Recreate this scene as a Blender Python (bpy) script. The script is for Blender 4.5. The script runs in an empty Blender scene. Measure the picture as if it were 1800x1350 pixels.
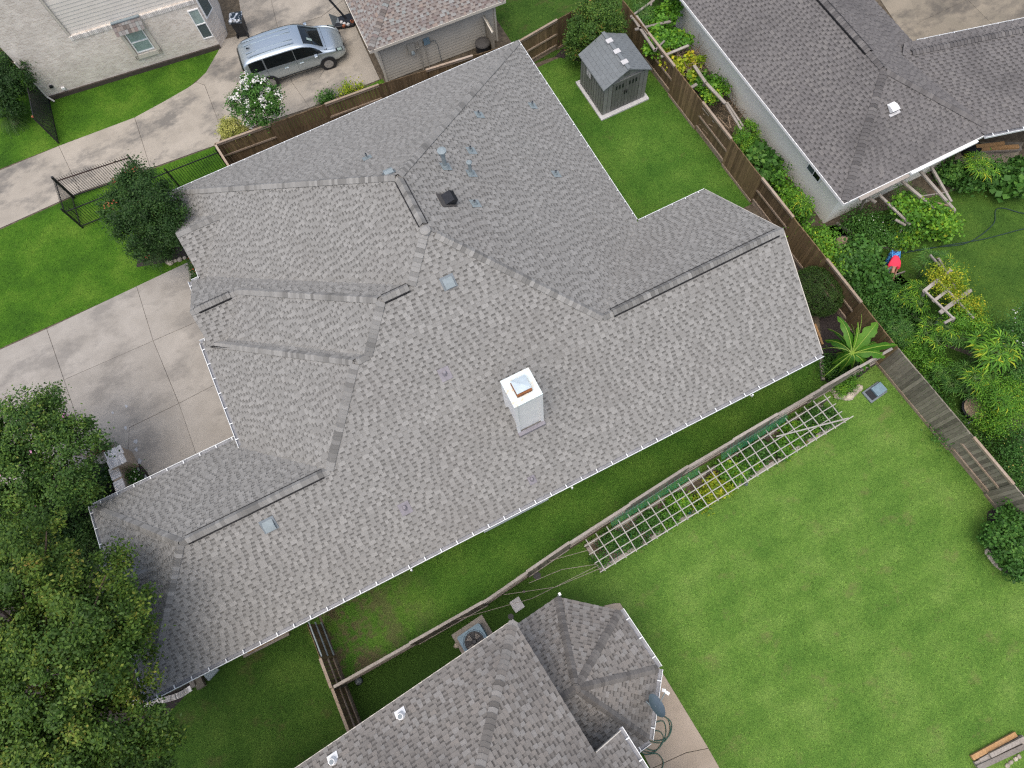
import bpy, math, random
import numpy as np
from mathutils import Vector, Matrix
rnd = random.Random(7)
# ------------------------------------------------------------------ camera, sky, sun, exposure
SC = bpy.context.scene
COL = SC.collection
CAMH = 28.0
FPX = 1241.854
CR = Vector((0.89287812, -0.44710153, -0.05356197))
CU = Vector((0.43816609, 0.83522816, 0.33227157))
CF = Vector((0.10382267, 0.32014706, -0.94166168))
cam_d = bpy.data.cameras.new('camera')
cam = bpy.data.objects.new('camera', cam_d)
COL.objects.link(cam)
cam_d.sensor_width = 36.0
cam_d.lens = 36.0 * FPX / 1800.0
cam_d.clip_start = 0.1
cam_d.clip_end = 600.0
cam.matrix_world = Matrix(((CR.x, CU.x, -CF.x, 0), (CR.y, CU.y, -CF.y, 0), (CR.z, CU.z, -CF.z, CAMH), (0, 0, 0, 1)))
SC.camera = cam
SUN_EL, SUN_AZ = math.radians(75), math.radians(225)     # azimuth from +Y towards +X
world = bpy.data.worlds.new('World')
SC.world = world
world.use_nodes = True
wn = world.node_tree
sky = wn.nodes.new('ShaderNodeTexSky')
sky.sky_type = 'NISHITA'
sky.sun_disc = False
sky.sun_elevation = SUN_EL
sky.sun_rotation = SUN_AZ
sky.air_density = 1.0
sky.dust_density = 5.0
sky.ozone_density = 0.6
wn.links.new(sky.outputs[0], wn.nodes['Background'].inputs[0])
wn.nodes['Background'].inputs[1].default_value = 0.15
sun_d = bpy.data.lights.new('sun', 'SUN')
sun_d.energy = 1.1
sun_d.angle = math.radians(80)
sun_d.color = (1.0, 0.965, 0.91)
sun = bpy.data.objects.new('sun', sun_d)
COL.objects.link(sun)
sdir = Vector((math.sin(SUN_AZ) * math.cos(SUN_EL), math.cos(SUN_AZ) * math.cos(SUN_EL), math.sin(SUN_EL)))
sun.rotation_euler = sdir.to_track_quat('Z', 'Y').to_euler()
SC.view_settings.view_transform = 'Standard'
SC.view_settings.look = 'None'
SC.view_settings.exposure = 0.48
SC.view_settings.gamma = 1.0
SC.view_settings.use_curve_mapping = False
SC.cycles.use_denoising = False
SC.cycles.pixel_filter_type = 'BLACKMAN_HARRIS'
SC.cycles.filter_width = 1.25
SC.cycles.sample_clamp_indirect = 4.0
SC.cycles.max_bounces = 5
SC.cycles.diffuse_bounces = 3
SC.cycles.glossy_bounces = 2
SC.cycles.transparent_max_bounces = 6

# ------------------------------------------------------------------ helpers
def G(px, py, z=0.0):
    "where the line of sight of a photo point meets the level z"
    d = CR * ((px - 900) / FPX) - CU * ((py - 675) / FPX) + CF
    k = (z - CAMH) / d.z
    return Vector((d.x * k, d.y * k, z))
def G2(px, py, z=0.0):
    v = G(px, py, z); return (v.x, v.y)
def gpoly(pts, z=0.0): return [G2(a, b, z) for a, b in pts]
def on_vplane(px, py, p0, ang):
    "photo point on an upright wall plane through p0 with plan direction ang: distance along, height"
    d = CR * ((px - 900) / FPX) - CU * ((py - 675) / FPX) + CF
    t = Vector((math.cos(ang), math.sin(ang), 0)); n = Vector((-t.y, t.x, 0))
    c = Vector((0, 0, CAMH)); k = (Vector(p0) - c).dot(n) / d.dot(n)
    q = c + d * k
    return (q - Vector(p0)).dot(t), q.z

class Plane:
    "roof plane: z0 at plan point p, rising with slope s towards plan direction d"
    def __init__(self, p, z0, d, s):
        l = math.hypot(*d); self.d = (d[0] / l, d[1] / l); self.p = p; self.z0 = z0; self.s = s
        self.v = Vector((self.d[0], self.d[1], s)).normalized()
        self.u = Vector((self.d[1], -self.d[0], 0))
        self.n = self.u.cross(self.v)
        if self.n.z < 0: self.u = -self.u; self.n = self.u.cross(self.v)
        self.o = Vector((p[0], p[1], z0))
    def z(self, x, y): return self.z0 + self.s * ((x - self.p[0]) * self.d[0] + (y - self.p[1]) * self.d[1])
    def uv(self, x, y):
        w = Vector((x, y, self.z(x, y))) - self.o
        return (w.dot(self.u), w.dot(self.v))
    def pt(self, u, v, h=0.0): return self.o + self.u * u + self.v * v + self.n * h
    def hit(self, px, py):
        d = CR * ((px - 900) / FPX) - CU * ((py - 675) / FPX) + CF
        c = Vector((0, 0, CAMH)); k = (self.o - c).dot(self.n) / d.dot(self.n)
        return c + d * k

def chain(o):
    m = Matrix.Identity(4)
    while o is not None:
        m = o.matrix_basis @ m
        o = o.parent
    return m

def link(name, data, parent=None):
    o = bpy.data.objects.new(name, data); COL.objects.link(o)
    if parent is not None: o.parent = parent
    return o
def tag(o, label=None, cat=None, group=None, kind=None):
    if label: o['label'] = label
    if cat: o['category'] = cat
    if group: o['group'] = group
    if kind: o['kind'] = kind
    return o
def thing(name, label, cat, loc=(0, 0, 0), rotz=0.0, group=None):
    o = link(name, None); o.location = loc; o.rotation_euler = (0, 0, rotz)
    o.empty_display_size = 0.2
    return tag(o, label, cat, group)
def basis(o):
    return Matrix.LocRotScale(o.location, o.rotation_euler, o.scale)
def chainb(o):
    m = Matrix.Identity(4)
    while o is not None:
        m = basis(o) @ m; o = o.parent
    return m
def put(name, mesh, world, parent=None):
    "an object of a shared mesh at a world matrix"
    o = link(name, mesh, parent)
    o.matrix_basis = (chainb(parent).inverted() @ world) if parent is not None else world
    return o

class MB:
    def __init__(self): self.v = []; self.f = []; self.t = []
    def add(self, vs, fs, tone=0.5):
        b = len(self.v); self.v.extend([tuple(a) for a in vs])
        for f in fs: self.f.append(tuple(i + b for i in f)); self.t.append(tone)
        return self
    def box(self, c, s, rz=0.0, tone=0.5):
        x, y, z = s[0] / 2, s[1] / 2, s[2] / 2; ca, sa = math.cos(rz), math.sin(rz)
        vs = []
        for dz in (-z, z):
            for dx, dy in ((-x, -y), (x, -y), (x, y), (-x, y)):
                vs.append((c[0] + dx * ca - dy * sa, c[1] + dx * sa + dy * ca, c[2] + dz))
        return self.add(vs, [(3, 2, 1, 0), (4, 5, 6, 7), (0, 1, 5, 4), (1, 2, 6, 5), (2, 3, 7, 6), (3, 0, 4, 7)], tone)
    def bar(self, p, q, w, h, tone=0.5, up=(0, 0, 1)):
        p = Vector(p); q = Vector(q); d = (q - p).normalized(); up = Vector(up)
        if abs(d.dot(up)) > 0.98: up = Vector((1, 0, 0))
        s = d.cross(up).normalized(); t = s.cross(d)
        vs = [e + s * a * w / 2 + t * b * h / 2 for e in (p, q) for a, b in ((-1, -1), (1, -1), (1, 1), (-1, 1))]
        return self.add(vs, [(0, 1, 2, 3), (7, 6, 5, 4), (4, 5, 1, 0), (5, 6, 2, 1), (6, 7, 3, 2), (7, 4, 0, 3)], tone)
    def prism(self, poly, z0, z1, tone=0.5, cap=True):
        n = len(poly)
        ar = sum(poly[i][0] * poly[(i + 1) % n][1] - poly[(i + 1) % n][0] * poly[i][1] for i in range(n))
        if ar < 0: poly = poly[::-1]
        vs = [(a, b, z0) for a, b in poly] + [(a, b, z1) for a, b in poly]
        fs = [(i, (i + 1) % n, (i + 1) % n + n, i + n) for i in range(n)]
        if cap: fs += [tuple(range(n, 2 * n)), tuple(range(n - 1, -1, -1))]
        return self.add(vs, fs, tone)
    def tube(self, pts, r, n=6, tone=0.5, cap=True):
        pts = [Vector(p) for p in pts]; rs = r if isinstance(r, (list, tuple)) else [r] * len(pts)
        rings = []; prev = None
        for i, p in enumerate(pts):
            d = (pts[min(i + 1, len(pts) - 1)] - pts[max(i - 1, 0)])
            if d.length < 1e-9: d = Vector((0, 0, 1))
            d.normalize()
            if prev is None:
                a = Vector((0, 0, 1)) if abs(d.z) < 0.9 else Vector((1, 0, 0))
                prev = d.cross(a).normalized()
            s = (prev - d * prev.dot(d)).normalized(); t = d.cross(s); prev = s
            rings.append([p + (s * math.cos(2 * math.pi * k / n) + t * math.sin(2 * math.pi * k / n)) * rs[i] for k in range(n)])
        vs = [v for rr in rings for v in rr]; m = len(rings)
        fs = [(i * n + k, i * n + (k + 1) % n, (i + 1) * n + (k + 1) % n, (i + 1) * n + k) for i in range(m - 1) for k in range(n)]
        if cap: fs += [tuple(range(n - 1, -1, -1)), tuple((m - 1) * n + k for k in range(n))]
        return self.add(vs, fs, tone)
    def lathe(self, c, prof, n=20, tone=0.5):
        vs = [(c[0] + r * math.cos(2 * math.pi * k / n), c[1] + r * math.sin(2 * math.pi * k / n), c[2] + z) for r, z in prof for k in range(n)]
        m = len(prof)
        fs = [(i * n + k, i * n + (k + 1) % n, (i + 1) * n + (k + 1) % n, (i + 1) * n + k) for i in range(m - 1) for k in range(n)]
        fs += [tuple(range(n - 1, -1, -1)), tuple((m - 1) * n + k for k in range(n))]
        return self.add(vs, fs, tone)
    def mesh(self, name, mat, smooth=False):
        me = bpy.data.meshes.new(name)
        me.from_pydata(self.v, [], self.f)
        if len(self.t) == len(me.polygons):
            a = me.attributes.new('tone', 'FLOAT', 'FACE'); a.data.foreach_set('value', np.array(self.t, dtype=np.float32))
        if smooth: me.polygons.foreach_set('use_smooth', [True] * len(me.polygons))
        for m in (mat if isinstance(mat, (list, tuple)) else [mat]): me.materials.append(m)
        return me
    def build(self, name, mat, parent=None, smooth=False, bevel=0.0, local=False):
        if parent is not None and not local:
            m = chainb(parent).inverted()
            self.v = [tuple(m @ Vector(v)) for v in self.v]
        o = link(name, self.mesh(name, mat, smooth), parent)
        if bevel > 0:
            b = o.modifiers.new('bevel', 'BEVEL'); b.width = bevel; b.segments = 2; b.limit_method = 'ANGLE'
        return o

# ------------------------------------------------------------------ materials
def lin(c):
    return tuple(((a / 255) / 12.92 if a / 255 <= 0.04045 else ((a / 255 + 0.055) / 1.055) ** 2.4) for a in c)
def mat_new(name):
    m = bpy.data.materials.new(name); m.use_nodes = True
    return m, m.node_tree, m.node_tree.nodes['Principled BSDF']
def ramp(nt, stops):
    r = nt.nodes.new('ShaderNodeValToRGB'); e = r.color_ramp.elements
    while len(e) > 1: e.remove(e[0])
    e[0].position = stops[0][0]; e[0].color = (*stops[0][1], 1)
    for p, c in stops[1:]:
        k = e.new(p); k.color = (*c, 1)
    return r
def noise(nt, scale, detail=4, rough=0.6, vec=None, dim=None):
    n = nt.nodes.new('ShaderNodeTexNoise'); n.inputs['Scale'].default_value = scale
    n.inputs['Detail'].default_value = detail; n.inputs['Roughness'].default_value = rough
    if vec is not None: nt.links.new(vec, n.inputs['Vector'])
    return n
def geo_pos(nt):
    return nt.nodes.new('ShaderNodeNewGeometry').outputs['Position']
def scaled(nt, vec, s):
    m = nt.nodes.new('ShaderNodeVectorMath'); m.operation = 'MULTIPLY'; nt.links.new(vec, m.inputs[0]); m.inputs[1].default_value = s
    return m.outputs[0]
def mix(nt, fac, a, b, mode='MIX'):
    m = nt.nodes.new('ShaderNodeMix'); m.data_type = 'RGBA'; m.blend_type = mode
    for sock, v in ((m.inputs[0], fac), (m.inputs[6], a), (m.inputs[7], b)):
        if hasattr(v, 'is_output'): nt.links.new(v, sock)
        elif isinstance(v, (int, float)): sock.default_value = v
        else: sock.default_value = (*v, 1)
    return m.outputs[2]
def mathn(nt, op, a, b=0.0, clamp=False):
    m = nt.nodes.new('ShaderNodeMath'); m.operation = op; m.use_clamp = clamp
    for sock, v in ((m.inputs[0], a), (m.inputs[1], b)):
        if hasattr(v, 'is_output'): nt.links.new(v, sock)
        else: sock.default_value = v
    return m.outputs[0]
def bumpn(nt, bsdf, h, strength=0.3, dist=0.02):
    b = nt.nodes.new('ShaderNodeBump'); b.inputs['Strength'].default_value = strength; b.inputs['Distance'].default_value = dist
    nt.links.new(h, b.inputs['Height']); nt.links.new(b.outputs[0], bsdf.inputs['Normal'])
def simple(name, c, rough=0.6, metal=0.0, var=0.12, nscale=6.0, bump=0.0, objvar=0.0, spec=0.4, coat=0.0):
    m, nt, b = mat_new(name)
    pos = geo_pos(nt); n = noise(nt, nscale, 5, 0.65, pos)
    lo = tuple(x * (1 - var) for x in c); hi = tuple(min(1, x * (1 + var)) for x in c)
    r = ramp(nt, [(0.3, lo), (0.7, hi)]); nt.links.new(n.outputs[0], r.inputs[0])
    out = r.outputs[0]
    if objvar:
        oi = nt.nodes.new('ShaderNodeObjectInfo')
        k = mathn(nt, 'MULTIPLY_ADD', oi.outputs['Random'], 2 * objvar); k.node.inputs[2].default_value = 1 - objvar
        cc = nt.nodes.new('ShaderNodeCombineColor')
        for i in range(3): nt.links.new(k, cc.inputs[i])
        out = mix(nt, 1.0, out, cc.outputs[0], 'MULTIPLY')
    nt.links.new(out, b.inputs['Base Color'])
    b.inputs['Roughness'].default_value = rough; b.inputs['Metallic'].default_value = metal
    b.inputs['Specular IOR Level'].default_value = spec
    if coat: b.inputs['Coat Weight'].default_value = coat; b.inputs['Coat Roughness'].default_value = 0.05
    if bump: bumpn(nt, b, n.outputs[0], bump, 0.01)
    return m
def toned(name, stops, rough=0.8, nscale=30.0, nvar=0.25, big=0.0, bigc=(0, 0, 0), bigscale=0.25, objrand=False, bump=0.0, trans=0.0, spec=0.3, thr=(0.5, 0.72)):
    "colour picked by the tone of each face (or by object), with grain and large stains"
    m, nt, b = mat_new(name)
    pos = geo_pos(nt)
    if objrand:
        f = nt.nodes.new('ShaderNodeObjectInfo').outputs['Random']
    else:
        a = nt.nodes.new('ShaderNodeAttribute'); a.attribute_name = 'tone'; f = a.outputs['Fac']
    r = ramp(nt, stops); nt.links.new(f, r.inputs[0]); out = r.outputs[0]
    n = noise(nt, nscale, 3, 0.7, pos)
    g = ramp(nt, [(0.25, (1 - nvar,) * 3), (0.75, (1 + nvar * 0.8,) * 3)]); nt.links.new(n.outputs[0], g.inputs[0])
    out = mix(nt, 1.0, out, g.outputs[0], 'MULTIPLY')
    if big:
        n2 = noise(nt, bigscale, 4, 0.6, pos); q = ramp(nt, [(thr[0], (0, 0, 0)), (thr[1], (1, 1, 1))]); nt.links.new(n2.outputs[0], q.inputs[0])
        k = mathn(nt, 'MULTIPLY', q.outputs[0], big)
        out = mix(nt, k, out, bigc)
    nt.links.new(out, b.inputs['Base Color'])
    b.inputs['Roughness'].default_value = rough; b.inputs['Specular IOR Level'].default_value = spec
    if trans:
        try:
            b.inputs['Subsurface Weight'].default_value = 0.0
            tr = nt.nodes.new('ShaderNodeBsdfTranslucent'); mx = nt.nodes.new('ShaderNodeMixShader'); mx.inputs[0].default_value = trans
            nt.links.new(out, tr.inputs[0]); nt.links.new(b.outputs[0], mx.inputs[1]); nt.links.new(tr.outputs[0], mx.inputs[2])
            nt.links.new(mx.outputs[0], nt.nodes['Material Output'].inputs[0])
        except Exception: pass
    if bump: bumpn(nt, b, n.outputs[0], bump, 0.006)
    return m

def roofmats(nm, lights, dark, stain=0.0, stainc=(0.08, 0.08, 0.08)):
    st = [(0.0, tuple(x * 0.55 for x in dark)), (0.12, dark), (0.34, tuple(x * 1.18 for x in dark))]
    k = len(lights)
    for i, c in enumerate(lights): st.append((0.42 + 0.58 * i / max(1, k - 1), c))
    lc = [tuple(x * f for x in c) for c, f in zip(lights, (.70, .84, .97, 1.06, 1.08, 1.0, 1.0))]
    return (toned(nm, st, 0.92, 60, 0.28, stain, stainc, 0.35, bump=0.25, spec=0.2),
            toned(nm + '_piece', [(0.42 * 0, lc[0])] + [(0.05 + 0.95 * i / max(1, k - 1), c) for i, c in enumerate(lc)], 0.92, 60, 0.28, stain, stainc, 0.35, objrand=True, bump=0.25, spec=0.2),
            toned(nm + '_single', [(i / max(1, k - 1), c) for i, c in enumerate(lights)], 0.92, 60, 0.28, stain, stainc, 0.35, objrand=True, bump=0.25, spec=0.2))
M = {}
M['roof_main'], M['cap_main'], M['one_main'] = roofmats('grey_shingle', [(.218, .217, .205), (.238, .237, .225), (.256, .255, .242), (.283, .282, .268)], (.145, .144, .136), 0.18, (.17, .16, .15))
M['roof_south'], M['cap_south'], M['one_south'] = roofmats('taupe_shingle', [(.192, .181, .165), (.211, .20, .184), (.23, .213, .192), (.232, .226, .212), (.26, .25, .234)], (.125, .118, .108), 0.5, (.085, .082, .08))
M['roof_east'], M['cap_east'], M['one_east'] = roofmats('old_grey_shingle', [(.135, .13, .128), (.148, .142, .139), (.16, .154, .15), (.172, .165, .158)], (.095, .092, .09), 0.5, (.065, .063, .063))
M['roof_garage'], M['cap_garage'], M['one_garage'] = roofmats('mixed_shingle', [(.19, .165, .15), (.235, .222, .208), (.25, .205, .175), (.225, .245, .238), (.18, .145, .135), (.26, .265, .255), (.235, .222, .208)], (.145, .118, .108))
M['cap_bay'] = toned('bay_cap_shingle', [(0, (.105, .10, .094)), (1, (.165, .158, .148))], 0.92, 60, 0.2, objrand=True)
M['deck'] = simple('roof_felt', (.06, .058, .056), 0.95)
M['vent_black'] = simple('vent_slot', (.008, .008, .009), 0.7)
M['white'] = simple('white_paint', (.82, .83, .82), 0.45, var=0.05)
M['gutter_in'] = simple('gutter_inside', (.24, .25, .27), 0.5, var=0.25, nscale=3)
M['gutter_edge'] = simple('gutter_white', (.72, .75, .75), 0.4, var=0.06)
M['stucco'] = simple('white_render', (.86, .85, .77), 0.85, var=0.02, nscale=1.5)
M['soffit'] = simple('soffit_cream', (.55, .52, .46), 0.7)
M['siding'] = simple('siding_greige', (.36, .345, .30), 0.7, var=0.07, nscale=2)
M['siding_dark'] = simple('siding_taupe', (.46, .44, .385), 0.7, var=0.07, nscale=2)
M['siding_w'] = simple('siding_cream', (.66, .63, .57), 0.7, var=0.05, nscale=2)
M['trim'] = simple('cream_trim', (.55, .52, .45), 0.6, var=0.05)
M['galv'] = simple('painted_metal', (.22, .265, .28), 0.7, metal=0.0, var=0.1)
M['galv_d'] = simple('painted_metal_dark', (.16, .19, .21), 0.5, metal=0.3, var=0.1)
M['lead'] = simple('lead_flashing', (.22, .21, .23), 0.6, var=0.2)
M['black'] = simple('black_plastic', (.012, .014, .018), 0.45, var=0.3)
M['iron'] = simple('black_iron', (.014, .014, .016), 0.5, var=0.4)
M['rustiron'] = simple('rusty_iron', (.035, .014, .012), 0.7, var=0.4)
M['bark'] = simple('bark', (.10, .075, .055), 0.95, var=0.35, nscale=12, bump=0.6)
M['stem'] = simple('green_stem', (.10, .17, .05), 0.8, var=0.3)
M['deadstem'] = simple('dry_stem', (.25, .19, .13), 0.9, var=0.3)
M['terracotta'] = simple('terracotta', (.26, .085, .04), 0.8, var=0.2)
M['rust'] = simple('rust', (.22, .085, .03), 0.9, var=0.5, nscale=25)
M['concrete_pale'] = simple('pale_concrete', (.50, .50, .50), 0.85, var=0.12)
M['stone'] = simple('field_stone', (.36, .32, .26), 0.9, var=0.35, nscale=9, bump=0.5, objvar=0.3)
M['glass'] = simple('window_glass', (.12, .18, .18), 0.12, var=0.3, nscale=2, spec=0.8)
M['glass_dark'] = simple('tinted_glass', (.008, .011, .012), 0.06, var=0.3, spec=0.7)
M['glass_pale'] = simple('window_glass_with_blinds', (.27, .36, .34), 0.2, var=0.25, nscale=3, spec=0.7)
M['glass_scr'] = simple('insect_screen', (.07, .095, .095), 0.5, var=0.15, nscale=3)
M['rubber'] = simple('tyre_rubber', (.014, .014, .015), 0.8)
M['alloy'] = simple('alloy_rim', (.38, .38, .38), 0.35, metal=0.7, var=0.1)
M['hose'] = simple('green_hose', (.012, .075, .055), 0.5, var=0.15)
M['hose_d'] = simple('dark_hose', (.02, .045, .035), 0.6, var=0.15)
M['wire'] = simple('pale_cord', (.35, .30, .26), 0.8)
M['bluegrey'] = simple('bluegrey_plastic', (.16, .25, .31), 0.5, var=0.15)
M['dish'] = simple('dish_grey', (.10, .135, .165), 0.5, var=0.1)
M['dish_l'] = simple('pale_metal', (.42, .50, .54), 0.5, var=.12)
M['net'] = simple('green_netting', (.02, .26, .14), 0.6, var=0.3)
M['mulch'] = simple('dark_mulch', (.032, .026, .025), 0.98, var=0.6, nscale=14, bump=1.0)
M['soil'] = simple('garden_soil', (.095, .078, .055), 0.98, var=0.5, nscale=5, bump=0.9)
M['chalk'] = simple('blue_chalk', (.34, .355, .37), 0.95, var=0.15, nscale=14)
M['skin'] = simple('skin', (.35, .19, .13), 0.55, var=0.06)
M['hair'] = simple('dark_hair', (.025, .017, .013), 0.7, var=0.3)
M['shirt'] = simple('red_cloth', (.72, .035, .075), 0.8, var=0.12, nscale=8)
M['sack'] = simple('pale_blue_cloth', (.42, .50, .56), 0.8)

def wood(name, base, objvar=0.3, grain=18, var=0.35, weather=(.35, .32, .29), wf=0.35, spots=False):
    m, nt, b = mat_new(name)
    tc = nt.nodes.new('ShaderNodeTexCoord'); vec = tc.outputs['Object']
    oi = nt.nodes.new('ShaderNodeObjectInfo')
    n = noise(nt, 1.0, 5, 0.7, scaled(nt, geo_pos(nt), (grain, grain, grain * 0.16)))
    lo = tuple(x * (1 - var) for x in base); hi = tuple(x * (1 + var) for x in base)
    r = ramp(nt, [(0.3, lo), (0.7, hi)]); nt.links.new(n.outputs[0], r.inputs[0])
    w = noise(nt, 0.9, 5, 0.7, geo_pos(nt)); wr = ramp(nt, [(0.42, (0, 0, 0)), (0.7, (wf,) * 3)]); nt.links.new(w.outputs[0], wr.inputs[0])
    c = mix(nt, wr.outputs[0], r.outputs[0], weather)
    k = mathn(nt, 'MULTIPLY_ADD', oi.outputs['Random'], 2 * objvar); k.node.inputs[2].default_value = 1 - objvar
    cc = nt.nodes.new('ShaderNodeCombineColor')
    for i in range(3): nt.links.new(k, cc.inputs[i])
    c = mix(nt, 1.0, c, cc.outputs[0], 'MULTIPLY')
    if spots:
        vo = noise(nt, 9.0, 2, 0.5, geo_pos(nt)); vr = ramp(nt, [(0.68, (0, 0, 0)), (0.74, (0.75,) * 3)]); nt.links.new(vo.outputs[0], vr.inputs[0])
        c = mix(nt, vr.outputs[0], c, (.34, .36, .30))
    nt.links.new(c, b.inputs['Base Color']); b.inputs['Roughness'].default_value = 0.9; b.inputs['Specular IOR Level'].default_value = 0.2
    bumpn(nt, b, n.outputs[0], 0.35, 0.008)
    return m
M['fence_brown'] = wood('brown_fence_board', (.165, .115, .065), 0.28, weather=(.15, .12, .05), wf=0.5)
M['fence_dark'] = wood('dark_fence_board', (.125, .088, .05), 0.25, weather=(.11, .085, .05), wf=0.4)
M['fence_grey'] = wood('grey_fence_board', (.20, .18, .145), 0.34, weather=(.27, .25, .20), wf=0.4, spots=True)
M['rail_pale'] = wood('pale_rail', (.29, .225, .165), 0.15, weather=(.38, .33, .28), wf=0.6)
M['lumber'] = wood('weathered_lumber', (.25, .225, .195), 0.25, weather=(.36, .34, .31), wf=0.6)
M['bamboo'] = wood('grey_lath', (.34, .33, .30), 0.12, weather=(.42, .42, .40), wf=0.5)
M['newwood'] = wood('new_lumber', (.34, .20, .09), 0.3, weather=(.33, .24, .15), wf=0.4)

def grassmat(name, a, b_, c, dry=(.17, .16, .05), big=0.25, thr=0.62, dryamt=0.6, blade=False, mossy=None):
    m, nt, b = mat_new(name)
    pos = geo_pos(nt)
    n1 = noise(nt, 0.55, 6, 0.62, pos); r1 = ramp(nt, [(0.32, a), (0.5, b_), (0.68, c)]); nt.links.new(n1.outputs[0], r1.inputs[0])
    n2 = noise(nt, 26, 4, 0.75, pos); r2 = ramp(nt, [(0.28, (.45,) * 3), (0.72, (1.5,) * 3)]); nt.links.new(n2.outputs[0], r2.inputs[0])
    n4 = noise(nt, 6.5, 4, 0.7, pos); r4 = ramp(nt, [(0.3, (.78, .84, .8)), (0.7, (1.2, 1.14, 1.1))]); nt.links.new(n4.outputs[0], r4.inputs[0])
    col = mix(nt, 1.0, r1.outputs[0], r2.outputs[0], 'MULTIPLY'); col = mix(nt, 1.0, col, r4.outputs[0], 'MULTIPLY')
    if mossy:
        wv = nt.nodes.new('ShaderNodeTexWave'); wv.inputs['Scale'].default_value = .33; wv.inputs['Distortion'].default_value = 1.2; wv.inputs['Detail'].default_value = 2; wv.bands_direction = 'Y'; nt.links.new(pos, wv.inputs['Vector'])
        wr = ramp(nt, [(0.3, (.955, .965, .955)), (0.7, (1.04, 1.03, 1.03))]); nt.links.new(wv.outputs[0], wr.inputs[0]); col = mix(nt, 1.0, col, wr.outputs[0], 'MULTIPLY')
    n3 = noise(nt, 0.8, 7, 0.72, scaled(nt, pos, (1, 1.3, 1))); r3 = ramp(nt, [(thr, (0, 0, 0)), (thr + 0.14, (dryamt,) * 3)]); nt.links.new(n3.outputs[0], r3.inputs[0])
    col = mix(nt, r3.outputs[0], col, dry)
    if 'back' in name:
        sp = nt.nodes.new('ShaderNodeSeparateXYZ'); nt.links.new(pos, sp.inputs[0])
        mb2 = nt.nodes.new('ShaderNodeMapRange'); nt.links.new(sp.outputs[0], mb2.inputs[0]); mb2.inputs[1].default_value = -3.0; mb2.inputs[2].default_value = -6.8
        nb = noise(nt, 1.6, 6, .7, pos); rb = ramp(nt, [(0.44, (0, 0, 0)), (0.58, (.85,) * 3)]); nt.links.new(nb.outputs[0], rb.inputs[0])
        col = mix(nt, mathn(nt, 'MULTIPLY', mb2.outputs[0], rb.outputs[0]), col, (.10, .075, .05))
    if mossy:
        sp = nt.nodes.new('ShaderNodeSeparateXYZ'); nt.links.new(pos, sp.inputs[0])
        wob = noise(nt, 0.6, 4, .6, pos); xx = mathn(nt, 'MULTIPLY_ADD', wob.outputs[0], 3.0); nt.links.new(sp.outputs[0], xx.node.inputs[2])
        mr_ = nt.nodes.new('ShaderNodeMapRange'); nt.links.new(xx, mr_.inputs[0]); mr_.inputs[1].default_value = 0.5; mr_.inputs[2].default_value = 6.0
        mc = mix(nt, 1.0, mossy, r2.outputs[0], 'MULTIPLY'); col = mix(nt, mr_.outputs[0], mc, col)
    if blade:
        at = nt.nodes.new('ShaderNodeAttribute'); at.attribute_name = 'tone'
        rr = ramp(nt, [(0, (.6,) * 3), (1, (1.7,) * 3)]); nt.links.new(at.outputs['Fac'], rr.inputs[0])
        col = mix(nt, 1.0, col, rr.outputs[0], 'MULTIPLY')
    nt.links.new(col, b.inputs['Base Color']); b.inputs['Roughness'].default_value = 0.95; b.inputs['Specular IOR Level'].default_value = 0.08
    if not blade: bumpn(nt, b, n2.outputs[0], 0.6, 0.03)
    return m
GR = {'back': ((.040, .105, .015), (.060, .135, .020), (.088, .168, .028)),
      'south': ((.070, .150, .026), (.094, .182, .033), (.124, .212, .046)),
      'west': ((.032, .085, .010), (.050, .125, .012), (.085, .165, .020)),
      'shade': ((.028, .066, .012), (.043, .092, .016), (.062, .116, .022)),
      'east': ((.034, .078, .014), (.050, .105, .018), (.072, .130, .022))}
for k, (a, b_, c) in GR.items():
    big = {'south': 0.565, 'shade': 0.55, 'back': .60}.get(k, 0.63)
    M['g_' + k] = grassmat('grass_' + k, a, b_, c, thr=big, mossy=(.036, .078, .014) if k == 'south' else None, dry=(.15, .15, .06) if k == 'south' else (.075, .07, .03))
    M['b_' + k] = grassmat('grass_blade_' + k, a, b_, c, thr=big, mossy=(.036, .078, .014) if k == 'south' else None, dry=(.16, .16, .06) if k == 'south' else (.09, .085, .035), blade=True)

def concrete(name, a, b_, stain, joint=False, amt=0.7, sthr=0.52, ss=0.45):
    m, nt, b = mat_new(name)
    pos = geo_pos(nt)
    n = noise(nt, 0.8, 7, 0.65, pos); r = ramp(nt, [(0.3, a), (0.7, b_)]); nt.links.new(n.outputs[0], r.inputs[0])
    g = noise(nt, 40, 3, 0.7, pos); gr = ramp(nt, [(0.2, (.84,) * 3), (0.8, (1.12,) * 3)]); nt.links.new(g.outputs[0], gr.inputs[0])
    c = mix(nt, 1.0, r.outputs[0], gr.outputs[0], 'MULTIPLY')
    s = noise(nt, ss, 7, 0.68, scaled(nt, pos, (1.0, 1.6, 1))); sr = ramp(nt, [(sthr, (0, 0, 0)), (sthr + 0.13, (amt,) * 3)]); nt.links.new(s.outputs[0], sr.inputs[0])
    c = mix(nt, sr.outputs[0], c, stain)
    oi = nt.nodes.new('ShaderNodeObjectInfo'); k = mathn(nt, 'MULTIPLY_ADD', oi.outputs['Random'], 0.12); k.node.inputs[2].default_value = 0.94
    cc = nt.nodes.new('ShaderNodeCombineColor')
    for i in range(3): nt.links.new(k, cc.inputs[i])
    c = mix(nt, 1.0, c, cc.outputs[0], 'MULTIPLY')
    nt.links.new(c, b.inputs['Base Color']); b.inputs['Roughness'].default_value = 0.9; b.inputs['Specular IOR Level'].default_value = 0.25
    bumpn(nt, b, g.outputs[0], 0.2, 0.004)
    return m
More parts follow.
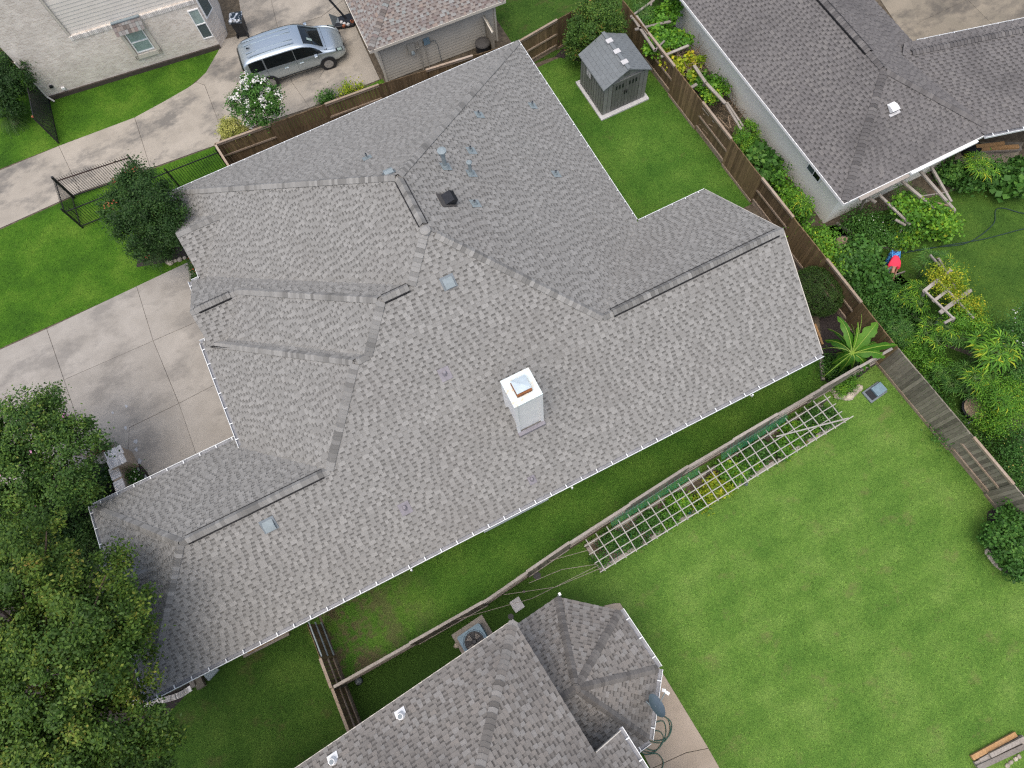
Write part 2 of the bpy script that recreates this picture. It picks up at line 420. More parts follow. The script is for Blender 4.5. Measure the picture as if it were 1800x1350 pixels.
M['drive'] = concrete('driveway_concrete', (.26, .245, .218), (.35, .332, .30), (.165, .158, .146), amt=0.6, sthr=.5)
M['drive_n'] = concrete('worn_driveway_concrete', (.275, .252, .213), (.37, .34, .29), (.13, .125, .115), amt=0.85, sthr=0.48, ss=.32)
M['patio'] = concrete('patio_concrete', (.32, .27, .21), (.39, .33, .265), (.2, .17, .14), amt=0.3)
M['drive_e'] = concrete('grey_concrete', (.20, .18, .14), (.28, .245, .19), (.10, .092, .08), amt=0.8, sthr=0.46)
M['joint'] = simple('joint_filler', (.06, .05, .04), 0.95, var=0.3)

def brickmat(name, c1, c2, mortar, bw=0.2, bh=0.07, along='x'):
    m, nt, b = mat_new(name)
    tc = nt.nodes.new('ShaderNodeTexCoord'); sp = nt.nodes.new('ShaderNodeSeparateXYZ'); nt.links.new(tc.outputs['Object'], sp.inputs[0])
    cb = nt.nodes.new('ShaderNodeCombineXYZ')
    nt.links.new(mathn(nt, 'ADD', sp.outputs[0], sp.outputs[1]) if along == 'xy' else sp.outputs[0], cb.inputs[0]); nt.links.new(sp.outputs[2], cb.inputs[1])
    br = nt.nodes.new('ShaderNodeTexBrick'); nt.links.new(cb.outputs[0], br.inputs['Vector'])
    br.inputs['Color1'].default_value = (*c1, 1); br.inputs['Color2'].default_value = (*c2, 1); br.inputs['Mortar'].default_value = (*mortar, 1)
    br.inputs['Scale'].default_value = 1.0; br.inputs['Brick Width'].default_value = bw; br.inputs['Row Height'].default_value = bh
    br.inputs['Mortar Size'].default_value = 0.008; br.inputs['Bias'].default_value = -0.1
    n = noise(nt, 0.9, 6, 0.7, geo_pos(nt)); r = ramp(nt, [(0.3, (.82, .80, .78)), (0.7, (1.1, 1.08, 1.06))]); nt.links.new(n.outputs[0], r.inputs[0])
    c = mix(nt, 1.0, br.outputs[0], r.outputs[0], 'MULTIPLY')
    nt.links.new(c, b.inputs['Base Color']); b.inputs['Roughness'].default_value = 0.92
    bumpn(nt, b, br.outputs['Fac'], -0.5, 0.01)
    return m
M['brick_pale'] = brickmat('pale_brick', (.56, .51, .45), (.77, .73, .665), (.75, .72, .67))
M['brick_tan'] = brickmat('tan_brick', (.33, .26, .19), (.42, .34, .26), (.42, .39, .34), along='xy')
M['brick_cream'] = brickmat('cream_brick', (.44, .37, .28), (.54, .46, .37), (.36, .32, .27), along='xy')
M['brick_one'] = simple('single_brick', (.70, .67, .63), 0.9, objvar=0.2)
M['tile_red'] = simple('red_tile', (.16, .05, .04), 0.8, objvar=0.3)

def leafmat(name, stops, trans=0.25, rough=0.55, nscale=3.0, spec=0.25):
    return toned(name, stops, rough, nscale, 0.22, trans=trans, spec=spec)
M['l_oak'] = leafmat('oak_leaf', [(0, (.028, .062, .012)), (.35, (.055, .118, .018)), (.65, (.100, .175, .024)), (.85, (.18, .24, .035)), (.96, (.28, .26, .05)), (1, (.24, .13, .04))])
M['l_myrtle'] = leafmat('myrtle_leaf', [(0, (0.0227, 0.0583, 0.0130)), (.5, (0.0616, 0.1378, 0.0259)), (.85, (0.1296, 0.2268, 0.0356)), (1, (0.2430, 0.2754, 0.0486))])
M['l_dark'] = leafmat('dark_leaf', [(0, (0.0162, 0.0421, 0.0114)), (.6, (0.0356, 0.0892, 0.0194)), (1, (0.0728, 0.1458, 0.0292))])
M['l_bush'] = leafmat('bush_leaf', [(0, (0.0227, 0.0551, 0.0130)), (.6, (0.0518, 0.1166, 0.0259)), (.93, (0.0892, 0.1620, 0.0324)), (1, (0.2592, 0.0972, 0.0406))])
M['l_box'] = leafmat('box_leaf', [(0, (0.0194, 0.0454, 0.0097)), (.6, (0.0421, 0.0940, 0.0162)), (1, (0.0810, 0.1378, 0.0259))])
M['l_bright'] = leafmat('vegetable_leaf', [(0, (0.0486, 0.1378, 0.0162)), (.5, (0.1054, 0.2754, 0.0259)), (.85, (0.2106, 0.4050, 0.0324)), (1, (0.4860, 0.4860, 0.0324))])
M['l_veg'] = leafmat('herb_leaf', [(0, (0.0292, 0.0810, 0.0162)), (.6, (0.0648, 0.1782, 0.0292)), (1, (0.1378, 0.2754, 0.0486))])
M['l_yellow'] = leafmat('yellowing_leaf', [(0, (0.0945, 0.2025, 0.0162)), (.5, (0.2565, 0.3510, 0.0203)), (1, (0.6480, 0.5670, 0.0405))])
M['l_var'] = leafmat('variegated_leaf', [(0, (0.1890, 0.2295, 0.0405)), (.5, (0.4320, 0.4455, 0.1215)), (1, (0.6480, 0.6345, 0.2160))])
M['l_photinia'] = leafmat('photinia_leaf', [(0, (0.0324, 0.0728, 0.0130)), (.55, (0.0728, 0.1620, 0.0259)), (.85, (0.1378, 0.2268, 0.0324)), (1, (0.3240, 0.1458, 0.0486))])
M['l_banana'] = leafmat('banana_leaf', [(0, (.03, .10, .014)), (.5, (.055, .18, .016)), (1, (.115, .27, .02))], trans=0.3, rough=0.4)
M['l_rib'] = simple('leaf_midrib', (.22, .33, .05), 0.5)
M['f_white'] = toned('white_blossom', [(0, (.55, .56, .50)), (1, (.78, .78, .75))], 0.8, 9, 0.1)
M['f_pink'] = toned('pink_blossom', [(0, (.42, .17, .33)), (1, (.55, .28, .42))], 0.8, 9, 0.1)
M['f_red'] = toned('red_blossom', [(0, (.28, .05, .03)), (1, (.34, .10, .05))], 0.8, 9, 0.1)
M['f_yellow'] = toned('yellow_blossom', [(0, (.6, .5, .06)), (1, (.7, .62, .25))], 0.8, 9, 0.1)
def floral():
    m, nt, b = mat_new('blue_floral_cloth')
    n = noise(nt, 16, 2, 0.5, geo_pos(nt)); r = ramp(nt, [(0.4, (.01, .02, .10)), (0.5, (.02, .14, .42)), (0.62, (.10, .35, .60))]); nt.links.new(n.outputs[0], r.inputs[0])
    nt.links.new(r.outputs[0], b.inputs['Base Color']); b.inputs['Roughness'].default_value = 0.8
    return m
M['floral'] = floral()
def carpaint():
    m, nt, b = mat_new('silver_car_paint')
    b.inputs['Base Color'].default_value = (.46, .53, .57, 1); b.inputs['Metallic'].default_value = 0.75
    b.inputs['Roughness'].default_value = 0.32; b.inputs['Coat Weight'].default_value = 0.8; b.inputs['Coat Roughness'].default_value = 0.06
    return m
M['paint'] = carpaint()
def rusty_top():
    m, nt, b = mat_new('rust_streaked_white_metal')
    n = noise(nt, 5, 5, 0.7, geo_pos(nt)); r = ramp(nt, [(0.5, (.62, .72, .72)), (0.62, (.66, .60, .48)), (0.75, (.40, .18, .06))]); nt.links.new(n.outputs[0], r.inputs[0])
    nt.links.new(r.outputs[0], b.inputs['Base Color']); b.inputs['Roughness'].default_value = 0.6
    return m
M['chimtop'] = rusty_top()
# ------------------------------------------------------------------ roofs
EXPO = 0.143
def clip_convex(sub, win):
    out = list(sub); m = len(win)
    for i in range(m):
        a = win[i]; b = win[(i + 1) % m]; ex, ey = b[0] - a[0], b[1] - a[1]
        inp = out; out = []
        if not inp: return []
        for j in range(len(inp)):
            p = inp[j - 1]; q = inp[j]
            dp = ex * (p[1] - a[1]) - ey * (p[0] - a[0]); dq = ex * (q[1] - a[1]) - ey * (q[0] - a[0])
            if dp >= 0 and dq >= 0: out.append(q)
            elif dp >= 0 > dq or dp < 0 <= dq:
                t = dp / (dp - dq); out.append((p[0] + t * (q[0] - p[0]), p[1] + t * (q[1] - p[1])))
                if dq >= 0: out.append(q)
    return out
def spans(poly, v):
    xs = []
    n = len(poly)
    for i in range(n):
        (u0, v0), (u1, v1) = poly[i], poly[(i + 1) % n]
        if (v0 <= v < v1) or (v1 <= v < v0): xs.append(u0 + (v - v0) / (v1 - v0) * (u1 - u0))
    xs.sort()
    return list(zip(xs[::2], xs[1::2]))

class Roof:
    def __init__(self, house, mat, cap, one=None, pieces=0, capmax=300, scale=1.0, seed=1):
        self.h = house; self.one = one; self.mat = mat; self.capm = cap; self.np = pieces; self.rn = random.Random(seed)
        self.mb = MB(); self.cand = []; self.deck = MB(); self.caps = []; self.capmax = capmax; self.sc = scale
    def face(self, poly, pl):
        rn = self.rn; mb = self.mb; E = EXPO * self.sc
        uv = [pl.uv(*p) for p in poly]
        n = len(uv); ar = sum(uv[i][0] * uv[(i + 1) % n][1] - uv[(i + 1) % n][0] * uv[i][1] for i in range(n))
        if ar < 0: uv = uv[::-1]; poly = poly[::-1]
        # deck slab
        vs = [pl.pt(u, v, -0.012) for u, v in uv] + [pl.pt(u, v, -0.012) - Vector((0, 0, 0.10)) for u, v in uv]
        self.deck.add(vs, [tuple(range(n)), tuple(range(2 * n - 1, n - 1, -1))] + [(i, i + n, (i + 1) % n + n, (i + 1) % n) for i in range(n)])
        vmin = min(v for u, v in uv); vmax = max(v for u, v in uv)
        j0 = math.floor(vmin / E) ; j1 = math.ceil(vmax / E)
        verts_v = [v for u, v in uv]
        for j in range(j0, j1):
            v0 = j * E; v1 = v0 + E
            s0 = spans(uv, max(v0, vmin) + 1e-5); s1 = spans(uv, min(v1, vmax) - 1e-5)
            allu = [a for s in s0 + s1 for a in s] + [u for u, v in uv if v0 <= v <= v1]
            if not allu: continue
            ua, ub = min(allu), max(allu)
            clean = v0 >= vmin - 1e-6 and v1 <= vmax + 1e-6 and not any(v0 < v < v1 for v in verts_v) and len(s0) == len(s1)
            u = ua - rn.random() * 0.3; tab = rn.random() < 0.5
            while u < ub:
                w = (rn.choice((0.12, 0.15, 0.18, 0.24)) if tab else rn.choice((0.10, 0.13, 0.16))) * self.sc
                a, b = u, u + w; u += w
                inside = clean and any(s[0] <= a and b <= s[1] for s in s0) and any(s[0] <= a and b <= s[1] for s in s1)
                if tab:
                    tone = 0.42 + 0.58 * rn.random(); hb, ht = 0.028, 0.014
                else:
                    tone = 0.38 + 0.20 * rn.random(); hb, ht = 0.015, 0.004
                if inside:
                    if tab and self.np:
                        self.cand.append(((pl.pt((a + b) / 2, v0) - Vector((0, 0, CAMH))).length, pl, a, b, v0, tone, hb, ht))
                    elif tab: self.tab(pl, a, b, v0, v1, hb, ht, tone, tab)
                    else:
                        vm = v0 + E * .54; hm_ = hb + (ht - hb) * .54
                        self.mb.add([pl.pt(a, v0, hb), pl.pt(b, v0, hb), pl.pt(b, vm, hm_), pl.pt(a, vm, hm_), pl.pt(b, v1, ht), pl.pt(a, v1, ht)], [(0, 1, 2, 3)], tone)
                        k_ = len(self.mb.v) - 6; self.mb.f.append((k_ + 3, k_ + 2, k_ + 4, k_ + 5)); self.mb.t.append(0.07 + .06 * rn.random())
                else:
                    c = clip_convex(uv, [(a, v0), (b, v0), (b, v1), (a, v1)])
                    if len(c) >= 3:
                        mb.add([pl.pt(x, y, hb + (ht - hb) * (y - v0) / E) for x, y in c], [tuple(range(len(c)))], tone)
                        lo = [x for x, y in c if abs(y - v0) < 1e-6]
                        if len(lo) >= 2:
                            x0, x1 = min(lo), max(lo)
                            mb.add([pl.pt(x0, v0, -0.01), pl.pt(x1, v0, -0.01), pl.pt(x1, v0, hb), pl.pt(x0, v0, hb)], [(0, 1, 2, 3)], 0.05)  # clipped lower edge, course shadow line painted dark as well
                tab = not tab
    def tab(self, pl, a, b, v0, v1, hb, ht, tone, full):
        P = pl.pt
        vs = [P(a, v0, hb), P(b, v0, hb), P(b, v1, ht), P(a, v1, ht), P(a, v0, -0.01), P(b, v0, -0.01)]
        self.mb.add(vs, [(0, 1, 2, 3)], tone); k = len(self.mb.v) - 6
        self.mb.f.append((k + 4, k + 5, k + 1, k)); self.mb.t.append(0.04)  # dark tone on the lower edge paints the shadow line under the course
        if full:
            self.mb.add([P(a, v0, 0.0), P(a, v1, 0.0), P(b, v0, 0.0), P(b, v1, 0.0)], [])
            q = len(self.mb.v) - 4
            self.mb.f += [(q, k, k + 3, q + 1), (k + 1, q + 2, q + 3, k + 2)]; self.mb.t += [0.40, 0.40]
    def ridge(self, p, q, pa, pb, vent=False, w=0.165, exp=0.15, lift=0.04):
        "cap shingles along the edge p-q shared by planes pa and pb"
        p = Vector(p); q = Vector(q); d = (q - p).normalized()
        def wing(pl):
            x = pl.n.cross(d).normalized()
            # pointing down and away: choose sign so that it descends from the ridge
            return x if x.z < 0 else -x
        a = wing(pa); b = wing(pb)
        if (a - b).length < 0.5:
            b = -a + Vector((0, 0, 2 * a.z)); b = (b - d * b.dot(d)).normalized()
        up = (pa.n + pb.n).normalized()
        L = (q - p).length; n = max(1, int(round(L / exp))); e = L / n
        if vent:
            lift += 0.045
            for wv in (a, b):
                w2 = MB(); o1 = p + wv * (w + 0.012) + up * (lift - 0.022); o2 = q + wv * (w + 0.012) + up * (lift - 0.022)
                w2.bar(o1, o2, 0.05, 0.06, up=up); w2.build('vent_slot', M['vent_black'], self.h)
        me = MB(); th = 0.011
        ring = [(a * w, 0.0), (a * w * 0.35, 0.028), (Vector((0, 0, 0)), 0.040), (b * w * 0.35, 0.028), (b * w, 0.0)]
        le = e * 1.12
        vs = []
        for s, hh in ((0.0, 0.024), (le, 0.0)):
            for off, h in ring: vs.append(d * s + off + up * (h + hh))
            for off, h in ring: vs.append(d * s + off + up * (h + hh - th - 0.004))
        k = 5
        fs = [(i, i + 1, i + 1 + 2 * k, i + 2 * k) for i in range(4)]
        fs += [(i + k, i, i + 2 * k, i + 3 * k)[::-1] if False else (i + k, i + 3 * k, i + 1 + 3 * k, i + 1 + k) for i in range(4)]
        fs += [(i + k, i + 1 + k, i + 1, i) for i in range(4)]
        fs += [(0, 2 * k, 3 * k, k), (4, k + 4, 3 * k + 4, 2 * k + 4)]
        me.add(vs, fs, 0.5)
        mesh = me.mesh('cap', self.capm)
        if p.z > q.z: pass
        for i in range(n):
            o = p + d * (e * i) + up * lift
            self.caps.append(((o - Vector((0, 0, CAMH))).length, mesh, o, vs, fs))
    def finish(self):
        self.cand.sort(key=lambda c: c[0])
        cache = {}
        for i, (dist, pl, a, b, v0, tone, hb, ht) in enumerate(self.cand):
            if i < self.np:
                w = round(b - a, 3); key = w
                if key not in cache:
                    g = MB(); E = EXPO * self.sc
                    g.add([(0, 0, hb), (w, 0, hb), (w, E, ht), (0, E, ht), (0, 0, -.01), (w, 0, -.01), (w, E, -.01), (0, E, -.01)],
                          [(0, 1, 2, 3), (4, 5, 1, 0), (5, 6, 2, 1), (7, 4, 0, 3), (6, 7, 3, 2)], tone)
                    cache[key] = g.mesh('shingle', self.one)
                o = pl.pt(a, v0)
                mw = Matrix(((pl.u.x, pl.v.x, pl.n.x, o.x), (pl.u.y, pl.v.y, pl.n.y, o.y), (pl.u.z, pl.v.z, pl.n.z, o.z), (0, 0, 0, 1)))
                put('shingle', cache[key], mw, self.h)
            else: self.tab(pl, a, b, v0, v0 + EXPO * self.sc, hb, ht, tone, True)
        tag(self.mb.build('shingle_courses', self.mat, self.h), kind='stuff')
        self.deck.build('roof_deck', M['deck'], self.h)
        self.caps.sort(key=lambda c: c[0]); rest = MB()
        for i, (dist, mesh, o, vs, fs) in enumerate(self.caps):
            if i < self.capmax: put('ridge_shingle', mesh, Matrix.Translation(o), self.h)
            else: rest.add([v + o for v in vs], fs, 0.3 + 0.7 * self.rn.random())
        if rest.v: tag(rest.build('ridge_shingle_rows', self.mat, self.h), kind='stuff')

def gutter(house, p, q, out, z, w=0.145, mat='gutter_edge', step=0.62, label=None, open_=True):
    "channel along an eave from p to q (plan), opening upwards, on the outer side 'out'"
    o = Vector((out[0], out[1], 0)).normalized(); p = Vector((p[0], p[1], z)); q = Vector((q[0], q[1], z)); d = (q - p).normalized()
    b = MB()
    b.bar(p + o * (w) + Vector((0, 0, -.03)), q + o * (w) + Vector((0, 0, -.03)), .02, .10)
    g = b.build('gutter', M[mat], house)
    c = MB(); c.bar(p + o * (w / 2) + Vector((0, 0, -.075)), q + o * (w / 2) + Vector((0, 0, -.075)), w, .012)
    c.bar(p + o * .006 + Vector((0, 0, -.06)), q + o * .006 + Vector((0, 0, -.06)), .012, .10)
    c.build('trough', M['gutter_in'], g)
    hb = MB(); hb.bar(-o * (w * 1.55), Vector((0, 0, 0)), .034, .014)
    hm = hb.mesh('bracket', M['gutter_edge'])
    L = (q - p).length; n = max(1, int(L / step))
    for i in range(n):
        pt = p + d * (L * (i + 0.5) / n) + o * w + Vector((0, 0, .028))
        put('bracket', hm, Matrix.Translation(pt), g)
    return g
def fascia(house, pts, mat='soffit', w=0.03, h=0.16):
    b = MB()
    for p, q in zip(pts[:-1], pts[1:]): b.bar(p, q, w, h)
    b.build('fascia', M[mat], house)

S_ = 0.68; E_ = 2.75
main_house = thing('brick_house', 'large central house under a fresh light grey shingle roof with a tall white chimney', 'house', (0, 10, 0))
mr = Roof(main_house, M['roof_main'], M['cap_main'], M['one_main'], pieces=300, seed=3)
PL = Plane((0, 4.27), E_, (0, 1), S_)
PW = Plane((-13.12, 8), E_, (1, 0), S_)
PF = Plane((0, 11.47), E_, (0, -1), S_)
PG = Plane((-7.2, 12), 3.2, (1, 0), S_)
PN2 = Plane((-7.2, 15.6), 3.2, (0, -1), S_)
PK = Plane((-7.4, 12), E_, (1, 0), S_)
PM = Plane((0, 18.67), E_, (0, -1), S_)
PQ = Plane((0, 13.81), E_, (0, 1), S_)
PB = Plane((-6.34, 20), E_, (1, 0), S_)
PT = Plane((0, 23.31), E_, (0, -1), S_)
PE = Plane((10.45, 20), E_, (-1, 0), S_)
PR = Plane((0, 12.47), E_, (0, -1), S_)
D1N = Plane((0, 21.9), E_, (0, -1), S_); D1S = Plane((0, 18.5), E_, (0, 1), S_)
D2N = Plane((0, 9.66), E_, (0, -1), S_); D2S = Plane((0, 6.14), E_, (0, 1), S_)
mr.face([(-13.12, 4.27), (13.68, 4.27), (13.68, 8.37), (6.35, 8.37), (2.055, 12.665), (.86, 11.47), (-.2, 11.47), (-1.4, 10.27), (-1.86, 10.27), (-4.26, 7.87), (-9.52, 7.87)], PL)
mr.face([(10.45, 12.47), (13.68, 12.47), (13.68, 8.37), (6.35, 8.37)], PR)
mr.face([(10.45, 23.31), (10.45, 12.47), (6.35, 8.37), (2.055, 12.665), (2.055, 14.915)], PE)
mr.face([(-6.34, 23.31), (10.45, 23.31), (2.055, 14.915)], PT)
mr.face([(-6.34, 23.31), (2.055, 14.915), (2.055, 12.665), (.86, 11.47), (-6.34, 18.67), (-4.64, 20.2), (-6.34, 21.9)], PB)
mr.face([(-6.5, 20.2), (-4.64, 20.2), (-6.34, 21.9), (-6.5, 21.9)], D1N)
mr.face([(-6.5, 20.2), (-4.64, 20.2), (-6.34, 18.5), (-6.5, 18.5)], D1S)
mr.face([(-6.9, 18.67), (-6.34, 18.67), (.86, 11.47), (-.2, 11.47), (-4.97, 16.24), (-6.9, 16.24)], PM)
mr.face([(-6.9, 16.24), (-4.97, 16.24), (-6.18, 15.04), (-6.9, 15.04)], PQ)
mr.face([(-4.97, 16.24), (-.2, 11.47), (-1.4, 10.27), (-6.18, 15.04)], PK)
mr.face([(-1.4, 10.27), (-1.86, 10.27), (-7.2, 15.6), (-6.88, 15.6), (-6.88, 15.04), (-6.18, 15.04)], PN2)
mr.face([(-7.2, 15.6), (-1.86, 10.27), (-4.26, 7.87), (-7.2, 10.81)], PG)
mr.face([(-13.12, 11.47), (-7.0, 11.47), (-7.0, 10.6), (-4.26, 7.87), (-9.52, 7.87)], PF)
mr.face([(-13.12, 4.27), (-9.52, 7.87), (-13.12, 11.47), (-13.12, 9.66), (-11.355, 7.9), (-13.12, 6.14)], PW)
mr.face([(-13.3, 7.9), (-11.355, 7.9), (-13.12, 9.66), (-13.3, 9.66)], D2N)
mr.face([(-13.3, 7.9), (-11.355, 7.9), (-13.12, 6.14), (-13.3, 6.14)], D2S)
def v3(pl, x, y): return (x, y, pl.z(x, y))
def rdg(pl, pb, x0, y0, x1, y1, vent=False, R=None, **k): (R or mr).ridge(v3(pl, x0, y0), v3(pl, x1, y1), pl, pb, vent, **k)
rdg(PL, PR, 6.75, 8.37, 13.45, 8.37, True); rdg(PL, PR, 6.35, 8.37, 6.75, 8.37); rdg(PL, PR, 13.45, 8.37, 13.66, 8.37)
rdg(PL, PE, 6.35, 8.37, 2.3, 12.42); rdg(PE, PT, 10.4, 23.26, 2.1, 14.96); rdg(PB, PT, -6.29, 23.26, 2.0, 14.96)
rdg(PE, PB, 2.055, 14.75, 2.055, 12.85, True); rdg(PL, PB, .86, 11.47, 1.95, 12.56)
rdg(PL, PM, .75, 11.47, -.15, 11.47, True); rdg(PM, PK, -4.97, 16.24, -.3, 11.57); rdg(PM, PQ, -5.3, 16.24, -6.6, 16.24, True); rdg(PM, PQ, -6.6, 16.24, -6.88, 16.24); rdg(PM, PQ, -4.97, 16.24, -5.3, 16.24)
rdg(PL, PK, -1.4, 10.27, -.25, 11.42); rdg(PL, PN2, -1.8, 10.27, -1.4, 10.27); rdg(PG, PN2, -7.0, 15.4, -1.9, 10.31)
rdg(PL, PG, -4.26, 7.87, -1.92, 10.21); rdg(PL, PF, -9.3, 7.87, -4.5, 7.87, True); rdg(PL, PF, -4.5, 7.87, -4.26, 7.87); rdg(PL, PF, -9.52, 7.87, -9.3, 7.87)
rdg(PF, PW, -13.05, 11.4, -9.55, 7.9); rdg(PL, PW, -13.05, 4.34, -9.55, 7.84)
rdg(D1N, D1S, -6.48, 20.2, -4.64, 20.2); rdg(D2N, D2S, -13.28, 7.9, -11.36, 7.9)
mr.finish()
zc = PL.z(2.055, 12.665) + 0.05
k = MB(); k.lathe((2.03, 12.62, zc - .10), [(.19, 0), (.18, .07), (.10, .115), (.01, .125)], 14, 0.9); k.build('ridge_junction_cap', M['roof_main'], main_house)
# walls of the main house (seen only where eaves are short)
foot = [(-12.7, 4.72), (13.28, 4.72), (13.28, 12.05), (10.0, 12.05), (10.0, 22.88), (-5.9, 22.88), (-5.9, 18.25), (-6.55, 18.25), (-6.55, 15.2), (-6.8, 15.2), (-6.8, 11.05), (-12.7, 11.05)]
wb = MB(); wb.prism(foot, 0.0, 2.66)
# gable triangles
wb.add([(13.28, 4.72, 2.66), (13.28, 12.05, 2.66), (13.28, 8.37, 5.28), (13.1, 4.72, 2.66), (13.1, 12.05, 2.66), (13.1, 8.37, 5.28)], [(0, 1, 2), (5, 4, 3), (0, 3, 4, 1), (1, 4, 5, 2), (2, 5, 3, 0)])
wb.build('wall', M['brick_tan'], main_house)
so = MB(); so.prism([(-13.0, 4.4), (13.6, 4.4), (13.6, 12.38), (10.35, 12.38), (10.35, 23.2), (-6.25, 23.2), (-6.25, 18.5), (-6.8, 18.5), (-6.8, 15.5), (-7.05, 15.5), (-7.05, 11.35), (-13.0, 11.35)], 2.61, 2.64)
so.build('soffit', M['soffit'], main_house)
# gable edges
rk = MB()
for a, b in (((13.70, 4.27, E_), (13.70, 8.37, PL.z(0, 8.37))), ((13.70, 12.47, E_), (13.70, 8.37, PL.z(0, 8.37)))):
    rk.bar(Vector(a) - Vector((0, 0, .08)), Vector(b) - Vector((0, 0, .08)), .03, .15)
rk.build('rake_board', M['soffit'], main_house)
gutter(main_house, (-13.12, 4.27), (13.68, 4.27), (0, -1), 2.72)
gutter(main_house, (-13.12, 11.47), (-7.25, 11.47), (0, 1), 2.72, mat='gutter_edge')
gutter(main_house, (-7.2, 15.62), (-7.2, 10.9), (-1, 0), 3.17)
gutter(main_house, (-7.32, 15.6), (-6.9, 15.6), (0, 1), 3.17)
gutter(main_house, (-13.12, 11.59), (-13.12, 9.7), (-1, 0), 2.72); gutter(main_house, (-13.12, 4.15), (-13.12, 6.1), (-1, 0), 2.72)
gutter(main_house, (-6.9, 18.67), (-5.75, 18.67), (0, 1), 2.72); gutter(main_house, (-6.9, 18.79), (-6.9, 18.25), (-1, 0), 2.72)
gutter(main_house, (-6.34, 23.43), (-6.34, 22.0), (-1, 0), 2.72); gutter(main_house, (-6.45, 19.2), (-6.45, 18.75), (-1, 0), 2.72)
gutter(main_house, (-6.34, 23.31), (10.45, 23.31), (0, 1), 2.72, w=.09); gutter(main_house, (10.45, 23.4), (10.45, 12.6), (1, 0), 2.72, w=.09)
gutter(main_house, (10.57, 12.47), (13.68, 12.47), (0, 1), 2.72, w=.09)
for (x, y) in ((-3.45, 4.07), (2.95, 4.07), (10.55, 4.07)):
    d = MB(); d.tube([(x, y + .0, 2.66), (x, y - .02, 2.5), (x, 4.66, 2.3), (x, 4.66, .1)], .032, 6); d.build('downspout', M['gutter_edge'], main_house)
d = MB(); d.bar((-.6, 4.13, 2.5), (2.0, 4.13, 2.55), .09, .05); d.build('drip_pan', M['galv'], main_house)


# chimney
chim = thing('chimney', 'tall white boarded chimney with rust streaked cap standing on the light grey roof', 'chimney', (2.5, 6.8, 4.4))
c = MB(); c.box((2.5, 6.83, 5.55), (.86, .84, 3.2)); c.build('shaft', M['white'], chim)
for sx in (2.05, 2.95):
    for sy in (6.39, 7.27):
        c = MB(); c.box((sx, sy, 5.55), (.10, .10, 3.2)); c.build('corner_board', M['white'], chim)
c = MB(); c.box((2.5, 6.83, 7.17), (1.0, 1.0, .07)); c.build('cap_plate', M['chimtop'], chim)
c = MB(); c.box((2.5, 6.82, 7.28), (.52, .50, .15)); c.build('flue', M['rust'], chim)
c = MB(); c.add([(2.26, 6.63, 7.36), (2.76, 6.63, 7.36), (2.76, 7.11, 7.36), (2.26, 7.11, 7.36), (2.26, 6.63, 7.39), (2.76, 6.63, 7.39), (2.76, 7.11, 7.39), (2.26, 7.11, 7.39), (2.5, 6.87, 7.47)],
    [(3, 2, 1, 0), (0, 1, 5, 4), (1, 2, 6, 5), (2, 3, 7, 6), (3, 0, 4, 7), (4, 5, 8), (5, 6, 8), (6, 7, 8), (7, 4, 8)]); c.build('rain_cap', M['dish_l'], chim)
c = MB(); c.box((2.5, 6.28, PL.z(0, 6.3) + .07), (1.02, .14, .16)); c.build('flashing', M['lead'], chim)

# things standing on the main roof
def pipe_vent(px, py, pl, h, r, cap, label, mat='galv', n=12, fl=.17):
    p = pl.hit(px, py)
    t = thing('vent_pipe', label, 'roof vent', p, group='metal vent pipes on the big grey roof')
    b = MB(); vs = [p + pl.u * (fl * a) + pl.v * (fl * 1.15 * bb) + pl.n * hh for hh in (.032, .045) for a, bb in ((-1, -1), (1, -1), (1, 1), (-1, 1))]
    b.add(vs, [(4, 5, 6, 7), (0, 1, 5, 4), (1, 2, 6, 5), (2, 3, 7, 6), (3, 0, 4, 7)]); b.lathe(p, [(r * 2.1, -.02), (r * 1.4, .12), (r * 1.05, .16)], n); b.build('flashing', M[mat], t)
    b = MB(); b.lathe(p, [(r, -.05), (r, h)], n); b.build('pipe', M['galv_d' if not cap else mat], t, smooth=False)
    if cap:
        b = MB(); b.lathe(p + Vector((0, 0, h)), [(cap * .7, -.02), (cap, .02), (cap, .07), (cap * .4, .11)], 16); b.build('rain_cap', M[mat], t)
    else:
        b = MB(); b.lathe(p + Vector((0, 0, h)), [(r * .8, .0), (r * .8, .004)], n); b.build('pipe_mouth', M['black'], t)
    return t
pipe_vent(783, 294, PE, .85, .075, .16, 'tall grey vent pipe with wide round cap, beside the upper hip')
pipe_vent(828, 306, PE, .62, .06, .10, 'mid height grey vent pipe with small cap, right of the tallest one')
pipe_vent(842, 203, PE, .25, .04, 0, 'short grey pipe just right of the upper hip line')
pipe_vent(936, 187, PE, .28, .04, 0, 'short grey pipe highest towards the far eave of the roof')
pipe_vent(828, 266, PE, .28, .045, 0, 'short grey pipe directly behind the capped mid height vent')
pipe_vent(977, 307, PE, .25, .04, 0, 'short grey pipe alone in the middle of the right hand slope')
pipe_vent(835, 359, PE, .22, .05, 0, 'short grey pipe to the right of the black box vent')
pipe_vent(646, 279, PT, .30, .035, 0, 'short dark pipe alone on the upper left slope')
pipe_vent(712, 893, PL, .14, .05, 0, 'low lead sleeved pipe nearest the lower gutter, left of the other two', 'lead', fl=.2)
pipe_vent(935, 843, PL, .14, .045, 0, 'low lead sleeved pipe below the white chimney', 'lead', fl=.14)
pipe_vent(782, 657, PL, .14, .05, 0, 'low lead sleeved pipe to the upper left of the white chimney', 'lead', fl=.2)
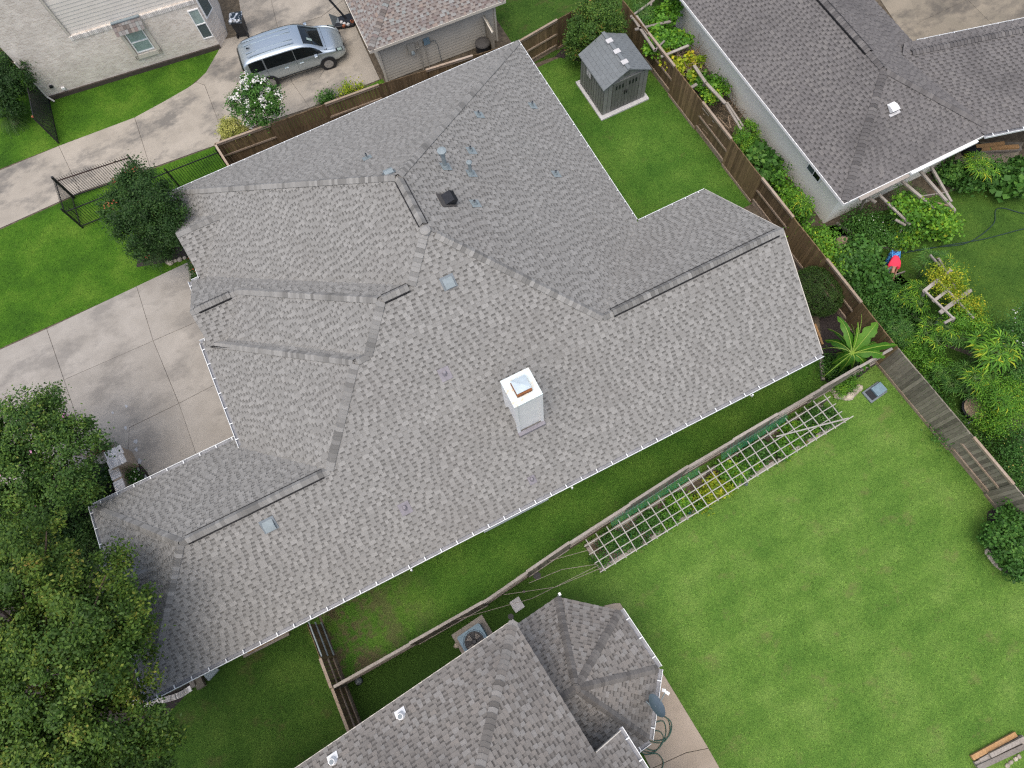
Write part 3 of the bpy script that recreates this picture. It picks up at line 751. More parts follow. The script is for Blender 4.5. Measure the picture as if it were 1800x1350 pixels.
def box_vent(px, py, pl, w, l, h, label, mat, kind=0):
    p = pl.hit(px, py)
    t = thing('box_vent', label, 'roof vent', p)
    P = lambda a, b_, hh: p + pl.u * a + pl.v * b_ + pl.n * hh
    b = MB(); b.add([P(-w * .7, -l * .6, .03), P(w * .7, -l * .6, .03), P(w * .7, l * .9, .03), P(-w * .7, l * .9, .03), P(-w * .7, -l * .6, .045), P(w * .7, -l * .6, .045), P(w * .7, l * .9, .045), P(-w * .7, l * .9, .045)],
        [(4, 5, 6, 7), (0, 1, 5, 4), (1, 2, 6, 5), (2, 3, 7, 6), (3, 0, 4, 7)]); b.build('flashing', M['galv_d' if mat != 'black' else 'deck'], t)
    b = MB(); x = w / 2; y = l / 2
    if kind == 1: prof = [(-y, h), (-y * .1, h * 1.15), (y, .05)]
    else: prof = [(-y, h), (y * .15, h * 1.02), (y * 1.3, .05)]
    vs = [P(-x, q, r_) for q, r_ in prof] + [P(x, q, r_) for q, r_ in prof] + [P(-x, -y, .05), P(x, -y, .05)]
    b.add(vs, [(0, 3, 4, 1), (1, 4, 5, 2), (6, 7, 3, 0), (0, 1, 2, 6), (3, 7, 5, 4)]); b.build('hood', M[mat], t)
    b = MB(); b.add([P(-x * .85, -y - .004, .06), P(x * .85, -y - .004, .06), P(x * .85, -y - .004, h * .8), P(-x * .85, -y - .004, h * .8)], [(0, 1, 2, 3)]); b.build('opening', M['black'], t)
box_vent(789, 498, PL, .34, .30, .14, 'grey metal box vent near the top of the big lower slope', 'galv')
box_vent(474, 924, PL, .36, .32, .14, 'grey metal box vent on the lower left of the big slope', 'galv')
box_vent(684, 305, PT, .32, .26, .13, 'small grey box vent on the upper left slope beside the hip', 'galv')
box_vent(787, 353, PE, .42, .40, .26, 'black hooded box vent right of the short vented ridge', 'black', 1)

# ------------------------------------------------------------------ neighbour house to the south (two storeys, octagonal bay)
A6 = math.radians(6.2); U = (math.cos(A6), math.sin(A6)); V = (-U[1], U[0])
south = thing('two_storey_house', 'two storey neighbour house at the bottom with taupe shingles and an octagonal bay roof', 'house', (-3, -4, 0), A6)
sr = Roof(south, M['roof_south'], M['cap_south'], M['one_south'], pieces=300, seed=5, scale=1.0)
SC0 = (-.86, .85)
def sp(u, v): return (SC0[0] + U[0] * u + V[0] * v, SC0[1] + U[1] * u + V[1] * v)
SS = .667
SN = Plane(SC0, 5.6, (-V[0], -V[1]), SS); SE = Plane(SC0, 5.6, (-U[0], -U[1]), SS)
sr.face([sp(-13.5, 0), sp(0, 0), sp(-5.5, -5.5), sp(-13.5, -5.5)], SN)
sr.face([sp(0, 0), sp(0, -4.26), sp(.92, -4.26), sp(.92, -9.5), sp(-5.5, -9.5), sp(-5.5, -5.5)], SE)
p0 = sp(-.03, -.03); p1 = sp(-5.45, -5.45); sr.ridge(v3(SN, *p0), v3(SN, *p1), SN, SE, w=.15, lift=.03)
OZ = 2.75; OR = 2.6; OC = (-.09, -1.74)
oc = lambda a, r: (OC[0] + r * math.cos(A6 + math.radians(a)), OC[1] + r * math.sin(A6 + math.radians(a)))
cr = OR / math.cos(math.radians(22.5))
ov = {a: oc(a, cr) for a in (-67.5, -22.5, 22.5, 67.5)}
def oplane(a):
    d = (math.cos(A6 + math.radians(a)), math.sin(A6 + math.radians(a)))
    return Plane((OC[0] + d[0] * OR, OC[1] + d[1] * OR), OZ, (-d[0], -d[1]), .667)
opl = {a: oplane(a) for a in (-90, -45, 0, 45, 90)}
def ou(u, v): return (OC[0] + U[0] * u + V[0] * v, OC[1] + U[1] * u + V[1] * v)
sr.face([ov[-22.5], ov[22.5], OC], opl[0]); sr.face([ov[22.5], ov[67.5], OC], opl[45]); sr.face([ov[-67.5], ov[-22.5], OC], opl[-45])
sr.face([ov[67.5], ou(-3.0, OR), ou(-3.0, 0), OC], opl[90]); sr.face([ov[-67.5], ou(-3.0, -OR), ou(-3.0, 0), OC], opl[-90])
sr.capm = M['cap_bay']
for a, b1, b2 in ((-67.5, -90, -45), (-22.5, -45, 0), (22.5, 0, 45), (67.5, 45, 90)):
    q = ov[a]; qq = (OC[0] + (q[0] - OC[0]) * .985, OC[1] + (q[1] - OC[1]) * .985); q2 = (OC[0] + (q[0] - OC[0]) * .05, OC[1] + (q[1] - OC[1]) * .05)
    sr.ridge(v3(opl[b1], *qq), v3(opl[b1], *q2), opl[b1], opl[b2], w=.13, lift=.028)
sr.capm = M['cap_bay']; sr.ridge(v3(opl[90], *ou(-.05, 0)), v3(opl[90], *ou(-.7, 0)), opl[90], opl[-90])
sr.finish()
k = MB(); zc = opl[0].z(*OC); k.lathe((OC[0], OC[1], zc - .06), [(.17, 0), (.15, .05), (.08, .09), (.01, .10)], 8, 0.3); k.build('ridge_junction_cap', M['roof_south'], south)
w = MB(); w.prism([sp(-13, -.45), sp(-.45, -.45), sp(-.45, -9.2), sp(-13, -9.2)], 0, 5.5)
w.prism([ou(-1.2, OR - .4)] + [oc(a, cr - .43) for a in (67.5, 22.5, -22.5, -67.5)] + [ou(-1.2, -OR + .4)], 0, 2.68)
w.prism([sp(-.5, -4.7), sp(.5, -4.7), sp(.5, -9.2), sp(-.5, -9.2)], 0, 4.85)
w.build('wall', M['brick_tan'], south)
fz = 4.93
w = MB(); w.bar((*sp(.93, -4.25), fz), (*sp(0, -4.25), 5.52), .03, .16); w.bar((*sp(0, .02), 5.52), (*sp(-13.5, .02), 5.52), .03, .14); w.build('fascia', M['soffit'], south)
gutter(south, sp(.92, -4.2), sp(.92, -9.5), U, fz + .02, w=.13)
seq = [67.5, 22.5, -22.5, -67.5]
for a, b in zip(seq[:-1], seq[1:]):
    if a == 67.5: continue
    m_ = math.radians((a + b) / 2) + A6
    gutter(south, ov[a], ov[b], (math.cos(m_), math.sin(m_)), OZ - .03, w=.15)
gutter(south, ov[-67.5], ou(.3, -OR), (-V[0], -V[1]), OZ - .03, w=.15)
b = MB(); q = ov[67.5]; b.bar((q[0] + .12, q[1] + .05, OZ - .05), (q[0] + .12, q[1] + .05, .1), .1, .08); b.build('downspout', M['white'], south)
for px, py, lab in ((706, 1258, 'white collared roof pipe nearer the fence on the taupe shingle roof'), (587, 1337, 'white collared roof pipe at the very bottom edge of the picture')):
    p = SN.hit(px, py)
    t = thing('vent_pipe', lab, 'roof vent', p)
    b = MB(); P = lambda a, c_, h: p + SN.u * a + SN.v * c_ + SN.n * h
    b.add([P(x, y, z) for z in (.035, .05) for x, y in ((-.16, -.2), (.16, -.2), (.16, .02), (-.16, .02))], [(4, 5, 6, 7), (0, 1, 5, 4), (1, 2, 6, 5), (2, 3, 7, 6), (3, 0, 4, 7)]); b.build('flashing', M['white'], t)
    b = MB(); b.lathe(p, [(.13, .0), (.11, .12), (.085, .2), (.085, .24)], 16); b.build('collar', M['white'], t)
    b = MB(); b.lathe(p, [(.07, .2), (.07, .245)], 14); b.build('pipe_mouth', M['galv_d'], t)

# ------------------------------------------------------------------ house to the east
east = thing('white_rendered_house', 'low white rendered house with a dark weathered grey hip roof beyond the wooden fence', 'house', (22, 14, 0))
er = Roof(east, M['roof_east'], M['cap_east'], seed=9, capmax=200)
EZ = 2.75; s5 = .5
EW = Plane((18.2, 15), EZ, (1, 0), s5); ES = Plane((22, 9.26), EZ, (0, 1), s5); EE = Plane((25.6, 15), EZ, (-1, 0), s5)
hx = 3.7
er.face([(18.2, 9.26), (21.9, 12.96), (21.9, 27), (18.2, 27)], EW)
er.face([(18.2, 9.26), (25.6, 9.26), (25.2, 9.66), (21.9, 12.96)], ES)
er.face([(25.6, 9.26), (21.9, 12.96), (21.9, 27), (25.6, 27)], EE)
wd = Vector((29.1 - 24.05, 12.45 - 13.8, 0)).normalized(); wnn = Vector((-wd.y, wd.x, 0))
wc = (24.05, 13.8)
def wp(a, b_): return (wc[0] + wd.x * a + wnn.x * b_, wc[1] + wd.y * a + wnn.y * b_)
WN = Plane(wp(0, .65), 3.477, (-wnn.x, -wnn.y), .19); WS = Plane(wp(0, -4.14), 2.813, (wnn.x, wnn.y), .19)
er.face([wp(-.1, 0), wp(10, 0), wp(10, .65), wp(.3, .65)], WN)
er.face([wp(-.1, 0), wp(10, 0), wp(10, -4.14), wp(2.14, -4.14), wp(1.73, -3.57)], WS)
er.ridge(v3(ES, 18.27, 9.33), v3(ES, 21.85, 12.91), ES, EW); er.ridge(v3(ES, 25.2, 9.66), v3(ES, 21.95, 12.91), ES, EE)
er.ridge(v3(EW, 21.9, 13.1), v3(EW, 21.9, 14.0), EW, EE); er.ridge(v3(EW, 21.9, 14.0), v3(EW, 21.9, 26), EW, EE, True)
er.ridge((*wp(.3, 0), WN.z(*wp(0, 0))), (*wp(9.9, 0), WN.z(*wp(0, 0))), WN, WS)
er.finish()
w = MB(); w.prism([(18.79, 9.84), (25.0, 9.84), (25.0, 22.9), (18.99, 22.9)], 0, 2.69)
w.build('wall', M['stucco'], east)
w = MB(); a_ = wp(2.2, -.0); w.prism([wp(-1, .4), wp(9.5, .4), wp(9.5, -1.2), wp(1.5, -1.2)], 0, 3.3); w.build('wing_wall', M['stucco'], east)
w = MB(); w.bar((18.18, 9.24, 2.69), (18.18, 27, 2.69), .03, .13); w.bar((18.18, 9.24, 2.69), (25.2, 9.24, 2.69), .03, .13); w.build('fascia', M['white'], east)
w = MB(); w.prism([(18.3, 9.36), (25.5, 9.36), (25.5, 22.9), (18.3, 22.9)], 2.60, 2.62); w.build('soffit', M['white'], east)
gutter(east, wp(2.14, -4.14), wp(10, -4.14), (-wnn.x, -wnn.y), 2.80, w=.13); gutter(east, wp(.9, .65), wp(10, .65), (wnn.x, wnn.y), 3.45, w=.07)
b = MB(); b.bar((21.4, 9.17, 2.70), (24.7, 9.17, 2.70), .12, .1); b.build('gutter', M['white'], east)
b = MB(); b.bar((18.9, 9.17, 2.66), (21.3, 9.17, 2.66), .18, .08); b.build('gutter', M['lumber'], east)
# sliding window under the west eave
s1, z1 = on_vplane(1424, 287, (18.80, 9.84, 0), math.pi / 2); s2, z2 = on_vplane(1441, 318, (18.80, 9.84, 0), math.pi / 2)
ya, yb = 9.84 + min(s1, s2) , 9.84 + max(s1, s2)
win = MB(); win.box((18.77, (ya + yb) / 2, 1.95), (.06, yb - ya + .08, .9)); wo = win.build('window', M['white'], east)
for i, mm in ((0, 'glass_scr'), (1, 'glass_dark')):
    g = MB(); y_ = ya + (yb - ya) * (.75 if i == 0 else .25); g.box((18.735, y_, 1.95), (.02, (yb - ya) / 2 - .05, .8)); g.build('pane', M[mm], wo)
p = ES.hit(1567, 190)
t = thing('box_vent', 'white curved roof vent on the dark grey hip roof', 'roof vent', p)
b = MB(); P = lambda a, c_, h: p + ES.u * a + ES.v * c_ + ES.n * h
prof = [(-.17, .24), (-.05, .22), (.08, .17), (.2, .05)]
b.add([P(-.17, q, h) for q, h in prof] + [P(.17, q, h) for q, h in prof] + [P(-.17, -.17, .04), P(.17, -.17, .04)], [(0, 4, 5, 1), (1, 5, 6, 2), (2, 6, 7, 3), (8, 9, 4, 0), (0, 1, 2, 3, 8), (9, 7, 6, 5, 4)]); b.build('hood', M['white'], t)
b = MB(); b.box(P(0, -.26, .06), (.5, .12, .04)); b.build('flashing', M['concrete_pale'], t)

# ------------------------------------------------------------------ garage to the north
gar = thing('detached_garage', 'neighbour garage with mottled brown and teal shingles and greige lap siding', 'garage', (8, 28, 0))
gr_ = Roof(gar, M['roof_garage'], M['cap_garage'], seed=13, capmax=60)
GA = math.radians(-3.2); gu = (math.cos(GA), math.sin(GA)); gv = (-gu[1], gu[0]); g0 = G2(650, 90, 2.62)
def gp(a, b_): return (g0[0] + gu[0] * a + gv[0] * b_, g0[1] + gu[1] * a + gv[1] * b_)
GS = Plane(g0, 2.62, gv, .5); GW = Plane(g0, 2.62, gu, .5); GE = Plane(gp(6.85, 0), 2.62, (-gu[0], -gu[1]), .5)
gr_.face([gp(0, 0), gp(6.85, 0), gp(3.43, 3.43)], GS)
gr_.face([gp(0, 0), gp(3.43, 3.43), gp(3.43, 7), gp(0, 7)], GW)
gr_.face([gp(6.85, 0), gp(3.43, 3.43), gp(3.43, 7), gp(6.85, 7)], GE)
gr_.ridge(v3(GS, *gp(.04, .04)), v3(GS, *gp(3.4, 3.4)), GS, GW, w=.16); gr_.ridge(v3(GS, *gp(6.8, .04)), v3(GS, *gp(3.45, 3.4)), GS, GE); gr_.ridge(v3(GW, *gp(3.43, 3.5)), v3(GW, *gp(3.43, 7)), GW, GE)
gr_.finish()
w = MB(); w.prism([gp(.45, .5), gp(6.4, .5), gp(6.4, 7), gp(.45, 7)], 0, 2.56); w.build('wall', M['siding_dark'], gar)
bm_ = MB(); bm_.bar((0, 0, 0), (5.95, 0, 0), .02, .175); sbm = bm_.mesh('siding_board', M['siding_dark'])
for i in range(15):
    o = gp(.45, .485); mw = Matrix.Translation((o[0], o[1], .13 + i * .168)) @ Matrix.Rotation(GA, 4, 'Z') @ Matrix.Rotation(math.radians(-7), 4, 'X')
    put('siding_board', sbm, mw, gar)
for a_ in (.42, 6.42): w = MB(); o = gp(a_, .46); w.box((o[0], o[1], 1.25), (.10, .10, 2.5), GA); w.build('corner_board', M['trim'], gar)
w = MB(); w.bar((*gp(-.02, -.02), 2.56), (*gp(6.87, -.02), 2.56), .03, .14); w.bar((*gp(-.02, -.02), 2.56), (*gp(-.02, 7), 2.56), .03, .14); w.build('fascia', M['trim'], gar)
gw0 = (*gp(.45, .44), 0)
def gwall(px, py): s, z = on_vplane(px, py, gw0, GA); return s, z
def gbox(name, px, py, w_, h_, d_, mat, t):
    s, z = gwall(px, py); o = gp(.45 + s, .44 - d_ / 2); b = MB(); b.box((o[0], o[1], z), (w_, d_, h_), GA); return b.build(name, M[mat], t)
t = thing('meter_box', 'greige electricity meter cabinet with round glass meter on the garage siding', 'meter box', (*gp(2.2, .3), 1.2))
gbox('cabinet', 722, 83, .34, .50, .14, 'siding', t)
s, z = gwall(723, 87); b = MB(); o = gp(.45 + s, .25); b.lathe((0, 0, 0), [(.09, 0), (.09, .12), (.06, .15)], 16)
b.v = [(o[0] + x, o[1] - zz, z + y) for x, y, zz in b.v]; b.build('meter', M['galv'], t)
s, z = gwall(735, 82); o = gp(.45 + s, .36); b = MB(); b.tube([(*gp(.45 + s - .2, .36), z), (*o, z + .02), (*o, .05)], .03, 8); b.tube([(*gp(.45 + s + .32, .37), z - .05), (*gp(.45 + s + .32, .37), .05)], .022, 8); b.build('conduit', M['siding'], t)
t = thing('utility_box', 'small blue grey box with a looped cable on the garage siding', 'utility box', (*gp(3.4, .3), 1.3))
gbox('box', 749, 71, .30, .30, .12, 'bluegrey', t); s, z = gwall(749, 71)
b = MB(); b.tube([(*gp(.45 + s + .15, .36), z - .05), (*gp(.45 + s + .4, .36), z - .1), (*gp(.45 + s + .5, .36), z - .4), (*gp(.45 + s + .55, .36), .05)], .015, 6); b.build('cable', M['galv_d'], t)
t = thing('utility_box', 'small plain greige box between the meter and the blue grey box', 'utility box', (*gp(3.0, .3), 1.3)); gbox('box', 738, 75, .18, .26, .1, 'siding', t)
t = thing('compost_bin', 'dark grey rounded bin by the garage wall behind the fence', 'bin', (*gp(5.35, .0), 0)); o = gp(5.45, -.12)
b = MB(); b.lathe((o[0], o[1], 0), [(.36, 0), (.36, .8)], 14); b.build('body', M['galv_d'] if False else M['black'], t)
b = MB(); b.lathe((o[0], o[1], .8), [(.38, 0), (.34, .06), (.15, .12)], 14); b.build('lid', M['deck'], t)
t = thing('side_gate', 'narrow grey board gate standing out from the garage wall', 'gate', (*gp(6.0, 0), 0)); 
b = MB(); b.bar((*gp(5.85, .42), .95), (*gp(5.85, -.75), .95), .05, 1.8); b.build('board', M['fence_grey'], t); b = MB(); b.bar((*gp(5.8, .42), 1.8), (*gp(5.8, -.75), 1.8), .05, .07); b.build('rail', M['trim'], t)

# ------------------------------------------------------------------ brick house top left
LA = math.radians(-7.46); lp0 = G(88, 176, 0)
north = thing('brick_house', 'pale brick two storey house at the top left with an awning over one window', 'house', lp0, LA)
def lw(px, py): return on_vplane(px, py, lp0, LA)
MX = lambda s, d, z: (s, d, z)     # local: along the wall, outwards is -y
sL, zL = lw(123, 68); print('soldier', lw(123, 68), lw(345, 3), 'corner', lw(390, 82), 'sidingleft', lw(65, 0))
WL = lw(388, 82)[0]
w = MB(); w.box((WL / 2 - .0, 3, (zL + .1) / 2), (WL, 6, zL + .1)); w.build('wall', M['brick_pale'], north, local=True)
w = MB(); w.box((sL / 2, 3, (zL + .1 + 5.6) / 2), (sL, 6, 5.5 - zL)); w.build('wall', M['brick_pale'], north, local=True)
w = MB(); w.box(((WL + sL) / 2, 3.1, (zL + .1 + 5.6) / 2), (WL - sL, 5.9, 5.5 - zL)); w.build('upper_wall', M['siding_w'], north, local=True)
bm_ = MB(); bm_.box((0, 0, 0), (WL - sL, .02, .19)); sbm = bm_.mesh('siding_board', M['siding_w'])
ztop = zL
for i in range(10):
    o = link('siding_board', sbm, north); o.location = ((WL + sL) / 2, .12, ztop + .2 + i * .18); o.rotation_euler = (math.radians(-6), 0, 0)
w = MB(); w.box((sL + .04, .05, ztop + 1.2), (.12, .06, 2.4)); w.build('corner_board', M['trim'], north, local=True)
bm_ = MB(); bm_.box((0, 0, 0), (.066, .05, .2)); bk = bm_.mesh('brick', M['brick_one'])
n = int((WL - sL) / .078)
for i in range(n):
    o = link('brick', bk, north); o.location = (sL + .04 + i * .078, -.012 - .004 * (i % 2), ztop)
w = MB(); w.box((WL / 2, -.04, .12), (WL, .08, .24)); w.build('footing', M['trim'] if False else M['joint'], north, local=True)
def lwin(p0, p1, name='window', sill=True, screens=('glass_pale', 'glass_pale'), frame=.10, proud=.02):
    (s0, z0), (s1, z1) = lw(*p0), lw(*p1); s0, s1 = sorted((s0, s1)); z0, z1 = sorted((z0, z1)); cs, cz = (s0 + s1) / 2, (z0 + z1) / 2
    b = MB()
    for dx in (-1, 1): b.box((cs + dx * ((s1 - s0) / 2 - frame / 4), -proud, cz), (frame / 2, .06, z1 - z0))
    for zz in (z0, cz, z1): b.box((cs, -proud - .005, zz), (s1 - s0, .06, .05))
    wv = b.build(name, M['white'], north, local=True)
    for i, (za, zb) in enumerate(((cz, z1), (z0, cz))):
        g = MB(); g.box((cs, -proud + .012, (za + zb) / 2), (s1 - s0 - frame, .02, zb - za - .04)); g.build('pane', M[screens[i]], wv, local=True)
    return wv, cs, cz, s1 - s0, z1 - z0
(sA, zA), (sB, zB) = lw(219, 62), lw(268, 84)
wv, cs, cz, ww, wh = lwin((241.5, 92), (249.2, 49.8))
b = MB()
for dx in (-1, 1): b.box((cs + dx * (ww / 2 + .14), -.05, cz), (.16, .10, wh + .7))
b.box((cs, -.05, cz - wh / 2 - .22), (ww + .44, .10, .22)); b.build('window_surround', M['trim'], north, local=True)
az = cz + wh / 2 + .28
b = MB(); b.add([(cs - ww / 2 - .25, 0, az + .42), (cs + ww / 2 + .25, 0, az + .42), (cs + ww / 2 + .25, -.42, az - .02), (cs - ww / 2 - .25, -.42, az - .02), (cs - ww / 2 - .25, 0, az - .06), (cs + ww / 2 + .25, 0, az - .06)],
    [(0, 3, 2, 1), (3, 4, 5, 2), (0, 4, 3), (1, 2, 5)]); aw = b.build('awning', M['siding_dark'], north, local=True)
b = MB(); b.box((cs, -.05, az + .44), (ww + .5, .14, .05)); b.build('flashing', M['galv'], aw, local=True)
am = MB(); am.box((0, 0, 0), (.145, .22, .016)); amesh = am.mesh('shingle', M['cap_garage'])
nx = int((ww + .5) / .15)
for r_ in range(3):
    for i in range(nx):
        o = link('shingle', amesh, aw); tt = (r_ + .5) / 3; o.location = (cs - ww / 2 - .25 + .075 + i * (ww + .5) / nx, -.42 + .40 * tt - .02, az - .02 + .44 * tt + .02 + .004 * (i % 2)); o.rotation_euler = (math.radians(43), 0, 0)
lwin((357.3, 67.7), (348, 14), screens=('glass_pale', 'glass_scr'))
# box bay at the right corner
b = MB(); sR = lw(388, 82)[0]; b.add([(sR - .02, 0.0, 0), (sR + .5, .75, 0), (sR + .5, 3, 0), (sR - .02, 3, 0), (sR - .02, 0.0, 6), (sR + .5, .75, 6), (sR + .5, 3, 6), (sR - .02, 3, 6)], [(0, 1, 5, 4), (1, 2, 6, 5), (2, 3, 7, 6), (4, 5, 6, 7)]); b.build('bay_wall', M['brick_pale'], north, local=True)
fa_ = math.atan2(.75, .52); fcx, fcy = sR + .24 + .02, .375 - .03
b = MB(); b.box((fcx, fcy, 2.9), (.74, .07, 2.3), fa_); bw_ = b.build('window', M['white'], north, local=True)
for zz, mm in ((3.47, 'glass_pale'), (2.35, 'glass_scr')):
    g = MB(); g.box((fcx + .036, fcy - .026, zz), (.6, .02, 1.0), fa_); g.build('pane', M[mm], bw_, local=True)
b = MB(); b.add([(-.6, -.35, 5.35), (3.0, -.35, 5.35), (3.0, 2, 6.9), (-.6, 2, 6.9), (-.6, -.35, 5.25), (3.0, -.35, 5.25)], [(0, 1, 2, 3), (0, 4, 5, 1)]); 
rr_ = lw(10, 4)
for px, py, mm in ((90, 151, 'black'), (111, 154, 'white')):
    s, z = lw(px, py); b = MB(); b.box((s, -.05, z), (.16, .1, .12)); b.build('wall_outlet', M[mm], north, local=True)
b = MB(); b.tube([(.04, -.08, 2.6), (.04, -.08, .3), (.25, -.25, .06)], .045, 8); b.build('downspout', M['siding_w'], north, local=True)
# ------------------------------------------------------------------ ground
def sheet(name, poly, z, mat, kind='structure', label=None):
    b = MB(); n = len(poly)
    ar = sum(poly[i][0] * poly[(i + 1) % n][1] - poly[(i + 1) % n][0] * poly[i][1] for i in range(n))
    if ar < 0: poly = poly[::-1]
    b.add([(x, y, z) for x, y in poly], [tuple(range(n))])
    o = b.build(name, M[mat]); tag(o, label, kind=kind); return o
sheet('ground', [(-220, -220), (220, -220), (220, 220), (-220, 220)], 0, 'soil', label='flat ground reaching out beyond the gardens')
Z1, Z2, Z3 = .006, .012, .018
lawns = []
def lawn(poly, g, label, z=Z1, dens=70):
    o = sheet('lawn', poly, z, 'g_' + g, label=label); lawns.append((poly, g, z, dens))
# west front lawn, lawn strip by the brick house, north lawn, back yard, side yard, south lawns, east lawn
lawn([(-40, 21.65), (-7.2, 21.7), (-5.6, 23.0), (-3.9, 23.2), (-4.0, 26.4), G2(384, 255), G2(280, 293), G2(142, 340), G2(0, 404), (-40, 27.8)], 'west', 'bright green front lawn left of the big house')
lawn([G2(90, 176)] + [G2(388, 86), G2(383, 92), G2(362, 128), G2(330, 155), G2(290, 178), G2(240, 206), G2(104, 256), G2(0, 297), (-30, 28.3), (-30, 40), G2(0, 90)], 'west', 'strip of lawn between the brick wall and the drive')
lawn([(-4.0, 26.45), (4.6, 26.25), (4.6, 27.1), (2.0, 26.95), (-4.0, 26.95)], 'west', 'thin grass verge between the drive and the fence', dens=90)
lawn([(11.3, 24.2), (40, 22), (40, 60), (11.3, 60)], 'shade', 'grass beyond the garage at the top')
lawn([(10.0, 23.9), (10.0, 12.2), (17.2, 12.2), (17.2, 23.9)], 'back', 'back lawn around the grey shed', dens=90)
lawn([(-7.6, 4.9), (-7.6, 1.86), (-1.7, 2.05), (2, 2.45), (7.25, 2.92), (13.3, 3.2), (15.2, 3.3), (15.2, 4.9)], 'back', 'long side lawn below the gutter of the big house', dens=90)
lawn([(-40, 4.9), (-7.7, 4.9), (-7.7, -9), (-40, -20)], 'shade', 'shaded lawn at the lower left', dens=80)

lawn([(-7.6, 1.82), (-1.7, 2.0), (2, 2.4), (7.25, 2.87), (13.3, 3.15), (17.1, 3.3), (17.45, -4), (16, -30), (-7.6, -30)], 'south', 'wide light green lawn at the lower right', dens=60)
lawn([G2(1450, 400), G2(1800, 300), G2(1900, 300), (34, 0), G2(1800, 590), G2(1720, 620), G2(1640, 600), G2(1560, 520), G2(1480, 440)], 'east', 'neighbour lawn beyond the vegetable garden', dens=60)
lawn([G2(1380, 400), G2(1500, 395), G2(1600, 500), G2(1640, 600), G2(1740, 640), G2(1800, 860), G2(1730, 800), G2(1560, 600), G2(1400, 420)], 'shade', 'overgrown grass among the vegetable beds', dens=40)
rs = np.random.RandomState(3)
def pts_in(poly, n):
    P_ = np.array(poly); lo, hi = P_.min(0), P_.max(0); out = []
    q = rs.uniform(lo, hi, (n, 2)); x, y = q[:, 0], q[:, 1]; ins = np.zeros(n, bool)
    for i in range(len(P_)):
        x0, y0 = P_[i]; x1, y1 = P_[(i + 1) % len(P_)]
        c = ((y0 > y) != (y1 > y)) & (x < (x1 - x0) * (y - y0) / (y1 - y0 + 1e-12) + x0); ins ^= c
    return q[ins]
def visible(q, z=0, m=60):
    d = np.stack([q[:, 0], q[:, 1], np.full(len(q), z - CAMH)], 1); zz = d @ np.array(CF); px = 900 + FPX * (d @ np.array(CR)) / zz; py = 675 - FPX * (d @ np.array(CU)) / zz
    return q[(px > -m) & (px < 1800 + m) & (py > -m) & (py < 1350 + m)]
def npmesh(name, verts, faces, tones, mat):
    me = bpy.data.meshes.new(name); nv, nf = len(verts), len(faces); k = faces.shape[1]
    me.vertices.add(nv); me.vertices.foreach_set('co', verts.astype(np.float32).ravel())
    me.loops.add(nf * k); me.loops.foreach_set('vertex_index', faces.astype(np.int32).ravel())
    me.polygons.add(nf); me.polygons.foreach_set('loop_start', np.arange(0, nf * k, k, dtype=np.int32)); me.polygons.foreach_set('loop_total', np.full(nf, k, dtype=np.int32))
    me.update(calc_edges=True)
    a = me.attributes.new('tone', 'FLOAT', 'FACE'); a.data.foreach_set('value', tones.astype(np.float32)); me.materials.append(mat)
    return me
foot_np = [foot]
for poly, g, z, dens in lawns:
    P_ = np.array(poly); lo = np.maximum(P_.min(0), [-22, -14]); hi = np.minimum(P_.max(0), [36, 42]); area = (hi - lo).prod()
    cl = [(min(max(x, lo[0]), hi[0]), min(max(y, lo[1]), hi[1])) for x, y in poly]
    q = visible(pts_in(cl, int(area * dens)))
    # none under the house
    m = ~((q[:, 0] > -12.7) & (q[:, 0] < 9.9) & (q[:, 1] > 4.75) & (q[:, 1] < 11)); q = q[m]
    n = len(q)
    if n == 0: continue
    a = rs.uniform(0, 6.283, n); h = rs.uniform(.015, .04, n); w = rs.uniform(.008, .02, n); l = rs.uniform(.03, .08, n)
    base = np.concatenate([q, np.full((n, 1), z)], 1); sx = np.stack([np.cos(a), np.sin(a), 0 * a], 1); sy = np.stack([-np.sin(a), np.cos(a), 0 * a], 1)
    v = np.stack([base - sx * w[:, None], base + sx * w[:, None], base + sy * l[:, None] + np.array([0, 0, 1.]) * h[:, None]], 1).reshape(-1, 3)
    tag(link('grass', npmesh('grass', v, np.arange(3 * n).reshape(n, 3), rs.uniform(0, 1, n), M['b_' + g])), 'short mown grass blades of the ' + {'back': 'yard lawn', 'south': 'light green lawn', 'west': 'front lawn', 'shade': 'shaded lawn', 'east': 'neighbour lawn'}[g], kind='stuff')
# beds
sheet('planting_bed', gpoly([(1375, 410), (1395, 400), (1490, 540), (1575, 612), (1500, 672), (1452, 672), (1440, 560)]), Z2, 'mulch', label='dark mulched bed behind the banana plant')
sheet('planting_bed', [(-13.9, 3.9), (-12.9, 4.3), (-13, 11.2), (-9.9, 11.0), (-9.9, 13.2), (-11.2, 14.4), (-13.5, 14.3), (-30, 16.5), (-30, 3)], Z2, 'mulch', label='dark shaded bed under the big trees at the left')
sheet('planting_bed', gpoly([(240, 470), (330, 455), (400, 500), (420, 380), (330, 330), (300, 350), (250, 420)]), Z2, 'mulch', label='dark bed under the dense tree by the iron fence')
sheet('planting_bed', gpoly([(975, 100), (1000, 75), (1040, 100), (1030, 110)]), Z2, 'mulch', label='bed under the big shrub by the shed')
sheet('garden_soil', gpoly([(1108, 0), (1200, 60), (1440, 395), (1700, 300), (1720, 330), (1600, 430), (1480, 410), (1600, 560), (1740, 760), (1790, 850), (1560, 600), (1100, 20)]), .002, 'soil', label='earth of the vegetable garden beyond the fence')
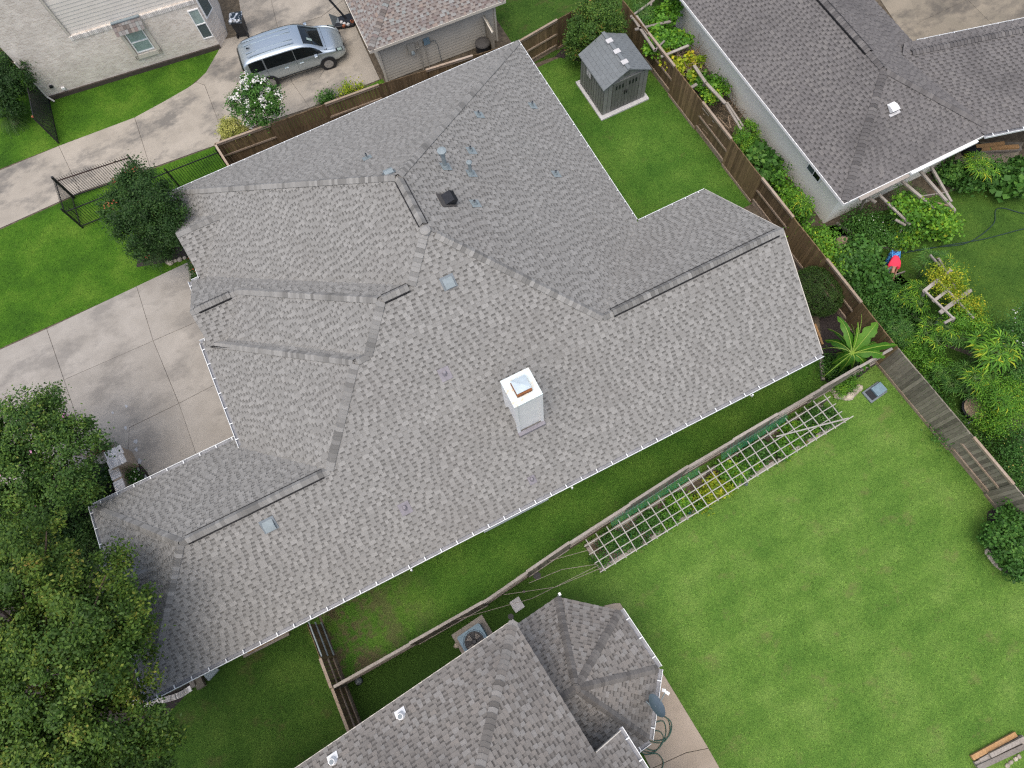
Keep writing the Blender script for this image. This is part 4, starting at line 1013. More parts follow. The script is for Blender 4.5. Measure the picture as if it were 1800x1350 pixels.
def slabs(name, label, cells, mat, z0=-.05, z1=.03, gap=.012, bed=None):
    root = thing(name, label, None, (0, 0, 0)); root['kind'] = 'structure'
    for c in cells:
        n = len(c); cx = sum(p[0] for p in c) / n; cy = sum(p[1] for p in c) / n
        q = []
        for x, y in c:
            d = math.hypot(x - cx, y - cy); q.append((x - (x - cx) / d * gap, y - (y - cy) / d * gap))
        b = MB(); b.prism(q, z0, z1 + rnd.uniform(-.003, .003)); b.build('concrete_slab', M[mat], root)
    jb = MB()
    for c in cells:
        ar = sum(c[i][0] * c[(i + 1) % len(c)][1] - c[(i + 1) % len(c)][0] * c[i][1] for i in range(len(c))); cc = c if ar > 0 else c[::-1]
        jb.add([(x, y, .015 + .0005 * len(jb.f)) for x, y in cc], [tuple(range(len(cc)))])
    jb.build('joint', M['joint'], root)
X0, X1, X2, X3 = -17.6, -14.2, -10.0, -5.0
slabs('driveway', 'pinkish concrete driveway in front of the garage doors of the big house',
      [[(-22, 21.6), (X1 - .1, 21.6), (X1, 18.8), (-22, 18.75)], [(X1 - .1, 21.6), (X2, 21.72), (-10.1, 18.72), (X1, 18.8)], [(X2, 21.72), (X3 - 1.5, 21.8), (X3 - 1.5, 18.65), (-10.1, 18.72)],
       [(-22, 18.75), (X1, 18.8), (X1 + .1, 15.9), (-13.2, 14.2), (-22, 16.3)], [(X1, 18.8), (-10.1, 18.72), (-9.95, 15.36), (-12.2, 15.31), (-12.54, 14.29), (-13.2, 14.2), (X1 + .1, 15.9)], [(-10.1, 18.72), (-6.7, 18.65), (-6.7, 15.5), (-9.95, 15.36)],
       [(-12.2, 15.31), (-9.95, 15.36), (-9.98, 11), (-11.6, 11), (-12.1, 13.2), (-12.54, 14.29)], [(-9.95, 15.36), (-6.8, 15.5), (-6.8, 11), (-9.98, 11)]], 'drive',
      bed=[(-22, 21.6), (-6.5, 21.75), (-6.6, 11), (-11.6, 11), (-12.1, 13.2), (-13.2, 14.2), (-22, 16.3)])
gn = lambda *a: [G2(*p) for p in a]
slabs('driveway', 'stained concrete drive of the brick house with the silver van on it',
      [gn((-60, 325), (104, 257), (142, 338), (0, 402), (-60, 428)), gn((104, 257), (237, 207), (265, 296), (142, 338)), gn((237, 207), (290, 178), (330, 155), (345, 145), (360, 150), (392, 235), (384, 254), (280, 291), (265, 296)),
       gn((345, 145), (362, 128), (383, 92), (395, 70), (430, 60), (465, 150), (400, 230), (392, 235), (360, 150)), gn((430, 60), (410, -60), (462, -60), (490, 55), (513, 145), (545, 190), (440, 225), (400, 230), (465, 150)),
       gn((462, -60), (590, -60), (605, 0), (565, 30), (490, 55)), gn((490, 55), (565, 30), (605, 0), (632, 62), (600, 75), (560, 140), (513, 145)), gn((600, 75), (632, 62), (668, 140), (618, 160), (545, 190), (513, 145), (560, 140))], 'drive_n',
      bed=gn((-60, 325), (104, 257), (237, 207), (345, 145), (383, 92), (410, -60), (590, -60), (668, 140), (545, 190), (384, 254), (142, 338), (-60, 428)))
slabs('patio', 'beige concrete path beside the octagonal bay', [[G2(1080, 1060), G2(1090, 1060), G2(1245, 1315), (2.35, -5.6), (1.0, -5.5), (1.0, -4), (2.2, -2.6), (2.2, 0)], [G2(1245, 1315), G2(1350, 1500), (1.0, -9.5), (1.0, -5.5), (2.35, -5.6)]], 'patio', bed=[G2(1082, 1062), G2(1089, 1062), G2(1345, 1498), (1.2, -9.4), (1.2, -4)])
slabs('driveway', 'grey stained concrete drive behind the white rendered house', [gn((1520, -40), (1585, -40), (1625, 70), (1600, 80)), gn((1585, -40), (1670, -40), (1700, 0), (1605, 45)), gn((1605, 45), (1700, 0), (1760, 60), (1625, 80)), gn((1670, -40), (1830, -40), (1830, 30), (1760, 60), (1700, 0))], 'drive_e', bed=gn((1520, -40), (1830, -40), (1830, 30), (1625, 80), (1600, 80)))
slabs('terrace', 'pale slab at the sheltered corner of the white rendered house', [gn((1690, 250), (1800, 250), (1780, 292), (1672, 290))], 'drive_e')
tag(sheet('planting_bed', gpoly([(1735, 900), (1800, 860), (1860, 1030), (1790, 1020), (1755, 1000), (1735, 960)]), Z2, 'mulch'), 'dark bed behind the curved stone edging', kind='structure')
for px, py, r in ((222, 714, 5), (198, 726, 4), (221, 752, 4), (238, 775, 6), (239, 790, 5), (246, 812, 7), (243, 826, 6), (256, 838, 5)):
    c = G(px, py, .036); a = MB(); k = [(c.x + r * .015 * rnd.uniform(.5, 1.4) * math.cos(t * .7), c.y + r * .02 * rnd.uniform(.4, 1.5) * math.sin(t * .7)) for t in range(9)]
    a.add([(x, y, .038) for x, y in k], [tuple(range(9))]); tag(a.build('chalk_mark', M['chalk']), 'faded bluish chalk smudges on the concrete near the brick pillar', kind='stuff')

# ------------------------------------------------------------------ fences
pk = {}
def picket_mesh(h, mat, w=.138):
    key = (round(h, 2), mat)
    if key not in pk:
        b = MB(); y = .009; x = w / 2; c = .025
        pr = [(-x, 0), (x, 0), (x, h - c), (x - c, h), (-x + c, h), (-x, h - c)]
        b.add([(a, -y, z) for a, z in pr] + [(a, y, z) for a, z in pr], [(0, 1, 2, 3, 4, 5), (11, 10, 9, 8, 7, 6)] + [(i + 6, (i + 1) % 6 + 6, (i + 1) % 6, i) for i in range(6)])
        pk[key] = b.mesh('picket', M[mat])
    return pk[key]
def fence(label, pts, h, side, mats, panel=2.42, first=0, rails='rail_pale', base=True, name='wooden_fence', group=None, flip=None, capall=False):
    "good neighbour fence: panels alternately show boards or rails to the side the normal 'side' (+1 left of travel) points to"
    root = thing(name, label, 'fence', (pts[0][0], pts[0][1], 0), group=group)
    k = first
    for (x0, y0), (x1, y1) in zip(pts[:-1], pts[1:]):
        L = math.hypot(x1 - x0, y1 - y0); n = max(1, int(round(L / panel))); d = Vector(((x1 - x0) / L, (y1 - y0) / L, 0)); nn = Vector((-d.y, d.x, 0)) * side; ang = math.atan2(d.y, d.x)
        for i in range(n):
            a0, a1 = L * i / n, L * (i + 1) / n; p = Vector((x0, y0, 0)) + d * a0; q = Vector((x0, y0, 0)) + d * a1
            rail_front = (k % 2 == 0) if flip is None else flip[k % len(flip)]; k += 1
            mat = mats[k % len(mats)]
            off = -.030 if rail_front else .030
            m = int((a1 - a0) / .1425)
            for j in range(m):
                c = p + d * ((j + .5) * (a1 - a0) / m) + nn * off; hh = h + rnd.choice((-.015, 0, .012))
                mw = Matrix.Translation((c.x, c.y, .06)) @ Matrix.Rotation(ang + rnd.uniform(-.01, .01), 4, 'Z') @ Matrix.Rotation(rnd.uniform(-.006, .006), 4, 'X')
                put('picket', picket_mesh(hh - .06, mat), mw, root)
            ro = nn * (off + (.040 if rail_front else -.040))
            for z in (h - .10, h * .52, .30):
                b = MB(); b.bar(p + ro + Vector((0, 0, z)), q + ro + Vector((0, 0, z)), .045, .09); b.build('rail', M[rails if rail_front else mats[0]], root)
            if rail_front or capall:
                b = MB(); b.bar(p + ro * 1.4 + Vector((0, 0, h + .0)), q + ro * 1.4 + Vector((0, 0, h + .0)), .10, .035); b.build('cap_rail', M[rails], root)
            if base:
                b = MB(); o = nn * (off + .022); b.bar(p + o + Vector((0, 0, .09)), q + o + Vector((0, 0, .09)), .03, .15); b.build('base_board', M[rails], root)
            b = MB(); b.box((p.x - nn.x * .0, p.y, h / 2 - .02), (.09, .06, h - .04), ang); b.build('post', M[mats[0]], root)
    return root
FH = 1.86
ft = [(-4.0, 25.68), G2(640, 150, FH), (10.9, 24.15), G2(1045, -6, FH)]
ft = [(-4.0, 25.68), (4.0, 25.1), (10.9, 24.15), (17.05, 23.55)]
c_ = G2(1045, -4, FH); ft[-1] = c_
fence('long brown board fence between the drive with the van and the big house', ft, FH, -1, ['fence_dark', 'fence_brown'], first=0)
fence('short brown return fence closing the strip where bins stand', [(-4.0, 25.68), (-3.75, 23.6)], FH, 1, ['fence_dark'], first=0)
fr = [G2(1096, 0, FH), G2(1340, 312, FH), G2(1580, 612, FH)]
fence('brown board fence between the shed lawn and the vegetable garden', fr, FH, -1, ['fence_brown', 'fence_dark'], first=1)
fr2 = [G2(1581, 613, FH), G2(1783, 851, FH), G2(1900, 990, FH)]
fence('grey speckled board fence beside the light green lawn', fr2, FH, -1, ['fence_grey'], flip=[False, False, True, False, False, True])
fence('pale topped board fence between the side lawn and the trellis', [(-7.55, 1.84), (-1.7, 2.02), (2.0, 2.46), (7.25, 2.92), (13.3, 3.21), G2(1510, 645, FH), G2(1568, 612, FH)], FH, -1, ['fence_grey', 'fence_grey'], first=0, rails='lumber', capall=True)
fence('brown board fence running down from the gutter at the lower left', [(-7.66, 2.9), (-7.66, 1.84)] , FH, 1, ['fence_brown'], flip=[True], panel=1.1)
fence('dark board fence continuing behind the taupe roofed house', [(-7.64, 1.8), (-7.6, -5.5)], FH, 1, ['fence_grey', 'fence_brown'], flip=[True])
t = thing('yard_gate', 'brown gate with three pale metal rails next to the lower gutter', 'gate', (-7.66, 3.6, 0))
for j in range(9):
    put('picket', picket_mesh(1.78, 'fence_brown'), Matrix.Translation((-7.66, 2.98 + j * .142, .05)) @ Matrix.Rotation(math.pi / 2, 4, 'Z'), t)
for z in (1.72, .98, .25):
    b = MB(); b.bar((-7.61, 2.95, z), (-7.61, 4.25, z), .045, .05); b.build('rail', M['galv'] if True else M['white'], t)

# iron fence and swing gate
bar_cache = {}
def iron_run(root, p, q, h, n, mat='iron', zlo=.08, foot=.10, tip=.16):
    p = Vector((*p, 0)); q = Vector((*q, 0)); d = (q - p)
    key = (h,)
    if key not in bar_cache:
        b = MB(); b.box((0, 0, h / 2 + .02), (.018, .018, h)); b.add([(-.009, -.009, h + .02), (.009, -.009, h + .02), (.009, .009, h + .02), (-.009, .009, h + .02), (0, 0, h + .07)], [(0, 1, 4), (1, 2, 4), (2, 3, 4), (3, 0, 4)]); bar_cache[key] = b.mesh('bar', M['iron'])
    for i in range(n):
        c = p + d * ((i + .5) / n); put('bar', bar_cache[key], Matrix.Translation(c), root)
    for z, mm in ((h - tip, mat), (.16, 'iron')):
        b = MB(); b.bar(p + Vector((0, 0, z)), q + Vector((0, 0, z)), .035, .04); b.build('rail', M[mm], root)
t = thing('iron_fence', 'black spiked iron fence crossing the front lawn behind the dense tree', 'fence', (-8, 25.9, 0))
iron_run(t, (-11.45, 26.0), (-4.05, 25.65), 1.5, 62)
for x, y in ((-11.45, 26.0), (-8.9, 25.88), (-6.55, 25.78), (-4.1, 25.65)):
    b = MB(); b.box((x, y, .8), (.055, .055, 1.6)); b.build('post', M['iron'], t)
t = thing('iron_fence', 'short black iron return linking the fence corner to the open gate', 'fence', (-11.4, 27, 0)); iron_run(t, (-11.45, 26.05), (-11.42, 27.8), 1.5, 17)
t = thing('iron_gate', 'open black iron gate with reddish top rail standing along the drive', 'gate', (-9.7, 27.8, 0)); iron_run(t, (-11.3, 27.85), (-7.9, 27.45), 1.5, 30, 'rustiron')
b = MB(); b.box((-11.38, 27.87, .82), (.10, .10, 1.64)); b.build('post', M['iron'], t); b = MB(); b.box((-7.9, 27.45, .8), (.05, .05, 1.5)); b.build('post', M['iron'], t)
t = thing('mesh_fence', 'black wire mesh panel joining the corner of the brick house', 'fence', G(104, 252))
pa = G(88, 178); pb = G(104, 252)
for c in (pa, pb):
    b = MB(); b.box((c.x, c.y, .95), (.06, .06, 1.9)); b.build('post', M['iron'], t)
b = MB(); b.box((pb.x, pb.y, 1.93), (.08, .08, .06)); b.build('post_cap', M['terracotta'], t)
for z in (.08, 1.84):
    b = MB(); b.bar(pa + Vector((0, 0, z)), pb + Vector((0, 0, z)), .04, .05); b.build('rail', M['iron'], t)
b = MB(); d = pb - pa; nn_ = 34
for i in range(nn_): b.bar(pa + d * (i / nn_) + Vector((0, 0, .1)), pa + d * (i / nn_) + Vector((0, 0, 1.8)), .016, .016)
for i in range(22): b.bar(pa + Vector((0, 0, .12 + i * .08)), pb + Vector((0, 0, .12 + i * .08)), .014, .014)
tag(b.build('wire_mesh', M['iron'], t), kind='stuff')

# ------------------------------------------------------------------ shed
shed = thing('garden_shed', 'grey plastic garden shed with three roof skylights and double doors', 'shed', (14.2, 20.85, 0))
M['shed'] = simple('shed_grey', (.185, .19, .18), 0.6, var=0.12, nscale=5, objvar=.12); M['shed_d'] = simple('shed_door_grey', (.115, .118, .11), 0.6, objvar=.1); M['shed_r'] = simple('shed_roof_grey', (.15, .168, .175), 0.6, var=.08, nscale=8, objvar=.06)
sx0, sx1, sy0, sy1 = 13.05, 15.35, 19.72, 21.95; sm = 14.2; sh = 1.92; rz_ = 2.55
b = MB(); b.box((14.2, 20.8, .04), (2.62, 2.62, .10)); b.build('base_slab', M['concrete_pale'], shed)
b = MB(); b.prism([(sx0 + .02, sy0 + .02), (sx1 - .02, sy0 + .02), (sx1 - .02, sy1 - .02), (sx0 + .02, sy1 - .02)], .09, sh); b.add([(sx0, sy0 + .02, sh), (sx1, sy0 + .02, sh), (sm, sy0 + .02, rz_ - .08), (sx0, sy1, sh), (sx1, sy1, sh), (sm, sy1, rz_ - .08)], [(0, 1, 2), (5, 4, 3), (0, 2, 5, 3), (1, 4, 5, 2)]); b.build('wall', M['shed'], shed)
def panelx(x0, x1, y, z0, z1, mat, name='panel', d=.03):
    b = MB(); b.box(((x0 + x1) / 2, y - d / 2, (z0 + z1) / 2), (x1 - x0, d, z1 - z0)); return b.build(name, M[mat], shed)
for i in range(10):
    y0 = sy0 + .02 + i * (sy1 - sy0 - .04) / 10; b = MB(); b.box((sx0 - .005, y0 + .105, 1.0), (.03, .175, 1.78)); b.build('panel', M['shed'], shed)
for x0, x1 in ((sx0, sx0 + .2), (sx0 + .22, sx0 + .42), (sx1 - .42, sx1 - .22), (sx1 - .2, sx1)): panelx(x0, x1, sy0 + .01, .1, 1.9, 'shed')
for sgn in (-1, 1):
    for i in range(4):
        w_ = .70 / 4; x0 = sm + sgn * (.01 + i * w_); x1 = x0 + sgn * (w_ - .012); panelx(min(x0, x1), max(x0, x1), sy0 + .0, .12, 1.86, 'shed_d', 'door_panel', .025)
    for i in range(3):
        x = sm + sgn * (.18 + i * .17); panelx(x - .04, x + .04, sy0 - .03, 1.45, 1.68, 'black', 'door_window', .012)
    b = MB(); b.box((sm + sgn * .06, sy0 - .06, 1.1), (.03, .04, .22)); b.build('handle', M['black'], shed)
panelx(sm - .78, sm + .78, sy0 + .01, 1.87, 1.93, 'shed', 'door_header', .045)
b = MB(); b.box((sm, sy0 - .0, 2.16), (.26, .04, .16)); b.build('gable_vent', M['shed_d'], shed)
for sgn in (-1, 1):
    ex = sm + sgn * 1.27; ez = sh - .04; pl_ = Plane((ex, sy0), ez, (-sgn, 0), (rz_ - ez) / 1.27)
    b = MB(); P4 = [(ex, sy0 - .12), (sm, sy0 - .12), (sm, sy1 + .08), (ex, sy1 + .08)]
    b.add([(x, y, pl_.z(x, y)) for x, y in P4] + [(x, y, pl_.z(x, y) - .05) for x, y in P4], [(0, 1, 2, 3), (7, 6, 5, 4), (0, 4, 5, 1), (1, 5, 6, 2), (2, 6, 7, 3), (3, 7, 4, 0)]); b.build('roof_panel', M['shed_r'], shed)
    for r_ in range(7):
        for c__ in range(8):
            y0 = sy0 - .10 + c__ * .29 + (.14 if r_ % 2 else 0); y1 = min(y0 + .28, sy1 + .06); x0 = ex - sgn * (.02 + r_ * .178); x1 = x0 - sgn * .17
            if y1 - y0 < .05: continue
            b = MB(); b.add([(x0, y0, pl_.z(x0, 0) + .014), (x0, y1, pl_.z(x0, 0) + .014), (x1, y1, pl_.z(x1, 0) + .004), (x1, y0, pl_.z(x1, 0) + .004), (x0, y0, pl_.z(x0, 0)), (x0, y1, pl_.z(x0, 0))], [(0, 1, 2, 3), (4, 5, 1, 0)] if sgn > 0 else [(3, 2, 1, 0), (0, 1, 5, 4)]); b.build('roof_tile', M['shed_r'], shed)
b = MB(); b.box((sm, (sy0 + sy1) / 2, rz_ + .01), (.16, sy1 - sy0 + .2, .03)); b.build('ridge_strip', M['shed_r'], shed)
for y in (20.05, 20.75, 21.45):
    b = MB(); b.box((sm + .0, y, rz_ + .02), (.30, .24, .04)); b.build('skylight', M['concrete_pale'], shed)
wz = 1.55; wn_ = link('window', None, shed)
COL.objects.unlink(wn_); bpy.data.objects.remove(wn_)
b = MB(); b.box((sx0 - .03, 21.1, wz), (.03, .46, .52)); wf_ = b.build('window', M['shed_d'], shed)
for dy in (-.105, .105):
    for dz in (-.12, .12):
        b = MB(); b.box((sx0 - .05, 21.1 + dy, wz + dz), (.012, .18, .21)); b.build('pane', M['concrete_pale'], wf_)

# ------------------------------------------------------------------ trellis over the raised bed
tr = thing('trellis', 'long low trellis of grey laths over the raised vegetable bed', 'trellis', (8, 2, 0))
TA = math.radians(3.6)
def tp(a, b_, z): return Vector((2.66 + a * math.cos(TA) - b_ * math.sin(TA), 1.10 + a * math.sin(TA) + b_ * math.cos(TA), z))
TL, TW, TZ = 11.2, 1.16, .95
lm = MB(); lm.bar((0, -.06, 0), (0, TW + .12, 0), .035, .035); lmesh = lm.mesh('crossbar', M['bamboo'])
for i in range(25):
    a = .1 + i * (TL - .2) / 24; o = tp(a, 0, TZ + .03); put('crossbar', lmesh, Matrix.Translation(o) @ Matrix.Rotation(TA + rnd.uniform(-.03, .03), 4, 'Z'), tr)
for b_ in (0.0, .37, .74, 1.08):
    b = MB(); b.bar(tp(-.1, b_, TZ), tp(TL + (.35 if b_ == 0 else .1), b_, TZ), .035, .035); b.build('long_bar', M['bamboo'], tr)
b = MB(); b.bar(tp(TL - 2.7, .85, TZ + .06), tp(TL + .1, .02, TZ + .08), .05, .04); b.build('brace', M['bamboo'], tr)
for a in (0.05, 2.8, 5.6, 8.4, TL - .05):
    for b_ in (0.02, 1.06):
        b = MB(); b.bar(tp(a, b_, 0), tp(a, b_, TZ), .06, .06); b.build('post', M['lumber'], tr)
bed = thing('raised_bed', 'long timber edged vegetable bed under the trellis', 'planter', (8, 2, 0))
for b_ in (.10, 1.12):
    for i in range(4):
        b = MB(); b.bar(tp(i * TL / 4 + .01, b_, .14), tp((i + 1) * TL / 4 - .01, b_, .14), .14, .26); b.build('timber', M['lumber'], bed)
for a in (.08, TL - .08):
    b = MB(); b.bar(tp(a, .12, .14), tp(a, 1.1, .14), .14, .24); b.build('timber', M['lumber'], bed)
b = MB(); q = [tp(.1, .12, 0), tp(TL - .1, .12, 0), tp(TL - .1, 1.1, 0), tp(.1, 1.1, 0)]; b.prism([(v.x, v.y) for v in q], .01, .20); b.build('soil', M['soil'], bed)
# green netting draped behind
nt_ = MB()
for (a0, a1) in ((1.2, 5.2), (6.2, 9.3)):
    k = 24
    for i in range(k):
        a = a0 + (a1 - a0) * i / k; nt_.tube([tp(a, 1.18, .95), tp(a + .05, 1.45, 1.45 + .1 * math.sin(i * .5))], .004, 3)
    for j in range(7): nt_.tube([tp(a0 + (a1 - a0) * i / 12, 1.18 + .03 * j, .95 + .055 * j + .02 * math.sin(i + j)) for i in range(13)], .004, 3)
for j in range(18): nt_.tube([tp(.2 + j * .12, .15 + .05 * math.sin(j), .35), tp(.5 + j * .12, .6, .55 + .1 * math.sin(j * 2)), tp(.35 + j * .12, 1.05, .4)], .006, 3)
tag(nt_.build('netting', M['net']), 'green plastic garden netting hung along the back of the trellis', kind='stuff')
for i, (a, b_, dx, dy) in enumerate(((0, .9, -3.9, .6), (0, .3, -2.6, .65), (0, .25, -5.5, -.1), (0, .12, -3.6, .1))):
    p = tp(a, b_, .8); b = MB(); b.tube([p, p + Vector((dx * .5, dy * .5 + .1, .1)), Vector((p.x + dx, 1.95 if dx < -3 else 1.9, 1.4))], .008, 4)
    tag(b.build('cord', M['wire']), 'pale cord stretched from the trellis end towards the fence, ' + ('highest of four', 'second of four', 'longest of four', 'lowest of four')[i], 'cord')

# ------------------------------------------------------------------ minivan
def minivan(loc, rz):
    t = thing('minivan', 'silver minivan parked on the drive with its nose towards the garage', 'car', loc, rz)
    # stations: x, half width, belt z, roof half width, roof z
    st = [(-2.58, .80, .92, .60, 1.10), (-2.50, .90, 1.02, .68, 1.42), (-2.32, .96, 1.05, .72, 1.66), (-1.9, .99, 1.06, .76, 1.74), (-1.0, 1.0, 1.05, .79, 1.77), (0.0, 1.0, 1.03, .79, 1.76), (.55, 1.0, 1.02, .77, 1.70),
          (.95, 1.0, 1.01, .74, 1.52), (1.30, .995, 1.0, .76, 1.27), (1.58, .99, .97, .80, 1.08), (1.95, .97, .90, .74, 1.00), (2.3, .90, .80, .62, .88), (2.50, .78, .68, .48, .74), (2.57, .66, .55, .40, .60)]
    def ring(s):
        x, w, bz, rw, rz_ = s; lo = .24 if abs(x) < 2.45 else .34
        half = [(0, lo), (w * .86, lo), (w * .97, lo + .16), (w, min(.66, bz - .08)), (w * .975, bz - .02), (w * .94, bz + .02), (rw + (w * .93 - rw) * .5, (bz + rz_) / 2 + .03), (rw + .03, rz_ - .09), (rw - .04, rz_ - .03), (rw * .55, rz_ + .005), (0, rz_ + .015)]
        return [(x, y, z) for y, z in half] + [(x, -y, z) for y, z in half[-2:0:-1]]
    def sample(u, kk):       # u station parameter, kk ring param
        i = min(int(u), len(st) - 2); f = u - i; s = [a + (b - a) * f for a, b in zip(st[i], st[i + 1])]
        r = ring(s); j = int(kk); g = kk - j; a = Vector(r[j]); b = Vector(r[(j + 1) % len(r)]); return a + (b - a) * g
    R_ = [ring(s) for s in st]; n = len(R_[0]); b = MB(); vs = [v for r in R_ for v in r]
    fs = [(i * n + k, (i + 1) * n + k, (i + 1) * n + (k + 1) % n, i * n + (k + 1) % n) for i in range(len(st) - 1) for k in range(n)]
    fs += [tuple(range(n)), tuple((len(st) - 1) * n + k for k in range(n - 1, -1, -1))]
    b.add(vs, fs); body = b.build('body', M['paint'], t, smooth=True, local=True)
    sd = body.modifiers.new('smooth', 'SUBSURF'); sd.levels = 2; sd.render_levels = 2
    def patch(name, u0, u1, k0, k1, mat, off=.012, nu=8, nk=4, par=None, trim=None):
        b = MB(); c = Vector((0, 0, .9)); vs = []
        for i in range(nu + 1):
            for j in range(nk + 1):
                u = u0 + (u1 - u0) * i / nu; k = k0 + (k1 - k0) * j / nk
                if trim: u = trim(u, i / nu, j / nk)
                p = sample(u, k); q = sample(u, k + .01); r_ = sample(min(u + .01, len(st) - 1.001), k)
                nrm = (q - p).cross(r_ - p); nrm = nrm.normalized() if nrm.length > 1e-9 else Vector((0, 0, 1))
                if nrm.dot(p - Vector((p.x, 0, .9))) < 0: nrm = -nrm
                vs.append(p + nrm * off)
        b.add(vs, [(i * (nk + 1) + j, (i + 1) * (nk + 1) + j, (i + 1) * (nk + 1) + j + 1, i * (nk + 1) + j + 1) for i in range(nu) for j in range(nk)])
        return b.build(name, M[mat], par or t, smooth=True, local=True)
    for s in (0, 1):
        K = (lambda a, b_: (a, b_)) if s == 0 else (lambda a, b_: (20 - b_, 20 - a))
        k0, k1 = K(5.15, 6.95)
        tr_front = (lambda u, fi, fj: u - .9 * fi * (fj if s == 0 else 1 - fj))
        patch('front_door_window', 5.15, 8.45, k0, k1, 'glass_dark', trim=tr_front)
        patch('sliding_door_window', 3.55, 5.08, k0, k1, 'glass_dark'); patch('quarter_window', 2.35, 3.47, k0, k1, 'glass_dark')
        for u in (2.35, 3.52, 5.1, 7.9):
            kk0, kk1 = K(1.6, 5.0); patch('door_gap', u, u + .012, kk0, kk1, 'black', off=.006, nu=1, nk=6)
        kk0, kk1 = K(1.35, 1.95); patch('sill_strip', 3.2, 7.6, kk0, kk1, 'alloy', off=.02)
        kk0, kk1 = K(4.15, 6.6); patch('headlight', 10.35, 11.5, kk0, kk1, 'black', off=.008)
        kk0, kk1 = K(4.5, 6.2); patch('lamp_lens', 10.55, 11.3, kk0, kk1, 'glass_pale', off=.016)
        kk0, kk1 = K(4.2, 6.5); patch('tail_lamp', .15, 1.1, kk0, kk1, 'rust', off=.01)
        sg = 1 if s == 0 else -1
        b = MB(); b.box((1.05, sg * 1.10, 1.08), (.16, .20, .16)); b.bar((1.0, sg * .96, 1.02), (1.03, sg * 1.05, 1.06), .05, .04); b.build('mirror', M['paint'], t, bevel=.04, local=True)
        for x in (.28, -.5):
            b = MB(); b.box((x, sg * 1.005, .90), (.2, .03, .035)); b.build('handle', M['paint'], t, local=True)
    patch('windscreen', 6.35, 8.85, 8.35, 11.65, 'glass_dark', off=.014, nu=10, nk=8)
    patch('cowl', 8.85, 9.25, 6.9, 13.1, 'black', off=.01, nu=2, nk=8)
    patch('rear_window', .25, 1.35, 6.2, 13.8, 'glass_dark', off=.012)
    patch('grille', 12.15, 12.9, 5.2, 14.8, 'black', off=.012)
    for y in (-.52, -.26, .26, .52):
        b = MB(); b.bar((-2.1, y, 1.765), (.25, y, 1.785), .05, .025); b.build('roof_rib', M['paint'], t, local=True)
    b = MB(); b.add([(-2.0, -.02, 1.77), (-1.82, -.02, 1.775), (-1.82, .02, 1.775), (-2.0, .02, 1.77), (-1.98, 0, 1.86)], [(0, 1, 4), (1, 2, 4), (2, 3, 4), (3, 0, 4)]); b.build('antenna', M['black'], t, local=True)
    b = MB(); b.box((1.02, -.35, 1.485), (.22, .16, .01)); b.v = [(x, y, z - (x - 1.02) * .75 + .02) for x, y, z in b.v]; b.build('sticker', M['glass_pale'], t, local=True)
    for x in (-1.52, 1.50):
        for sg in (-1, 1):
            b = MB(); b.lathe((0, 0, 0), [(.22, -.11), (.335, -.10), (.345, -.05), (.345, .05), (.335, .10), (.22, .11)], 24); b.v = [(x + a, sg * .90 + c, .345 + d) for a, d, c in b.v]; w_ = b.build('wheel', M['rubber'], t, local=True)
            b = MB(); b.lathe((0, 0, 0), [(.10, .095), (.235, .105), (.235, .118), (.22, .118)], 20)
            for k in range(10):
                a = k * math.pi / 5; b.bar((.04 * math.cos(a), .04 * math.sin(a), .115), (.23 * math.cos(a), .23 * math.sin(a), .118), .035, .015)
            b.v = [(x + a, sg * (.90 + c), .345 + d) for a, d, c in b.v]; b.build('rim', M['alloy'], w_, local=True)
            b = MB(); b.lathe((0, 0, 0), [(.40, .0), (.40, .115)], 24); b.v = [(x + a, sg * (.90 + c), .36 + d) for a, d, c in b.v]; b.build('wheel_arch', M['black'], t, local=True)
    return t
wf0 = G(582, 122); wr0_ = G(488, 153); hd = math.atan2(wf0.y - wr0_.y, wf0.x - wr0_.x); print('van heading', math.degrees(hd), (wf0 - wr0_).length)
# the wheels seen are on the right hand side (local -y)
loc = wf0 - Matrix.Rotation(hd, 3, 'Z') @ Vector((1.50, -1.0, 0)); loc.z = .03
minivan(loc, hd)

# ------------------------------------------------------------------ bins, hoop, air conditioners
def cart(name, label, loc, rz, lidmat='black', clouds=False):
    t = thing(name, label, 'bin', loc, rz)
    b = MB(); b.add([(-.23, -.26, .05), (.23, -.26, .05), (.23, .26, .05), (-.23, .26, .05), (-.30, -.34, .98), (.30, -.34, .98), (.30, .34, .98), (-.30, .34, .98)], [(3, 2, 1, 0), (0, 1, 5, 4), (1, 2, 6, 5), (2, 3, 7, 6), (3, 0, 4, 7)]); b.build('body', M['black'], t, local=True, bevel=.02)
    b = MB(); b.add([(-.33, -.38, .97), (.33, -.38, .97), (.33, .38, .97), (-.33, .38, .97), (-.33, -.36, 1.03), (.33, -.36, 1.03), (.33, .36, 1.06), (-.33, .36, 1.06), (-.22, -.2, 1.10), (.22, -.2, 1.10), (.22, .26, 1.12), (-.22, .26, 1.12)],
        [(3, 2, 1, 0), (0, 1, 5, 4), (1, 2, 6, 5), (2, 3, 7, 6), (3, 0, 4, 7), (4, 5, 9, 8), (5, 6, 10, 9), (6, 7, 11, 10), (7, 4, 8, 11), (8, 9, 10, 11)]); b.build('lid', M[lidmat], t, local=True)
    b = MB(); b.bar((-.2, .42, 1.0), (.2, .42, 1.0), .03, .03); b.build('handle', M['black'], t, local=True)
    for sg in (-1, 1):
        b = MB(); b.lathe((0, 0, 0), [(.11, -.03), (.11, .03)], 14); b.v = [(sg * .27 + c, .27 + a, .11 + d) for a, d, c in b.v]; b.build('wheel', M['rubber'], t, local=True)
    return t
